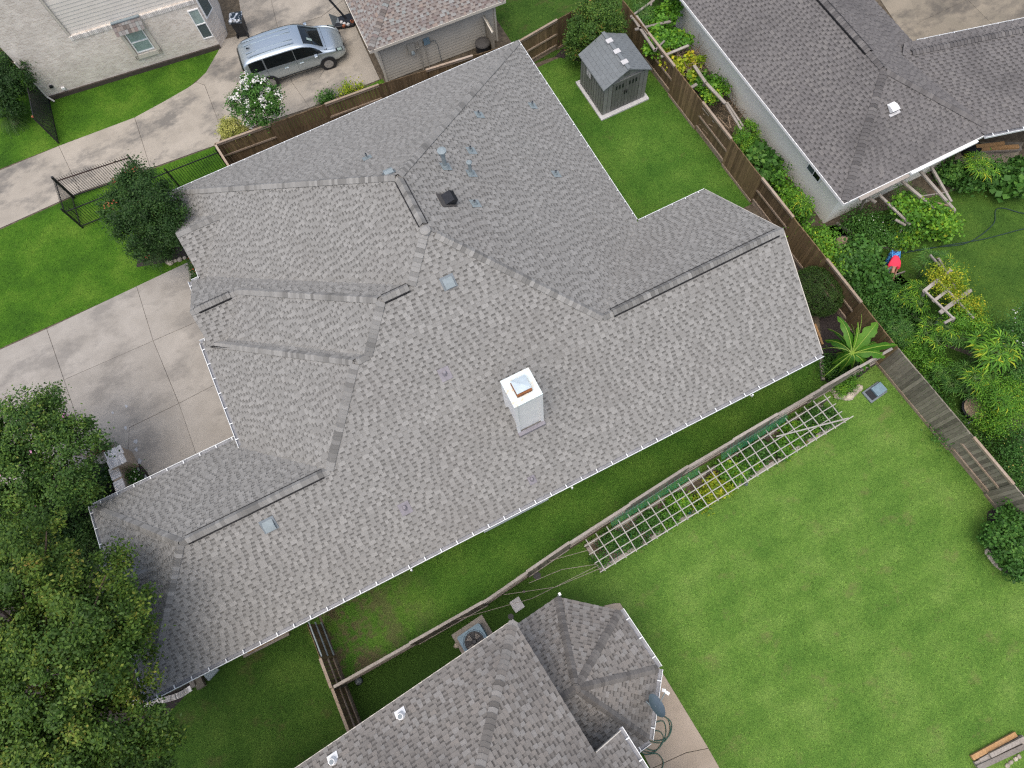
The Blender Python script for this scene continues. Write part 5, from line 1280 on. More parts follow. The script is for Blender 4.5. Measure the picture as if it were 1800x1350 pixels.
M['binlid'] = toned('patchy_bin_lid', [(0, (.02, .03, .04)), (1, (.02, .03, .04))], .25, 4, .1, big=1.0, bigc=(.45, .50, .56), bigscale=5, thr=(.53, .58))  # dark lid colour with pale blue grey patches mixed in by noise
cart('wheelie_bin', 'black wheelie bin with pale patches on its lid by the brick house', G(430, 62) + Vector((0, .12, .03)), math.radians(160), 'binlid')
cart('wheelie_bin', 'dark wheelie bin standing between fence and eave, left one of two', (-3.15, 24.25, 0), math.radians(182), 'galv_d')
cart('wheelie_bin', 'larger dark wheelie bin between fence and eave, right one of two', (-1.9, 24.55, 0), math.radians(178), 'deck')
hb = G(606, 42)
t = thing('basketball_hoop_base', 'black wheeled base and leaning pole of a basketball hoop in front of the van', 'basketball stand', hb, math.radians(-12))
b = MB(); b.prism([(-.55, -.32), (.45, -.40), (.62, -.2), (.62, .25), (.4, .42), (-.5, .34)], .02, .22); b.build('base', M['black'], t, local=True, bevel=.04)
b = MB(); b.add([(-.55, -.3, .2), (-.2, -.3, .2), (-.25, .3, .25), (-.62, .1, .75), (-.6, -.25, .22)], [(0, 1, 2, 3), (0, 3, 4)]); b.build('flap', M['galv_d'], t, local=True)
b = MB(); b.tube([(.15, .1, .2), (-.45, .55, 1.3), (-1.1, 1.0, 2.6)], .055, 10); b.build('pole', M['black'], t, local=True)
for i in range(6):
    b = MB(); b.box((rnd.uniform(-.3, .5), rnd.uniform(-.4, -.1), .25), (.14, .12, .08), rnd.random() * 3); b.build('weight_bag', M['concrete_pale'] if i % 2 else M['terracotta'], t, local=True)
# air conditioner
ac = G(834, 1128, .75); t = thing('air_conditioner', 'blue grey air conditioner with a black fan, half under the taupe roof', 'air conditioner', (ac.x, ac.y, 0), A6)
b = MB(); b.box((0.0, .05, .04), (1.35, 1.3, .08)); b.build('pad', M['lumber'], t, local=True)
b = MB(); q = []
for a in range(4):
    for e in (-18, 0, 18): q.append((.40 * math.copysign(1, math.cos(math.radians(45 + 90 * a))) + .08 * math.cos(math.radians(45 + 90 * a + e * 2)), .40 * math.copysign(1, math.sin(math.radians(45 + 90 * a))) + .08 * math.sin(math.radians(45 + 90 * a + e * 2))))
b.prism(q, .08, .74); b.build('casing', M['bluegrey'], t, local=True)
b = MB(); b.lathe((0, 0, .742), [(.36, 0), (.36, .006)], 28); b.build('fan_well', M['black'], t, local=True)
for k in range(4):
    b = MB(); a = k * math.pi / 2 + .5; b.add([(.06 * math.cos(a), .06 * math.sin(a), .76), (.3 * math.cos(a - .35), .3 * math.sin(a - .35), .765), (.3 * math.cos(a + .4), .3 * math.sin(a + .4), .79)], [(0, 1, 2)]); b.build('fan_blade', M['lumber'], t, local=True)
b = MB(); b.lathe((0, 0, .79), [(.09, 0), (.07, .04)], 14); b.build('motor', M['black'], t, local=True)
gm = MB()
for r_ in (.12, .18, .24, .30, .36, .41):
    gm.tube([(r_ * math.cos(a * .2618), r_ * math.sin(a * .2618), .83 - r_ * .12) for a in range(25)], .004, 4)
for k in range(12):
    a = k * math.pi / 6; gm.bar((.08 * math.cos(a), .08 * math.sin(a), .83), (.42 * math.cos(a), .42 * math.sin(a), .77), .006, .006)
gm.build('fan_guard', M['iron'], t, local=True)
p = G(909, 1063); t = thing('utility_cover', 'small pale square utility cover in the grass near the bay roof', 'cover', p); b = MB(); b.box((p.x, p.y, .03), (.42, .46, .06), A6); b.build('cover', M['concrete_pale'], t, bevel=.02)
p = G(1537, 690); t = thing('utility_box', 'low blue grey utility box with an open half on the light green lawn', 'utility box', p)
b = MB(); b.box((p.x - .02, p.y, .04), (.85, .55, .08), .12); b.build('frame', M['galv_d'], t); b = MB(); b.box((p.x + .16, p.y + .02, .13), (.50, .42, .14), .12); b.build('lid', M['bluegrey'], t, bevel=.02); b = MB(); b.box((p.x - .22, p.y - .02, .085), (.26, .42, .02), .12); b.build('opening', M['black'], t)
# satellite dish
dp = G(1160, 1205, 3.0); t = thing('satellite_dish', 'grey satellite dish on the gutter of the octagonal bay', 'satellite dish', dp)
dc = G(1155, 1240, 3.55); b = MB(); n_ = 28; ax = Vector((.80, .10, .62)).normalized(); sx_ = ax.cross(Vector((0, 0, 1))).normalized(); sy_ = ax.cross(sx_)
rings = [(0, -.07), (.12, -.065), (.24, -.04), (.34, 0.0)]
vs = [dc + (sx_ * math.cos(2 * math.pi * k / n_) * r_ * 1.1 + sy_ * math.sin(2 * math.pi * k / n_) * r_) + ax * z for r_, z in rings[1:] for k in range(n_)] + [dc + ax * -.07]
b.add(vs, [(i * n_ + k, i * n_ + (k + 1) % n_, (i + 1) * n_ + (k + 1) % n_, (i + 1) * n_ + k) for i in range(2) for k in range(n_)] + [(k, 3 * n_, (k + 1) % n_) for k in range(n_)]); b.build('reflector', M['dish'], t, smooth=True)
b = MB(); b.tube([dc - ax * .08, dc - ax * .18 + Vector((0, 0, -.3)), G(1136, 1233, 3.05)], .025, 8); b.build('mast', M['galv'], t)
b = MB(); fa = G(1170, 1216, 3.75); b.tube([dc + sy_ * .3, fa], .018, 6); b.build('feed_arm', M['galv'], t)
b = MB(); b.bar(fa, G(1176, 1220, 3.75), .09, .09); b.bar(G(1165, 1213, 3.7), G(1169, 1214, 3.78), .10, .07); b.build('receiver', M['white'], t)
# garden hoses
hp = [G(*q, .04 + .012 * (i % 4)) for i, q in enumerate([(1160, 1255), (1180, 1270), (1175, 1295), (1150, 1302), (1140, 1285), (1150, 1260), (1172, 1262), (1178, 1285), (1165, 1305), (1140, 1300), (1146, 1275), (1166, 1268), (1170, 1292), (1155, 1318), (1132, 1312), (1138, 1290), (1158, 1285), (1166, 1300), (1150, 1322), (1128, 1318), (1120, 1300), (1130, 1325), (1155, 1325), (1166, 1340), (1160, 1360)])]
def smooth_pts(pts, k=6):
    out = []
    for i in range(len(pts) - 1):
        p0, p1, p2, p3 = pts[max(i - 1, 0)], pts[i], pts[i + 1], pts[min(i + 2, len(pts) - 1)]
        for j in range(k):
            t_ = j / k; out.append(.5 * ((2 * p1) + (p2 - p0) * t_ + (2 * p0 - 5 * p1 + 4 * p2 - p3) * t_ * t_ + (3 * p1 - p0 - 3 * p2 + p3) * t_ ** 3))
    return out + [pts[-1]]
b = MB(); b.tube(smooth_pts(hp), .018, 6); tag(b.build('garden_hose', M['hose']), 'dark green garden hose lying in loops on the patio', 'hose')
b = MB(); b.tube(smooth_pts([G(*q, .05) for q in [(1560, 447), (1640, 435), (1700, 427), (1745, 395), (1750, 370), (1765, 366), (1800, 375), (1830, 370)]]), .02, 6); tag(b.build('garden_hose', M['hose_d']), 'thin dark hose curving over the neighbour lawn, upper one', 'hose')
b = MB(); b.tube(smooth_pts([G(*q, .05) for q in [(1560, 450), (1660, 432), (1730, 420), (1800, 402), (1840, 395)]]), .02, 6); tag(b.build('garden_hose', M['hose_d']), 'thin dark hose running straight over the neighbour lawn, lower one', 'hose')

def plank_pile(name, label, pls, mat='lumber', cat='lumber'):
    t = thing(name, label, cat, pls[0][0])
    for p, q, w, h, *mm in pls:
        b = MB(); b.bar(p, q, w, h); b.build('plank', M[mm[0] if mm else mat], t)
    return t
g = lambda x, y, z=.1: G(x, y, z)
plank_pile('lumber_pile', 'pile of weathered beams with one orange board at the bottom right corner', [(g(1708, 1332), g(1785, 1290), .16, .12, 'newwood'), (g(1722, 1338, .12), g(1798, 1296, .12), .16, .14), (g(1714, 1344), g(1803, 1305), .18, .12), (g(1740, 1328, .25), g(1800, 1298, .25), .14, .1), (g(1718, 1350, .2), g(1800, 1312, .2), .16, .1)])
plank_pile('lumber_pile', 'two pale planks lying below the lower gutter', [(g(428, 1152), g(508, 1112), .18, .12), (g(435, 1146, .2), g(510, 1106, .2), .12, .08, 'newwood')])
plank_pile('lumber_pile', 'yellowish boards stacked in the sheltered corner of the white house', [(g(1715, 258, .5), g(1765, 252, .5), .16, .1, 'newwood'), (g(1712, 262, .3), g(1790, 258, .3), .18, .12, 'newwood'), (g(1720, 266, .2), g(1795, 262, .2), .15, .1)])
plank_pile('edging_boards', 'wooden edging boards around the bed below the pergola', [(g(1470, 392), g(1515, 422), .06, .14), (g(1515, 422), g(1578, 442), .06, .12), (g(1486, 396), g(1498, 388), .06, .14)])
plank_pile('edging_boards', 'weathered edging boards beside the bending person', [(g(1560, 488), g(1590, 478), .05, .14), (g(1482, 462), g(1500, 490), .1, .12), (g(1602, 552), g(1634, 580), .08, .12)])
plank_pile('edging_boards', 'low wooden edging along the right hand bed', [(g(1758, 798), g(1800, 770), .08, .16), (g(1700, 745), g(1750, 715), .05, .06, 'galv_d')])
plank_pile('edging_boards', 'narrow timber edging between banana bed and side lawn', [(g(1442, 620), g(1447, 668), .14, .12), (g(1432, 570), g(1446, 606), .08, .1, 'newwood')])
plank_pile('garden_bench', 'grey wooden bench frame at the right edge behind the palm like plant', [(g(1720, 630, .5), g(1758, 605, .9), .09, .09), (g(1758, 606, .9), g(1785, 640, .9), .12, .06), (g(1752, 612, .5), g(1776, 645, .5), .12, .06), (g(1757, 606, .9), g(1760, 625, 0), .09, .09), (g(1784, 640, .9), g(1782, 662, 0), .09, .09), (g(1758, 632, .45), g(1776, 655, .45), .3, .05, 'fence_grey'), (g(1722, 630, .5), g(1726, 640, 0), .08, .08)], cat='bench')
pg1 = plank_pile('pergola', 'rickety grey pergola with vines between the fence and the white wall', [
    (g(1108, 30, 1.7), g(1150, 0, 1.7), .10, .06), (g(1112, 30, 1.7), g(1152, 90, 1.7), .12, .06), (g(1118, 28, 1.75), g(1140, 60, 1.75), .14, .05), (g(1116, 52, 1.7), g(1178, 38, 1.7), .12, .06), (g(1150, 90, 1.7), g(1168, 72, 1.7), .08, .06), (g(1162, 100, 1.6), g(1210, 80, 1.6), .12, .05),
    (g(1220, 115, 1.6), g(1240, 145, 1.6), .14, .06), (g(1240, 145, 1.5), g(1275, 182, 1.5), .14, .06), (g(1275, 182, 1.4), g(1303, 228, 1.4), .10, .06), (g(1278, 180, 1.4), g(1306, 222, 1.4), .08, .05), (g(1213, 155, 1.6), g(1225, 148, 1.6), .14, .06), (g(1216, 165, 1.5), g(1262, 222, 1.5), .07, .05), (g(1144, 10, 1.7), g(1148, -10, 1.7), .08, .05),
    (g(1112, 32, 1.7), g(1122, 62, 0), .09, .09), (g(1178, 38, 1.7), g(1172, 70, 0), .09, .09), (g(1210, 80, 1.6), g(1200, 108, 0), .09, .09), (g(1240, 145, 1.5), g(1226, 170, 0), .09, .09), (g(1303, 226, 1.4), g(1288, 248, 0), .09, .09)], cat='pergola')
for i, (a, b_) in enumerate((((1236, 200), (1290, 240)), ((1262, 205), (1298, 240)), ((1280, 205), (1288, 240)), ((1246, 218), (1292, 246)))):
    b = MB(); b.tube([g(*a, 1.3), g((a[0] + b_[0]) / 2, (a[1] + b_[1]) / 2 + 2, 1.0), g(*b_, .3)], .025, 5); tag(b.build('dead_branch', M['deadstem']), 'long dry brown branch leaning in the pergola, %s' % ('outermost', 'second', 'steepest', 'lowest')[i], 'branch', 'dry branches in the pergola')
plank_pile('pergola', 'grey pergola beams sloping out from the wall of the white house', [(g(1580, 314, 1.8), g(1662, 383, 1.6), .12, .08), (g(1615, 298, 1.8), g(1678, 370, 1.6), .12, .08), (g(1636, 292, 1.8), g(1672, 355, 1.6), .10, .08), (g(1545, 342, 1.7), g(1600, 395, 1.5), .0951, .07), (g(1518, 343, 1.7), g(1540, 356, 1.7), .12, .07), (g(1620, 345, 1.65), g(1666, 338, 1.65), .05, .05), (g(1622, 350, 1.6), g(1668, 362, 1.6), .05, .05, 'deadstem'), (g(1574, 386, 1.5), g(1592, 396, 1.5), .1, .05), (g(1522, 345, 1.7), g(1508, 378, 0), .10, .08, 'fence_grey'), (g(1662, 383, 1.6), g(1654, 404, 0), .09, .09), (g(1678, 370, 1.6), g(1668, 392, 0), .09, .09), (g(1588, 398, .9), g(1565, 435, .1), .06, .06)], cat='pergola')
plank_pile('pergola', 'grey trellis pergola with yellow vines in the vegetable garden', [(g(1635, 448, 1.7), g(1672, 492, 1.7), .07, .07), (g(1650, 455, 1.75), g(1680, 508, 1.75), .07, .07), (g(1624, 512, 1.7), g(1672, 474, 1.7), .14, .06), (g(1640, 530, 1.7), g(1684, 496, 1.7), .12, .06), (g(1652, 550, 1.7), g(1706, 510, 1.7), .16, .06), (g(1626, 512, 1.75), g(1676, 560, 1.75), .07, .07), (g(1646, 490, 1.75), g(1712, 560, 1.75), .07, .07), (g(1660, 568, 1.7), g(1678, 558, 1.7), .1, .06),
    (g(1624, 512, 1.7), g(1618, 535, 0), .09, .09), (g(1706, 510, 1.7), g(1692, 535, 0), .09, .09), (g(1676, 560, 1.7), g(1664, 584, 0), .09, .09), (g(1650, 455, 1.7), g(1640, 478, 0), .09, .09)], cat='pergola')
def pot(px, py, r, h, label, mat='black', fill='soil', z0=0):
    p = G(px, py, z0); t = thing('plant_pot', label, 'pot', p); b = MB(); b.lathe(p, [(r * .75, 0), (r, h), (r * 1.06, h), (r * 1.06, h - .03)], 22); b.build('pot', M[mat], t)
    b = MB(); b.lathe(p, [(r * .9, h + .003), (r * .6, h + .03), (.01, h + .04)], 16); b.build('contents', M[fill], t); return t
M['chips'] = simple('wood_chips', (.28, .22, .15), .95, var=.6, nscale=22, bump=1)
pot(1478, 436, .42, .35, 'large black tub with pale wood chips near the fence', 'black', 'chips'); pot(1706, 722, .50, .38, 'large black tub with a brown root ball beside the grey fence', 'black', 'chips')
pot(1700, 270, .36, .5, 'black round tub on the terrace corner', 'black', 'black')
pot(1648, 572, .20, .36, 'grey bucket lying under the vine pergola', 'galv')
pot(1788, 705 - 60, .22, .3, 'dark pot under the wooden bench', 'black')
b = MB()
for i in range(14):
    p = G(1742 + rnd.uniform(-16, 16), 688 + rnd.uniform(-10, 10), .12 + rnd.random() * .2); b.box(p, (rnd.uniform(.08, .25), rnd.uniform(.06, .2), .04), rnd.random() * 3)
tag(b.build('plastic_sheet', M['sack']), 'crumpled pale blue plastic pieces beside the black tub', 'plastic sheet')
# brick column, low brick wall and terracotta pots at the front
bc = thing('brick_pillar_wall', 'cream brick pillar with a low curved wall beside the drive', 'wall', (-12.4, 13, 0))
p = G(205, 805, .9); b = MB(); b.box((p.x, p.y, .5), (.62, .75, 1.0), .12); b.build('pillar', M['brick_cream'], bc)
b = MB(); cp = [G(200, 822, .75), G(208, 845, .75), G(214, 862, .75), G(222, 880, .75)]
for a_, b__ in zip(cp[:-1], cp[1:]): b.bar(a_ - Vector((0, 0, .37)), b__ - Vector((0, 0, .37)), .36, .75)
b.build('low_wall', M['brick_cream'], bc)
bm_ = MB(); bm_.box((0, 0, 0), (.40, .095, .065)); cbm = bm_.mesh('brick', M['brick_one'])
tot = 0
for a_, b__ in zip(cp[:-1], cp[1:]):
    d = b__ - a_; L = d.length; ang = math.atan2(d.y, d.x) + math.pi / 2
    for i in range(int(L / .105)): put('brick', cbm, Matrix.Translation(a_ + d * ((i + .5) * .105 / L) + Vector((0, 0, .035))) @ Matrix.Rotation(ang, 4, 'Z'), bc)
for i in range(7): put('brick', cbm, Matrix.Translation((p.x - .27 + i * .1, p.y + (.19), 1.035)) @ Matrix.Rotation(math.pi / 2 + .12, 4, 'Z'), bc); put('brick', cbm, Matrix.Translation((p.x - .27 + i * .1, p.y - (.22), 1.035)) @ Matrix.Rotation(math.pi / 2 + .12, 4, 'Z'), bc)
pot(186, 789, .16, .26, 'terracotta pot with small white flowers in front of the brick pillar', 'terracotta'); pot(171, 795, .15, .24, 'plain reddish pot left of the flowering terracotta pot', 'terracotta'); pot(195, 838, .2, .3, 'pot of white flowers outside the low brick wall', 'terracotta'); pot(232, 842, .18, .25, 'dark planted pot inside the low brick wall', 'black')
def stones(label, pts, r, mat='stone', name='stone', cat='stone', group=None, along='left'):
    for i, (px, py) in enumerate(pts):
        c = G(px, py, .05); b = MB(); rr = r * rnd.uniform(.7, 1.3); n_ = 8; prof = [(.75, 0), (1, .35), (.8, .75), (.4, .95)]
        vs = []
        ax_, ay_ = rnd.uniform(.8, 1.3), rnd.uniform(.7, 1.1)
        for q, z in prof:
            for k in range(n_):
                a = 2 * math.pi * k / n_; w_ = q * rr * rnd.uniform(.85, 1.12); vs.append((c.x + w_ * math.cos(a) * ax_, c.y + w_ * math.sin(a) * ay_, z * rr * .9))
        b.add(vs, [(i2 * n_ + k, i2 * n_ + (k + 1) % n_, (i2 + 1) * n_ + (k + 1) % n_, (i2 + 1) * n_ + k) for i2 in range(3) for k in range(n_)] + [tuple(3 * n_ + k for k in range(n_))])
        n__ = len(pts); pos_ = ['first', 'second', 'third', 'fourth', 'fifth', 'sixth', 'seventh', 'eighth', 'ninth', 'tenth', 'eleventh', 'twelfth']
        lab = label if n__ == 1 else pos_[i] + ' from the ' + along + ': ' + label
        tag(b.build(name, M[mat], smooth=False), lab, cat, (group or label) if n__ > 1 else None)
stones('tan stone ringing the little plant by the fence', [(1466, 684), (1470, 690), (1474, 696), (1482, 698), (1489, 700), (1494, 696), (1500, 692), (1505, 688), (1508, 683)], .17)
stones('pale edging stone of the curved bed at the right', [(1736 + 24 * (1 - math.cos(a)) * .9 + a * 6, 968 + a * 24) for a in [i * .12 for i in range(12)]], .10, along='top')
stones('small brown rim stone of the bed by the brick pillar', [(150, 770), (158, 771), (166, 773), (174, 774), (182, 775), (190, 778), (196, 782), (202, 786)], .11)
stones('flat stone at the bed edge below the spiky plant', [(294, 460), (300, 462), (308, 458), (316, 456), (324, 453)], .12)
stones('round pale stone beside the air conditioner', [(803, 1134)], .12)
stones('light grey stone next to the corner slab at bottom right', [(1772, 1346), (1778, 1340), (1786, 1334), (1792, 1330)], .10)
# brick edging under the lower left corner
ed = thing('brick_edging', 'curved pinkish brick edging at the lower left corner of the big house', 'edging', G(300, 1230))
em = MB(); em.box((0, 0, 0), (.10, .20, .08)); emesh = em.mesh('brick', M['brick_one'])
path = smooth_pts([G(*q, .06) for q in [(205, 1220), (225, 1230), (245, 1236), (262, 1237), (290, 1230), (315, 1222), (335, 1210)]], 12); acc = 0
for a_, b__ in zip(path[:-1], path[1:]):
    d = b__ - a_; put('brick', emesh, Matrix.Translation(a_) @ Matrix.Rotation(math.atan2(d.y, d.x), 4, 'Z') @ Matrix.Rotation(rnd.uniform(-.1, .1), 4, 'Z'), ed)
t = thing('garden_cart', 'small grey metal cart by the wall under the lower gutter', 'cart', G(372, 1185)); p = G(372, 1182, .3)
b = MB(); b.box(p, (.5, .3, .12), .4); b.bar(p, p + Vector((.35, .1, .25)), .03, .03); b.bar(p, p + Vector((-.3, .1, .2)), .03, .03); b.build('frame', M['galv'], t); b = MB(); b.lathe((p.x - .25, p.y - .05, .02), [(.14, 0), (.14, .1)], 12); b.build('wheel', M['rubber'], t)
t = thing('step', 'two timber steps below the lower left gutter', 'step', G(345, 1195)); b = MB(); b.box(G(350, 1197, .12), (.30, .55, .2), .1); b.build('tread', M['fence_grey'], t); b = MB(); b.box(G(338, 1196, .15), (.16, .5, .25), .1); b.build('tread', M['lumber'], t)
p = G(632, 1197); t = thing('ball', 'small dark blue ball by the fence near the lower left', 'ball', p); b = MB(); b.lathe(p, [(.02, 0), (.10, .03), (.15, .12), (.12, .23), (.02, .28)], 16); b.build('ball', M['bluegrey'] if False else M['galv_d'], t, smooth=True)
for i, (px, py, r_) in enumerate(((944, 1012, .16), (921, 1040, .06), (898, 1084, .12))):
    p = G(px, py); b = MB(); b.lathe(p, [(r_, 0), (r_, .03)], 6); tag(b.build('drain_cover', M['black']), ('dark scrap of cloth on the grass near the trellis cords', 'tiny dark cap in the grass above the utility cover', 'small dark cap at the tip of the taupe hip roof')[i], 'cover')
# ------------------------------------------------------------------ plants
def leaf_mesh(name, mat, blobs, n, size, clumps=40, crad=.35, elong=1.7, flat=.55, seed=1, shell=.55, bias=.25):
    r = np.random.RandomState(seed); V_, T_ = [], []
    wsum = sum(b[2] if len(b) > 2 else b[1][0] * b[1][1] for b in blobs)
    for bl in blobs:
        c, rad = np.array(bl[0]), np.array(bl[1]); w = (bl[2] if len(bl) > 2 else bl[1][0] * bl[1][1]) / wsum
        nk = max(2, int(clumps * w)); nl = max(4, int(n * w))
        d = r.normal(size=(nk, 3)); d[:, 2] += bias; d /= np.linalg.norm(d, axis=1)[:, None]
        rr = shell + (1.02 - shell) * r.uniform(0, 1, nk) ** .6; cc = c + d * rad * rr[:, None]; ct = r.uniform(0, 1, nk)
        sz = r.uniform(.6, 1.3, nk)
        k = r.randint(0, nk, nl); off = r.normal(size=(nl, 3)) * crad * .5 * sz[k][:, None]; off[:, 2] *= .8
        p = cc[k] + off; out = d[k]
        nrm = out * .6 + np.array([0, 0, flat]) + r.normal(size=(nl, 3)) * .55; nrm /= np.linalg.norm(nrm, axis=1)[:, None]
        t = r.normal(size=(nl, 3)); t -= nrm * (t * nrm).sum(1)[:, None]; t /= np.linalg.norm(t, axis=1)[:, None]; s = np.cross(nrm, t)
        L = size * r.uniform(.6, 1.35, nl)[:, None]; W = L / elong
        q = np.stack([p - t * L * .5, p + s * W * .5 - nrm * L * .06, p + t * L * .5, p - s * W * .5 - nrm * L * .06], 1)
        V_.append(q.reshape(-1, 3)); T_.append(np.clip(.55 * ct[k] + .45 * r.uniform(0, 1, nl) ** 1.2, 0, 1))
    v = np.concatenate(V_); n2 = len(v) // 4
    v[:, 2] = np.maximum(v[:, 2], .02)
    return npmesh(name, v, np.arange(4 * n2).reshape(n2, 4), np.concatenate(T_), mat)
def crown(parent, mat, blobs, n, size, name='crown', **k):
    me = leaf_mesh(name, M[mat], [((b[0][0], b[0][1], b[0][2]),) + tuple(b[1:]) for b in blobs], n, size, **k)
    inv = chainb(parent).inverted(); me.transform(inv)
    return link(name, me, parent)
def trunk(parent, base, blobs, r=.14, seed=1, mat='bark', nl=7):
    rr = random.Random(seed); b = MB(); base = Vector(base)
    top = sum((Vector(x[0]) for x in blobs), Vector()) / len(blobs); fork = base.lerp(top, .42)
    b.tube([base, base.lerp(fork, .5) + Vector((rr.uniform(-.08, .08), rr.uniform(-.08, .08), 0)), fork], [r, r * .85, r * .7], 9)
    for x in blobs[:nl]:
        c = Vector(x[0]); m = fork.lerp(c, .55) + Vector((rr.uniform(-.15, .15), rr.uniform(-.15, .15), .1)); b.tube([fork, m, c], [r * .55, r * .35, r * .15], 6)
        for i in range(4):
            e = c + Vector((rr.uniform(-1, 1) * x[1][0], rr.uniform(-1, 1) * x[1][1], rr.uniform(-.2, .7) * x[1][2])) * .8; b.tube([m.lerp(c, .5), (m + e) / 2 + Vector((0, 0, .1)), e], [r * .25, r * .15, r * .05], 5)
    b.build('trunk', M[mat], parent)
def PB(px, py, z, rx, ry, rz, w=None):
    c = G(px, py, z); return ((c.x, c.y, c.z), (rx, ry, rz)) + ((w,) if w else ())
def tree(label, cat, base, blobs, mat, n, size, r=.14, group=None, name='tree', seed=1, flowers=None, **k):
    t = thing(name, label, cat, (base[0], base[1], 0), group=group)
    trunk(t, (base[0], base[1], 0), blobs, r, seed); crown(t, mat, blobs, n, size, seed=seed, **k)
    if flowers:
        for fm, fn, fs in flowers: tag(crown(t, fm, [(b[0], tuple(a * 1.03 for a in b[1])) + tuple(b[2:]) for b in blobs], fn, fs, name='blossom', seed=seed + 7, clumps=max(6, fn // 14), crad=.13, shell=.93, bias=1.0, elong=1.2), kind='stuff')
    return t
# big oak like tree, lower left
rr = random.Random(21)
ob = [PB(60, 985, 6.2, 1.5, 1.4, 1.2), PB(150, 1010, 5.6, 1.3, 1.2, 1.1), PB(60, 1080, 7.0, 1.7, 1.6, 1.3), PB(150, 1100, 7.2, 1.7, 1.6, 1.4), PB(215, 1085, 5.9, 1.05, 1.1, 1.1), PB(215, 1170, 6.0, 1.0, 1.1, 1.1), PB(120, 1195, 7.2, 1.7, 1.5, 1.3), PB(30, 1190, 6.6, 1.5, 1.5, 1.2),
      PB(60, 1290, 6.8, 1.6, 1.5, 1.3), PB(150, 1290, 6.6, 1.5, 1.4, 1.2), PB(225, 1285, 5.8, 1.2, 1.1, 1.0), PB(265, 1330, 5.0, .9, .9, .9), PB(-30, 1080, 6.5, 1.6, 1.6, 1.2), PB(40, 1380, 6.5, 1.7, 1.5, 1.2), PB(170, 1380, 6.2, 1.7, 1.4, 1.2), PB(-40, 1270, 6.3, 1.6, 1.5, 1.2)]
tree('very large spreading tree overhanging the lower left corner of the shingle roof', 'tree', (G(90, 1170, 3).x - 1.2, G(90, 1170, 3).y, 0), ob, 'l_oak', 125000, .105, r=.34, name='broadleaf_tree', clumps=620, crad=.36, seed=2, shell=.68)
mb_ = [PB(50, 760, 4.6, 1.6, 1.4, 1.2), PB(120, 790, 4.2, 1.3, 1.2, 1.0), PB(20, 840, 4.4, 1.5, 1.4, 1.1), PB(110, 850, 4.0, 1.2, 1.1, 1.0), PB(60, 720, 4.2, 1.0, .9, .8), PB(-40, 790, 4.4, 1.5, 1.4, 1.0), PB(30, 905, 3.4, 1.4, 1.2, .9)]
tree('loose green tree with a few pink blossoms in front of the garage court', 'tree', (G(60, 820, 1).x, G(60, 820, 1).y, 0), mb_, 'l_myrtle', 48000, .10, r=.13, name='crape_myrtle', clumps=420, crad=.33, seed=4, shell=.4, flowers=[('f_pink', 60, .08)])
un = [PB(130, 900, .8, 1.3, 1.2, .6), PB(80, 940, .8, 1.4, 1.2, .6), PB(165, 850, .6, .7, .7, .4), PB(150, 960, .7, .9, 1.2, .6), PB(10, 960, .9, 1.3, 1.2, .7)]
t = thing('shrub', 'dark undergrowth in the shade between the two big trees', 'shrub', G(110, 920)); crown(t, 'l_dark', un, 16000, .11, name='foliage', clumps=160, seed=5, crad=.4)
# dense tree by the iron fence
cb = [PB(250, 345, 4.2, 1.15, 1.1, 1.0), PB(215, 375, 3.6, .95, .95, .9), PB(285, 370, 3.8, 1.0, 1.0, .9), PB(250, 400, 3.2, 1.15, 1.1, .9), PB(235, 315, 3.9, .75, .75, .7), PB(300, 400, 3.1, .8, .9, .8), PB(270, 425, 2.4, 1.0, .8, .7)]
tree('dense dark green tree with reddish seed heads over the iron fence', 'tree', (G(262, 405).x, G(262, 405).y, 0), cb, 'l_dark', 42000, .085, r=.10, name='crape_myrtle', clumps=330, crad=.30, seed=6, shell=.5, flowers=[('f_red', 130, .07)])
# white flowering tree by the drive
wb_ = [PB(450, 165, 2.7, .75, .75, .7), PB(425, 180, 2.4, .65, .6, .55), PB(478, 178, 2.4, .65, .6, .55), PB(455, 200, 2.1, .7, .6, .6), PB(440, 150, 2.8, .5, .5, .5)]
tree('small crape myrtle covered in white blossoms in front of the silver van', 'tree', (G(452, 215).x, G(452, 215).y, 0), wb_, 'l_veg', 9500, .10, r=.06, name='crape_myrtle', clumps=150, crad=.26, seed=8, flowers=[('f_white', 1300, .085)])
def shrub(label, base, blobs, mat, n, size, name='shrub', cat='shrub', seed=1, group=None, flowers=None, stems=True, **k):
    t = thing(name, label, cat, (base[0], base[1], 0), group=group)
    crown(t, mat, blobs, n, size, name='foliage', seed=seed, **k)
    if stems:
        b = MB(); r_ = random.Random(seed)
        for bl in blobs:
            for i in range(3):
                c = Vector(bl[0]) + Vector((r_.uniform(-.5, .5) * bl[1][0], r_.uniform(-.5, .5) * bl[1][1], 0)); b.tube([Vector((base[0] + r_.uniform(-.08, .08), base[1] + r_.uniform(-.08, .08), 0)).lerp(Vector((c.x, c.y, 0)), .4), c], [.02, .008], 5)
        b.build('stem', M['stem'], t)
    if flowers:
        for fm, fn, fs in flowers: tag(crown(t, fm, blobs, fn, fs, name='blossom', seed=seed + 3, clumps=fn, crad=.04, shell=.95, bias=1.2, elong=1.0), kind='stuff')
    return t
def S(px, py, z, rx, ry=None, rz=None): return PB(px, py, z, rx, ry or rx, rz or rx * .7)
shrub('round yellow and cream variegated bush at the end of the brown fence', G(415, 240), [S(408, 228, .75, .6, .55, .5), S(425, 238, .6, .5, .45, .4)], 'l_var', 7500, .075, seed=11, clumps=90, crad=.2)
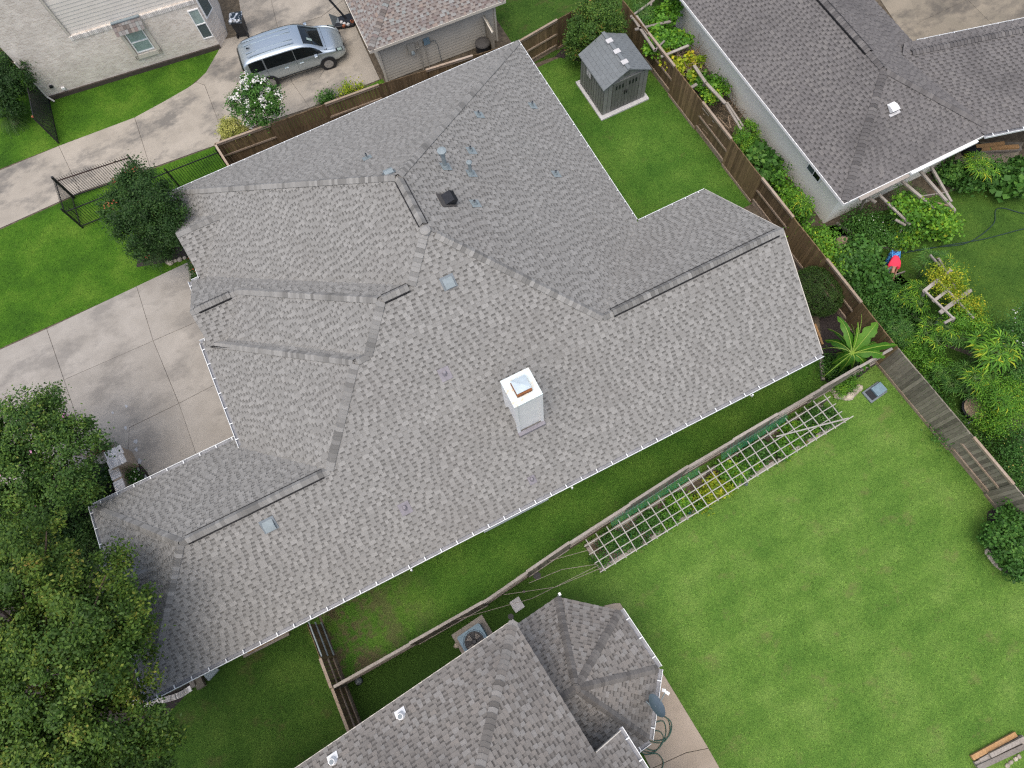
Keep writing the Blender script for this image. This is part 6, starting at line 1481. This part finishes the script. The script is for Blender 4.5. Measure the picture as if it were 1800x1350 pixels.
shrub('large rounded hedge bush with reddish leaf tips behind the grey shed', G(1030, 80), [S(1040, 40, 2.3, 1.05, 1.0, .9), S(1065, 30, 2.2, .85, .8, .8), S(1025, 62, 1.7, .9, .8, .8), S(1012, 85, 1.1, .6, .6, .6), S(1075, 50, 1.6, .7, .7, .7), S(1048, 20, 2.2, .8, .7, .7)], 'l_photinia', 30000, .085, seed=12, clumps=420, crad=.22, shell=.6)
shrub('tightly clipped dark round box shrub between gable and fence', G(1432, 530), [S(1437, 512, .85, .95, 1.1, .75)], 'l_box', 26000, .042, seed=13, clumps=2600, crad=.07, shell=.93)
shrub('rounded shrub with small red flowers at the corner of the roofed porch', G(345, 480), [S(347, 462, .8, .4, .5, .45), S(352, 482, .7, .4, .45, .4)], 'l_bush', 6500, .06, seed=14, clumps=110, crad=.13, flowers=[('f_red', 70, .06)])
shrub('dark leafy shrub at the far top left behind the mesh panel', G(15, 150), [S(12, 135, 2.2, 1.1, 1.1, .9), S(20, 165, 1.6, 1.0, .9, .8), S(-20, 150, 2.0, 1.1), S(5, 110, 2.2, .8)], 'l_dark', 17000, .10, seed=15, clumps=200, crad=.3)
shrub('dark leafy bush behind the curved stone edging at the right edge', G(1775, 970), [S(1770, 945, .8, .8, .8, .6), S(1790, 980, .8, .7, .7, .6), S(1785, 910, .7, .6, .6, .5), S(1815, 950, .9, .9, .9, .6)], 'l_veg', 15000, .13, seed=16, clumps=170, crad=.26)
shrub('green shrub with tiny yellow and white flowers at the right edge beyond the grey fence', G(1785, 800), [S(1785, 815, .9, .6, .8, .5), S(1805, 790, .9, .8, .9, .6), S(1800, 840, .8, .6, .6, .5)], 'l_veg', 9000, .07, seed=17, clumps=140, flowers=[('f_yellow', 120, .04)])
shrub('tall shrub with small white flowers at the right edge above the bench', G(1790, 620), [S(1780, 610, 1.5, .8, 1.0, .7), S(1800, 580, 1.6, .9, .9, .7), S(1795, 650, 1.4, .7, .8, .6), S(1760, 618, 1.1, .45, .5, .4)], 'l_veg', 13000, .075, seed=18, clumps=200, flowers=[('f_white', 90, .05)])
shrub('feathery yellow green shrub over the black tub at the right edge', G(1765, 705), [S(1765, 700, 1.3, .8, .9, .6), S(1790, 690, 1.3, .8, .8, .6), S(1775, 735, 1.0, .8, .6, .5), S(1740, 730, .9, .6, .5, .4)], 'l_bright', 15000, .075, seed=19, clumps=220, elong=2.6)
shrub('bright green feathery bush against the white wall', G(1320, 245), [S(1313, 232, 1.1, .5, .6, .5), S(1306, 252, .9, .5, .5, .4)], 'l_bright', 8000, .07, seed=20, clumps=110, crad=.16, elong=2.8)
shrub('low yellow green sprigs on the verge beside the board fence', G(610, 160), [S(607, 157, .3, .3, .2, .2), S(625, 156, .15, .35, .15, .12)], 'l_yellow', 900, .09, seed=22, clumps=16, stems=False)
shrub('dark green tuft on the verge beside the board fence', G(572, 172), [S(572, 172, .2, .32, .16, .16)], 'l_veg', 900, .09, seed=23, clumps=14, stems=False)
shrub('small bright plant inside the ring of tan stones', G(1487, 680), [S(1486, 680, .3, .5, .4, .25)], 'l_bright', 2600, .07, seed=24, clumps=40, crad=.18, stems=False, elong=2.4)
shrub('flowering plants crowded around the brick pillar pots', G(190, 800), [S(186, 785, .45, .22, .2, .15), S(192, 838, .45, .3, .25, .2), S(234, 842, .35, .3, .4, .15), S(196, 825, .4, .2, .2, .15)], 'l_veg', 3000, .06, seed=25, clumps=50, flowers=[('f_white', 30, .06)], stems=False)
# vines on the pergolas and loose vegetable beds
def veg(label, pts, mat, n, size, seed, rz=.35, r=.5, z=.5, **k):
    return shrub(label, G(*pts[0]), [S(px, py, z + (q[0] if q else 0), r, r, rz) for px, py, *q in pts], mat, n, size, name='vegetable_plant', cat='plant', seed=seed, **k)
veg('bright vine with yellow leaves on the pergola nearest the top of the picture', [(1165, 30), (1150, 48), (1180, 20), (1170, 60), (1150, 70)], 'l_bright', 3600, .15, 31, z=1.5, r=.42, rz=.18, clumps=46, elong=1.15, crad=.24)
veg('green vine trailing over the pergola beside the brace', [(1185, 72), (1160, 75), (1198, 70), (1150, 85)], 'l_bright', 3300, .14, 32, z=1.4, r=.42, rz=.2, clumps=46, elong=1.15, crad=.24)
veg('yellow squash vine lying along the board fence', [(1178, 108), (1205, 112), (1190, 118), (1215, 132), (1222, 105), (1168, 98)], 'l_yellow', 1900, .15, 33, z=1.2, r=.35, rz=.15, clumps=34, elong=1.1, crad=.22)
veg('green and yellow vine at the lower end of the long pergola', [(1238, 140), (1255, 150), (1225, 145), (1250, 165), (1265, 160)], 'l_bright', 2600, .14, 34, z=1.0, r=.38, rz=.2, clumps=40, elong=1.15, crad=.24)
veg('broad leaved green plants along the white wall', [(1335, 265), (1350, 290), (1345, 310), (1325, 275)], 'l_veg', 1500, .26, 35, z=.8, r=.42, rz=.3, clumps=26, elong=1.2, crad=.3)
veg('tall okra like plants between fence and white wall', [(1370, 315), (1378, 335), (1395, 350), (1360, 300), (1405, 375), (1412, 395), (1400, 360)], 'l_bright', 3600, .13, 36, z=.8, r=.45, rz=.35, clumps=80, elong=1.6)
veg('leafy plants by the black tub beside the fence', [(1450, 425), (1458, 450), (1445, 440), (1470, 470)], 'l_bright', 3200, .12, 37, z=.6, r=.42, rz=.3, clumps=50, elong=1.6)
veg('large dark leaved plants left of the bending person', [(1510, 445), (1525, 460), (1505, 470), (1535, 480), (1520, 440), (1490, 460)], 'l_veg', 5200, .17, 38, z=.7, r=.5, rz=.35, clumps=80, elong=1.3)
veg('dense herbs below the bending person', [(1560, 505), (1580, 520), (1555, 530), (1600, 510), (1530, 515), (1545, 545), (1575, 545), (1600, 535)], 'l_veg', 4300, .095, 39, z=.5, r=.5, rz=.3, clumps=90)
veg('grassy herbs along the fence beyond the banana', [(1500, 500), (1520, 525), (1540, 560), (1560, 575), (1575, 595)], 'l_veg', 2600, .10, 40, z=.45, r=.4, rz=.25, clumps=60, elong=2.6)
veg('bushy plants under the sloping pergola beams', [(1530, 400), (1550, 395), (1520, 385), (1545, 415), (1565, 415), (1500, 395)], 'l_veg', 5600, .09, 41, z=.5, r=.55, rz=.3, clumps=130, flowers=[('f_white', 40, .05)])
veg('yellow green vines on the sloping pergola beams', [(1600, 375), (1625, 370), (1640, 378), (1585, 360), (1660, 385)], 'l_bright', 3600, .13, 42, z=1.5, r=.42, rz=.2, clumps=60, elong=1.2)
veg('low leafy plants inside the terracotta edging', [(1630, 395), (1650, 398), (1610, 400), (1665, 400), (1590, 420), (1580, 405)], 'l_bright', 3600, .14, 43, z=.35, r=.45, rz=.2, clumps=50, elong=1.3)
veg('row of broad green plants against the terrace of the white house', [(1690, 315), (1715, 310), (1740, 305), (1760, 310), (1780, 300), (1675, 305)], 'l_veg', 6000, .14, 44, z=.6, r=.5, rz=.35, clumps=90, elong=1.4)
veg('large leaved plants at the right edge by the terrace', [(1790, 315), (1800, 300), (1785, 330)], 'l_veg', 1300, .3, 45, z=.7, r=.5, rz=.3, clumps=26, elong=1.2)
veg('yellow flowering vine on the trellis pergola', [(1665, 505), (1690, 520), (1705, 535), (1680, 490), (1712, 550), (1660, 500), (1650, 480)], 'l_yellow', 5200, .075, 46, z=1.7, r=.4, rz=.15, clumps=90)
veg('mounded green shrub at the lower end of the trellis pergola', [(1705, 550), (1690, 560), (1715, 565)], 'l_bright', 5000, .09, 47, z=1.4, r=.5, rz=.3, clumps=80, elong=2.4)
veg('seedlings and herbs around the grey bucket', [(1600, 560), (1620, 590), (1590, 580), (1640, 600), (1610, 610)], 'l_veg', 4500, .08, 48, z=.25, r=.55, rz=.15, clumps=90)
veg('dark ground cover between the palm like plant and the grey fence', [(1640, 690), (1655, 720), (1630, 670), (1670, 745), (1660, 760), (1740, 770)], 'l_veg', 2800, .10, 49, z=.25, r=.6, rz=.18, clumps=130)
veg('tall grassy clump beyond the end of the banana bed', [(1610, 625), (1640, 640), (1600, 610), (1665, 655)], 'l_bright', 2600, .14, 50, z=.5, r=.5, rz=.3, clumps=60, elong=4.5)
veg('leafy ground plants inside the banana bed by the fence', [(1550, 575), (1560, 590), (1470, 650), (1490, 655), (1455, 640), (1540, 600), (1520, 600)], 'l_veg', 5200, .09, 51, z=.35, r=.42, rz=.22, clumps=80)
for i, (a, b_, m_, s_, lab) in enumerate(((1.0, .6, 'l_veg', .075, 'feathery greens at the low left end of the raised bed'), (2.6, .5, 'l_veg', .08, 'dark herbs left of centre in the raised bed'), (3.8, .5, 'l_bright', .10, 'pale seedlings below the dark herbs of the raised bed'), (5.2, .35, 'l_yellow', .11, 'yellow vine winding across the middle of the raised bed'), (6.4, .6, 'l_bright', .12, 'yellow green vine right of the middle of the raised bed'), (7.6, .6, 'l_veg', .12, 'broad green plants right of the yellow vines in the raised bed'), (9.2, .5, 'l_bright', .11, 'light green plants towards the upper right of the raised bed'), (10.4, .6, 'l_veg', .08, 'thin greens at the upper right end of the raised bed'))):
    bl = [(tuple(tp(a + dx, max(.25, min(.95, b_ + dy)), .42)), (.55, .36, .22)) for dx, dy in ((-.5, -.1), (0, .15), (.5, -.15), (.2, .2))]
    shrub(lab, tp(a, b_, 0), bl, m_, 3400 if s_ > .09 else 4600, s_, name='vegetable_plant', cat='plant', seed=60 + i, clumps=38, crad=.22, elong=1.5, stems=False)
b = MB(); rr = random.Random(4)
for i in range(60):
    p = tp(.4 + rr.random() * 1.6, .2 + rr.random() * .8, .3); b.tube([p, p + Vector((rr.uniform(-.4, .4), rr.uniform(-.3, .3), rr.uniform(0, .3)))], .008, 4)
tag(b.build('dry_stalks', M['deadstem']), 'tangle of dry pale stalks at the lower left end of the raised bed', kind='stuff')
for a, b_, m_, lab in ((9.6, .1, 'f_red', 'red and white garden ornament at the upper right of the raised bed'), (4.1, .15, 'hose', 'blue bottle at the lower edge of the raised bed'), (6.6, -.05, 'galv_d', 'dark blue strap on the lower timber of the raised bed')):
    p = tp(a, b_, .42); b = MB(); b.lathe(p, [(.05, -.1), (.07, 0), (.05, .08), (.01, .14)], 10); tag(b.build('ornament', M[m_]), lab, 'ornament')
b = MB(); rr = random.Random(9)
for i in range(160):
    p = G(rr.uniform(1235, 1300), rr.uniform(180, 240), .3); 
    if rr.random() < .5: p = G(rr.uniform(1190, 1230), rr.uniform(85, 130), 1.0)
    b.tube([p, p + Vector((rr.uniform(-.4, .4), rr.uniform(-.4, .4), rr.uniform(-.1, .3))), p + Vector((rr.uniform(-.7, .7), rr.uniform(-.7, .7), rr.uniform(-.2, .4)))], .010, 4)
tag(b.build('dry_vines', M['deadstem']), 'tangle of dry grey vine stems hanging in the long pergola', kind='stuff')
# radiating plants
def frond_plant(label, base, h, stems, nleaf, L, mat, seed, name='cassava_plant', fan=7, w=.045, cat='plant', spread=.5, droop=.35, rib='l_rib'):
    t = thing(name, label, cat, (base[0], base[1], 0)); r_ = random.Random(seed); leaf = MB(); st = MB()
    for s in range(stems):
        a0 = r_.uniform(0, 6.28); tip = Vector((base[0] + spread * math.cos(a0) * r_.uniform(.3, 1), base[1] + spread * math.sin(a0) * r_.uniform(.3, 1), h * r_.uniform(.75, 1.1)))
        st.tube([(base[0], base[1], 0), tip], [.03, .015], 6)
        for i in range(nleaf):
            a = 2 * math.pi * (i + r_.random() * .6) / nleaf; d = Vector((math.cos(a), math.sin(a), r_.uniform(-.1, .4))).normalized(); c = tip + d * L * .55 * r_.uniform(.5, 1.1); st.tube([tip, c], [.008, .005], 4)
            up = (Vector((0, 0, 1)) - d * d.z).normalized(); side = d.cross(up)
            for k in range(fan):
                b_ = (k - (fan - 1) / 2) * (4.2 / fan); e = (d * math.cos(b_) + side * math.sin(b_)); l = L * .62 * (1 - .12 * abs(b_)) * r_.uniform(.85, 1.1)
                m = c + e * l * .55 + Vector((0, 0, .02)); q = c + e * l - Vector((0, 0, droop * l)); s2 = e.cross(Vector((0, 0, 1))).normalized() * w * l / .4
                leaf.add([c, m + s2 * .5, q, m - s2 * .5], [(0, 1, 2, 3)], r_.random())
    leaf.build('foliage', M[mat], t); st.build('stem', M['stem'], t)
    return t
fp = frond_plant
fp('cassava like plant at the right end of the sloping beams', G(1690, 330), 1.6, 5, 9, .6, 'l_bright', 1)
fp('cassava like plant right of the bending person', G(1610, 490), 1.5, 6, 9, .55, 'l_veg', 2); fp('finger leaved plant hanging over the trellis pergola top', G(1640, 505), 1.6, 4, 8, .5, 'l_bright', 3)
fp('large papaya like plant below the trellis pergola', G(1695, 640), 1.9, 6, 9, .75, 'l_bright', 4, w=.06)
fp('finger leaved plant with pale centres beside the bench', G(1720, 690), 1.5, 9, 10, .6, 'l_bright', 5, spread=1.1, w=.035); fp('finger leaved plant left of the bench with pale centres', G(1690, 690), 1.2, 7, 10, .6, 'l_veg', 6, spread=.9, w=.035)
fp('finger leaved plant at the end of the white wall', G(1405, 390), 1.2, 4, 8, .5, 'l_bright', 7); fp('finger leaved plant at the top of the long pergola', G(1120, 60), 1.7, 4, 8, .55, 'l_veg', 8)
fp('finger leaved bluish plant beyond the banana', G(1565, 590), .9, 4, 8, .5, 'l_veg', 9); fp('finger leaved plants among the sloping beams', G(1570, 390), 1.4, 7, 9, .5, 'l_veg', 10, spread=1.0)
fp('cassava like plant in the middle of the herb beds', G(1595, 540), 1.1, 5, 8, .5, 'l_bright', 21, spread=.6); fp('cassava like plant near the fence corner beyond the banana', G(1625, 600), 1.2, 5, 8, .55, 'l_bright', 22, spread=.7); fp('finger leaved plant between the grey bucket and the papaya like plant', G(1660, 600), 1.3, 5, 8, .55, 'l_veg', 23, spread=.6); fp('small finger leaved plant at the grey fence below the papaya like plant', G(1650, 680), .8, 4, 8, .45, 'l_veg', 24)
# spiky cycads
def cycad(label, p, h, L, n, seed, mat='l_dark'):
    t = thing('cycad', label, 'plant', p); r_ = random.Random(seed); leaf = MB()
    for i in range(n):
        a = 2 * math.pi * i / n * 2.4; el = r_.uniform(.1, 1.0); d = Vector((math.cos(a), math.sin(a), 0)); l = L * r_.uniform(.8, 1.1); prev = Vector((p[0], p[1], h)); pts = []
        for k in range(9): u = k / 8; pts.append(Vector((p[0], p[1], h)) + d * l * (u * (.55 + .45 * (1 - el)) + 0) + Vector((0, 0, l * (el * u * 1.0 - .75 * u * u))))
        for k in range(8):
            c = pts[k]; e = pts[k + 1]; m_ = (c + e) / 2; ax_ = (e - c).normalized(); s_ = ax_.cross(Vector((0, 0, 1))).normalized(); wl = .17 * math.sin(math.pi * (k + 1) / 9.5) + .03
            for sg in (-1, 1):
                for q in (c, m_): leaf.add([q, q + ax_ * .02, q + s_ * sg * wl + ax_ * wl * .6 - Vector((0, 0, .02))], [(0, 1, 2)], r_.random())
            leaf.add([c - s_ * .008, c + s_ * .008, e + s_ * .008, e - s_ * .008], [(0, 1, 2, 3)], 1)
    leaf.build('fronds', M[mat], t); b = MB(); b.lathe((p[0], p[1], 0), [(.2, 0), (.17, h)], 12); b.build('trunk', M['bark'], t)
cycad('dark spiky cycad below the dense tree by the iron fence', G(282, 450), .45, 1.3, 40, 1); cycad('dark spiky cycad under the shrub at the far top left', G(28, 215), .4, 1.25, 40, 2)
cycad('dark spiky cycad in the shadow beside the lower left eave', G(160, 955), .4, 1.2, 36, 3)
# banana
bn = thing('banana_plant', 'big banana plant with long broad leaves in the corner of the fences', 'plant', G(1500, 655))
bb = G(1500, 655); crownp = G(1497, 622, 1.75); b = MB(); b.tube([bb, (bb + crownp) / 2, crownp], [.14, .12, .07], 10); b.build('trunk', M['stem'], bn)
def bleaf(tip, ztip, w, sag, mat_t, tw=0.0, start=None, z0=1.7):
    a = start or crownp; e = G(tip[0], tip[1], ztip); n_ = 14; d = (e - a); b = MB(); rb = MB(); pts = []; horiz = Vector((d.x, d.y, 0)).normalized(); side = Vector((-horiz.y, horiz.x, 0))
    for i in range(n_ + 1): u = i / n_; pts.append(a + d * u + Vector((0, 0, sag * 4 * u * (1 - u))))
    vs = []
    for i, p in enumerate(pts):
        u = i / n_; ww = w * (0 if u < .12 else math.sin(math.pi * min(1, ((u - .12) / .88)) ** .75) ** .6) + .012; jag = 1 + .10 * math.sin(i * 2.1 + w * 9)
        s = (side * math.cos(tw) + Vector((0, 0, math.sin(tw))));  dn = Vector((0, 0, -.22 * ww))
        s_b = (side * math.cos(tw) - Vector((0, 0, math.sin(tw)))) if False else s
        vs += [p + s * ww * jag + dn, p + Vector((0, 0, .0)), p - s_b * ww * (2 - jag) + dn]
    for i in range(n_):
        if i % 4 == 3 and i > 3: vs[i * 3] = vs[i * 3].lerp(vs[i * 3 + 1], .45 if i % 8 == 3 else .15); vs[i * 3 + 2] = vs[i * 3 + 2].lerp(vs[i * 3 + 1], .12 if i % 8 == 3 else .5)
    for i in range(n_): b.add([vs[i * 3], vs[i * 3 + 1], vs[i * 3 + 4], vs[i * 3 + 3]], [(0, 1, 2, 3)], mat_t); b.add([vs[i * 3 + 1], vs[i * 3 + 2], vs[i * 3 + 5], vs[i * 3 + 4]], [(0, 1, 2, 3)], mat_t * .8)
    lf = b.build('leaf', M['l_banana'], bn)
    rb.tube([p + Vector((0, 0, .012)) for p in pts], [.022 - .015 * i / n_ for i in range(n_ + 1)], 5); rb.build('midrib', M['l_rib'], lf)
bleaf((1542, 566), 2.5, .25, .28, .9); bleaf((1472, 556), 2.2, .17, .3, .7); bleaf((1508, 566), 2.4, .13, .25, 1.0, .8); bleaf((1577, 607), 2.3, .20, .3, .55, 1.1); bleaf((1556, 628), 1.7, .20, .35, .75, .4)
bleaf((1448, 662), 1.5, .16, .35, .7, 1.2); bleaf((1446, 613), 1.6, .17, .3, .45, 1.2); bleaf((1476, 645), 1.0, .20, .3, .35); bleaf((1508, 632), 1.3, .18, .2, .9); bleaf((1475, 655), .8, .15, .3, .3, .6)
bleaf((1455, 578), 1.2, .18, .35, .2, .6); bleaf((1496, 570), 1.6, .15, .3, .25, 1.2); bleaf((1514, 552), 1.9, .13, .3, .3, 1.2); bleaf((1450, 598), 1.2, .2, .3, .3); bleaf((1485, 600), 1.3, .22, .2, .2); bleaf((1530, 648), .8, .2, .3, .3)
bleaf((1462, 640), .9, .17, .4, .55, .3); bleaf((1535, 585), 1.9, .15, .3, .45, .5); bleaf((1485, 575), 1.5, .16, .35, .5, .3); bleaf((1521, 652), 1.1, .15, .3, .6, .5)
bleaf((1496, 650), 1.0, .12, .3, .5, 1.0); bleaf((1540, 602), 1.5, .15, .2, .4, .9); bleaf((1470, 622), 1.2, .22, .2, .25)

# ------------------------------------------------------------------ bending person
def skinned(name, joints, edges, radii, mat, parent, sub=2, root=0):
    me = bpy.data.meshes.new(name); me.from_pydata([tuple(j) for j in joints], edges, []); me.materials.append(M[mat])
    o = link(name, me, parent); o.modifiers.new('skin', 'SKIN')
    sv = me.skin_vertices[0].data if me.skin_vertices else None
    if sv is None:
        bpy.context.view_layer.objects.active = o
    for i, r_ in enumerate(radii): me.skin_vertices[0].data[i].radius = (r_, r_) if not isinstance(r_, tuple) else r_
    me.skin_vertices[0].data[root].use_root = True
    s = o.modifiers.new('sub', 'SUBSURF'); s.levels = sub; s.render_levels = sub
    return o
pf = G(1556, 474); hipp = G(1572, 450, .88); fdir = Vector((G(1570, 472, .8).x - hipp.x, G(1570, 472, .8).y - hipp.y, 0)).normalized(); sdv = Vector((-fdir.y, fdir.x, 0))
pr = thing('person', 'person in a red shirt and blue patterned trousers bending down to pick vegetables', 'person', (hipp.x, hipp.y, 0))
Lc = chainb(pr).inverted()
hip = Vector((0, 0, .90)); f, s = fdir, sdv
J = {'pel': hip, 'wai': hip + f * .20 + Vector((0, 0, .08)), 'che': hip + f * .42 + Vector((0, 0, .05)), 'nec': hip + f * .56 + Vector((0, 0, -.03)), 'hed': hip + f * .66 + Vector((0, 0, -.12)), 'crn': hip + f * .75 + Vector((0, 0, -.20))}
for sg, q in ((1, 'l'), (-1, 'r')):
    J['hj' + q] = hip + s * sg * .11; J['kn' + q] = hip + s * sg * .14 + f * .12 + Vector((0, 0, -.44)); J['an' + q] = hip + s * sg * .15 - f * (.05 if sg > 0 else -.12) + Vector((0, 0, -.82)); J['to' + q] = J['an' + q] + f * .18 + Vector((0, 0, -.05))
    J['sh' + q] = hip + f * .46 + s * sg * .19 + Vector((0, 0, .0)); J['el' + q] = J['sh' + q] + f * .12 + s * sg * -.0 + Vector((0, 0, -.26)); J['wr' + q] = J['el' + q] + f * .16 + Vector((0, 0, -.20)); J['ha' + q] = J['wr' + q] + f * .07 + Vector((0, 0, -.06))
reach = (G(1553, 484, .3) - Vector((hipp.x, hipp.y, 0))); sgn_ = 'r' if (reach - hip).dot(s) < 0 else 'l'
J['wr' + sgn_] = Vector((reach.x, reach.y, .32)); J['el' + sgn_] = (J['sh' + sgn_] + J['wr' + sgn_]) / 2 + Vector((0, 0, .03)); J['ha' + sgn_] = J['wr' + sgn_] + (J['wr' + sgn_] - J['el' + sgn_]).normalized() * .08
names = list(J); E_l = [('pel', 'wai'), ('wai', 'che'), ('che', 'nec'), ('nec', 'hed'), ('hed', 'crn')] + [(a + q, b_ + q) for q in 'lr' for a, b_ in (('hj', 'kn'), ('kn', 'an'), ('an', 'to'), ('sh', 'el'), ('el', 'wr'), ('wr', 'ha'))] + [('pel', 'hjl'), ('pel', 'hjr'), ('che', 'shl'), ('che', 'shr')]
RAD = {'pel': .13, 'wai': .115, 'che': .13, 'nec': .055, 'hed': .085, 'crn': .075, 'hj': .09, 'kn': .055, 'an': .038, 'to': .032, 'sh': .055, 'el': .04, 'wr': .027, 'ha': .032}
skinned('body', [J[k] for k in names], [(names.index(a), names.index(b_)) for a, b_ in E_l], [RAD.get(k, RAD.get(k[:-1], .05)) for k in names], 'skin', pr)
def cloth(name, ks, es, rad, mat):
    skinned(name, [J[k] for k in ks], [(ks.index(a), ks.index(b_)) for a, b_ in es], rad, mat, pr)
cloth('shirt', ['wai', 'che', 'nec', 'shl', 'shr', 'ell', 'elr', 'pel'], [('pel', 'wai'), ('wai', 'che'), ('che', 'nec'), ('che', 'shl'), ('che', 'shr')], [.155, .165, .07, .085, .085, .06, .06, .15], 'shirt') if False else None
J['sl'] = J['shl'].lerp(J['ell'], .55); J['sr'] = J['shr'].lerp(J['elr'], .55); J['hm'] = hip + f * .06 + Vector((0, 0, .03)); J['nk'] = J['che'].lerp(J['nec'], .6)
cloth('shirt', ['hm', 'wai', 'che', 'nk', 'shl', 'shr', 'sl', 'sr'], [('hm', 'wai'), ('wai', 'che'), ('che', 'nk'), ('che', 'shl'), ('che', 'shr'), ('shl', 'sl'), ('shr', 'sr')], [.165, .165, .175, .085, .085, .085, .07, .07], 'shirt')
J['al'] = J['knl'].lerp(J['anl'], .85); J['ar'] = J['knr'].lerp(J['anr'], .85)
cloth('trousers', ['pel', 'hjl', 'hjr', 'knl', 'knr', 'al', 'ar'], [('pel', 'hjl'), ('pel', 'hjr'), ('hjl', 'knl'), ('hjr', 'knr'), ('knl', 'al'), ('knr', 'ar')], [.17, .125, .125, .09, .09, .075, .075], 'floral')
hc = J['hed'].lerp(J['crn'], .55); b = MB(); hd_ = (J['crn'] - J['hed']).normalized(); upb = Vector((0, 0, 1)); sd_ = hd_.cross(upb).normalized(); bk_ = sd_.cross(hd_)
n_ = 16
b.add([hc + hd_ * (.012 + .112 * math.cos(p_)) + (sd_ * math.cos(a * 2 * math.pi / n_) + bk_ * math.sin(a * 2 * math.pi / n_)) * .105 * math.sin(p_) + bk_ * .02 for p_ in (.15, .5, .9, 1.3, 1.7) for a in range(n_)], [(i * n_ + k, i * n_ + (k + 1) % n_, (i + 1) * n_ + (k + 1) % n_, (i + 1) * n_ + k) for i in range(4) for k in range(n_)] + [tuple(range(n_ - 1, -1, -1))]); b.build('hair', M['hair'], pr, smooth=True, local=True)
for q in 'lr':
    h0 = J['ha' + q]; dr = (J['ha' + q] - J['wr' + q]).normalized(); sx2 = dr.cross(Vector((0, 0, 1))).normalized(); b = MB()
    for k, (o_, l_) in enumerate(((-.028, .055), (-.010, .068), (.008, .072), (.026, .062))): b.tube([h0 + sx2 * o_, h0 + sx2 * o_ * 1.1 + dr * l_ * .55, h0 + sx2 * o_ * 1.1 + dr * l_ * .85 - Vector((0, 0, .02))], [.009, .008, .006], 6)
    b.tube([h0 - dr * .03 - sx2 * .03, h0 - sx2 * .055 + dr * .01, h0 - sx2 * .05 + dr * .035], [.010, .009, .007], 6); b.build('fingers', M['skin'], pr, local=True)
b = MB(); c = hc - bk_ * .085; b.add([c + sd_ * .012, c - sd_ * .012, c - bk_ * .025 + hd_ * -.0, c + hd_ * .045], [(0, 1, 2), (0, 2, 3), (1, 3, 2)]); b.build('nose', M['skin'], pr, local=True)
for sg in (-1, 1):
    b = MB(); c = hc + sd_ * sg * .088; b.lathe((0, 0, 0), [(.012, -.01), (.022, 0), (.012, .01)], 10); b.v = [tuple(c + hd_ * x + bk_ * y + sd_ * z) for x, y, z in b.v]; b.build('ear', M['skin'], pr, local=True)
    b = MB(); b.lathe(c * 0 + hc - bk_ * .088 + sd_ * sg * .03 + hd_ * -.0, [(.008, -.006), (.01, 0), (.006, .006)], 8); b.build('eye', M['hair'], pr, local=True)
bp = G(1566, 472, .35); t = thing('bag', 'pale blue bag beside the bending person', 'bag', (bp.x, bp.y, 0)); b = MB(); b.add([(bp.x - .14, bp.y - .1, .02), (bp.x + .14, bp.y - .1, .02), (bp.x + .14, bp.y + .1, .02), (bp.x - .14, bp.y + .1, .02), (bp.x - .18, bp.y - .12, .42), (bp.x + .17, bp.y - .09, .40), (bp.x + .16, bp.y + .11, .44), (bp.x - .16, bp.y + .09, .40)], [(3, 2, 1, 0), (0, 1, 5, 4), (1, 2, 6, 5), (2, 3, 7, 6), (3, 0, 4, 7), (4, 5, 6, 7)]); b.build('sack', M['sack'], t, bevel=.02)
for o in COL.objects:
    if 'kind' in o and o['kind'] is None: del o['kind']
# terracotta edging
b = MB(); b.tube(smooth_pts([G(*q, .08) for q in [(1603, 408), (1612, 413), (1624, 414), (1634, 411), (1641, 406)]]), .07, 8); tag(b.build('edging', M['terracotta']), 'curved orange terracotta edging below the leafy bed', 'edging')
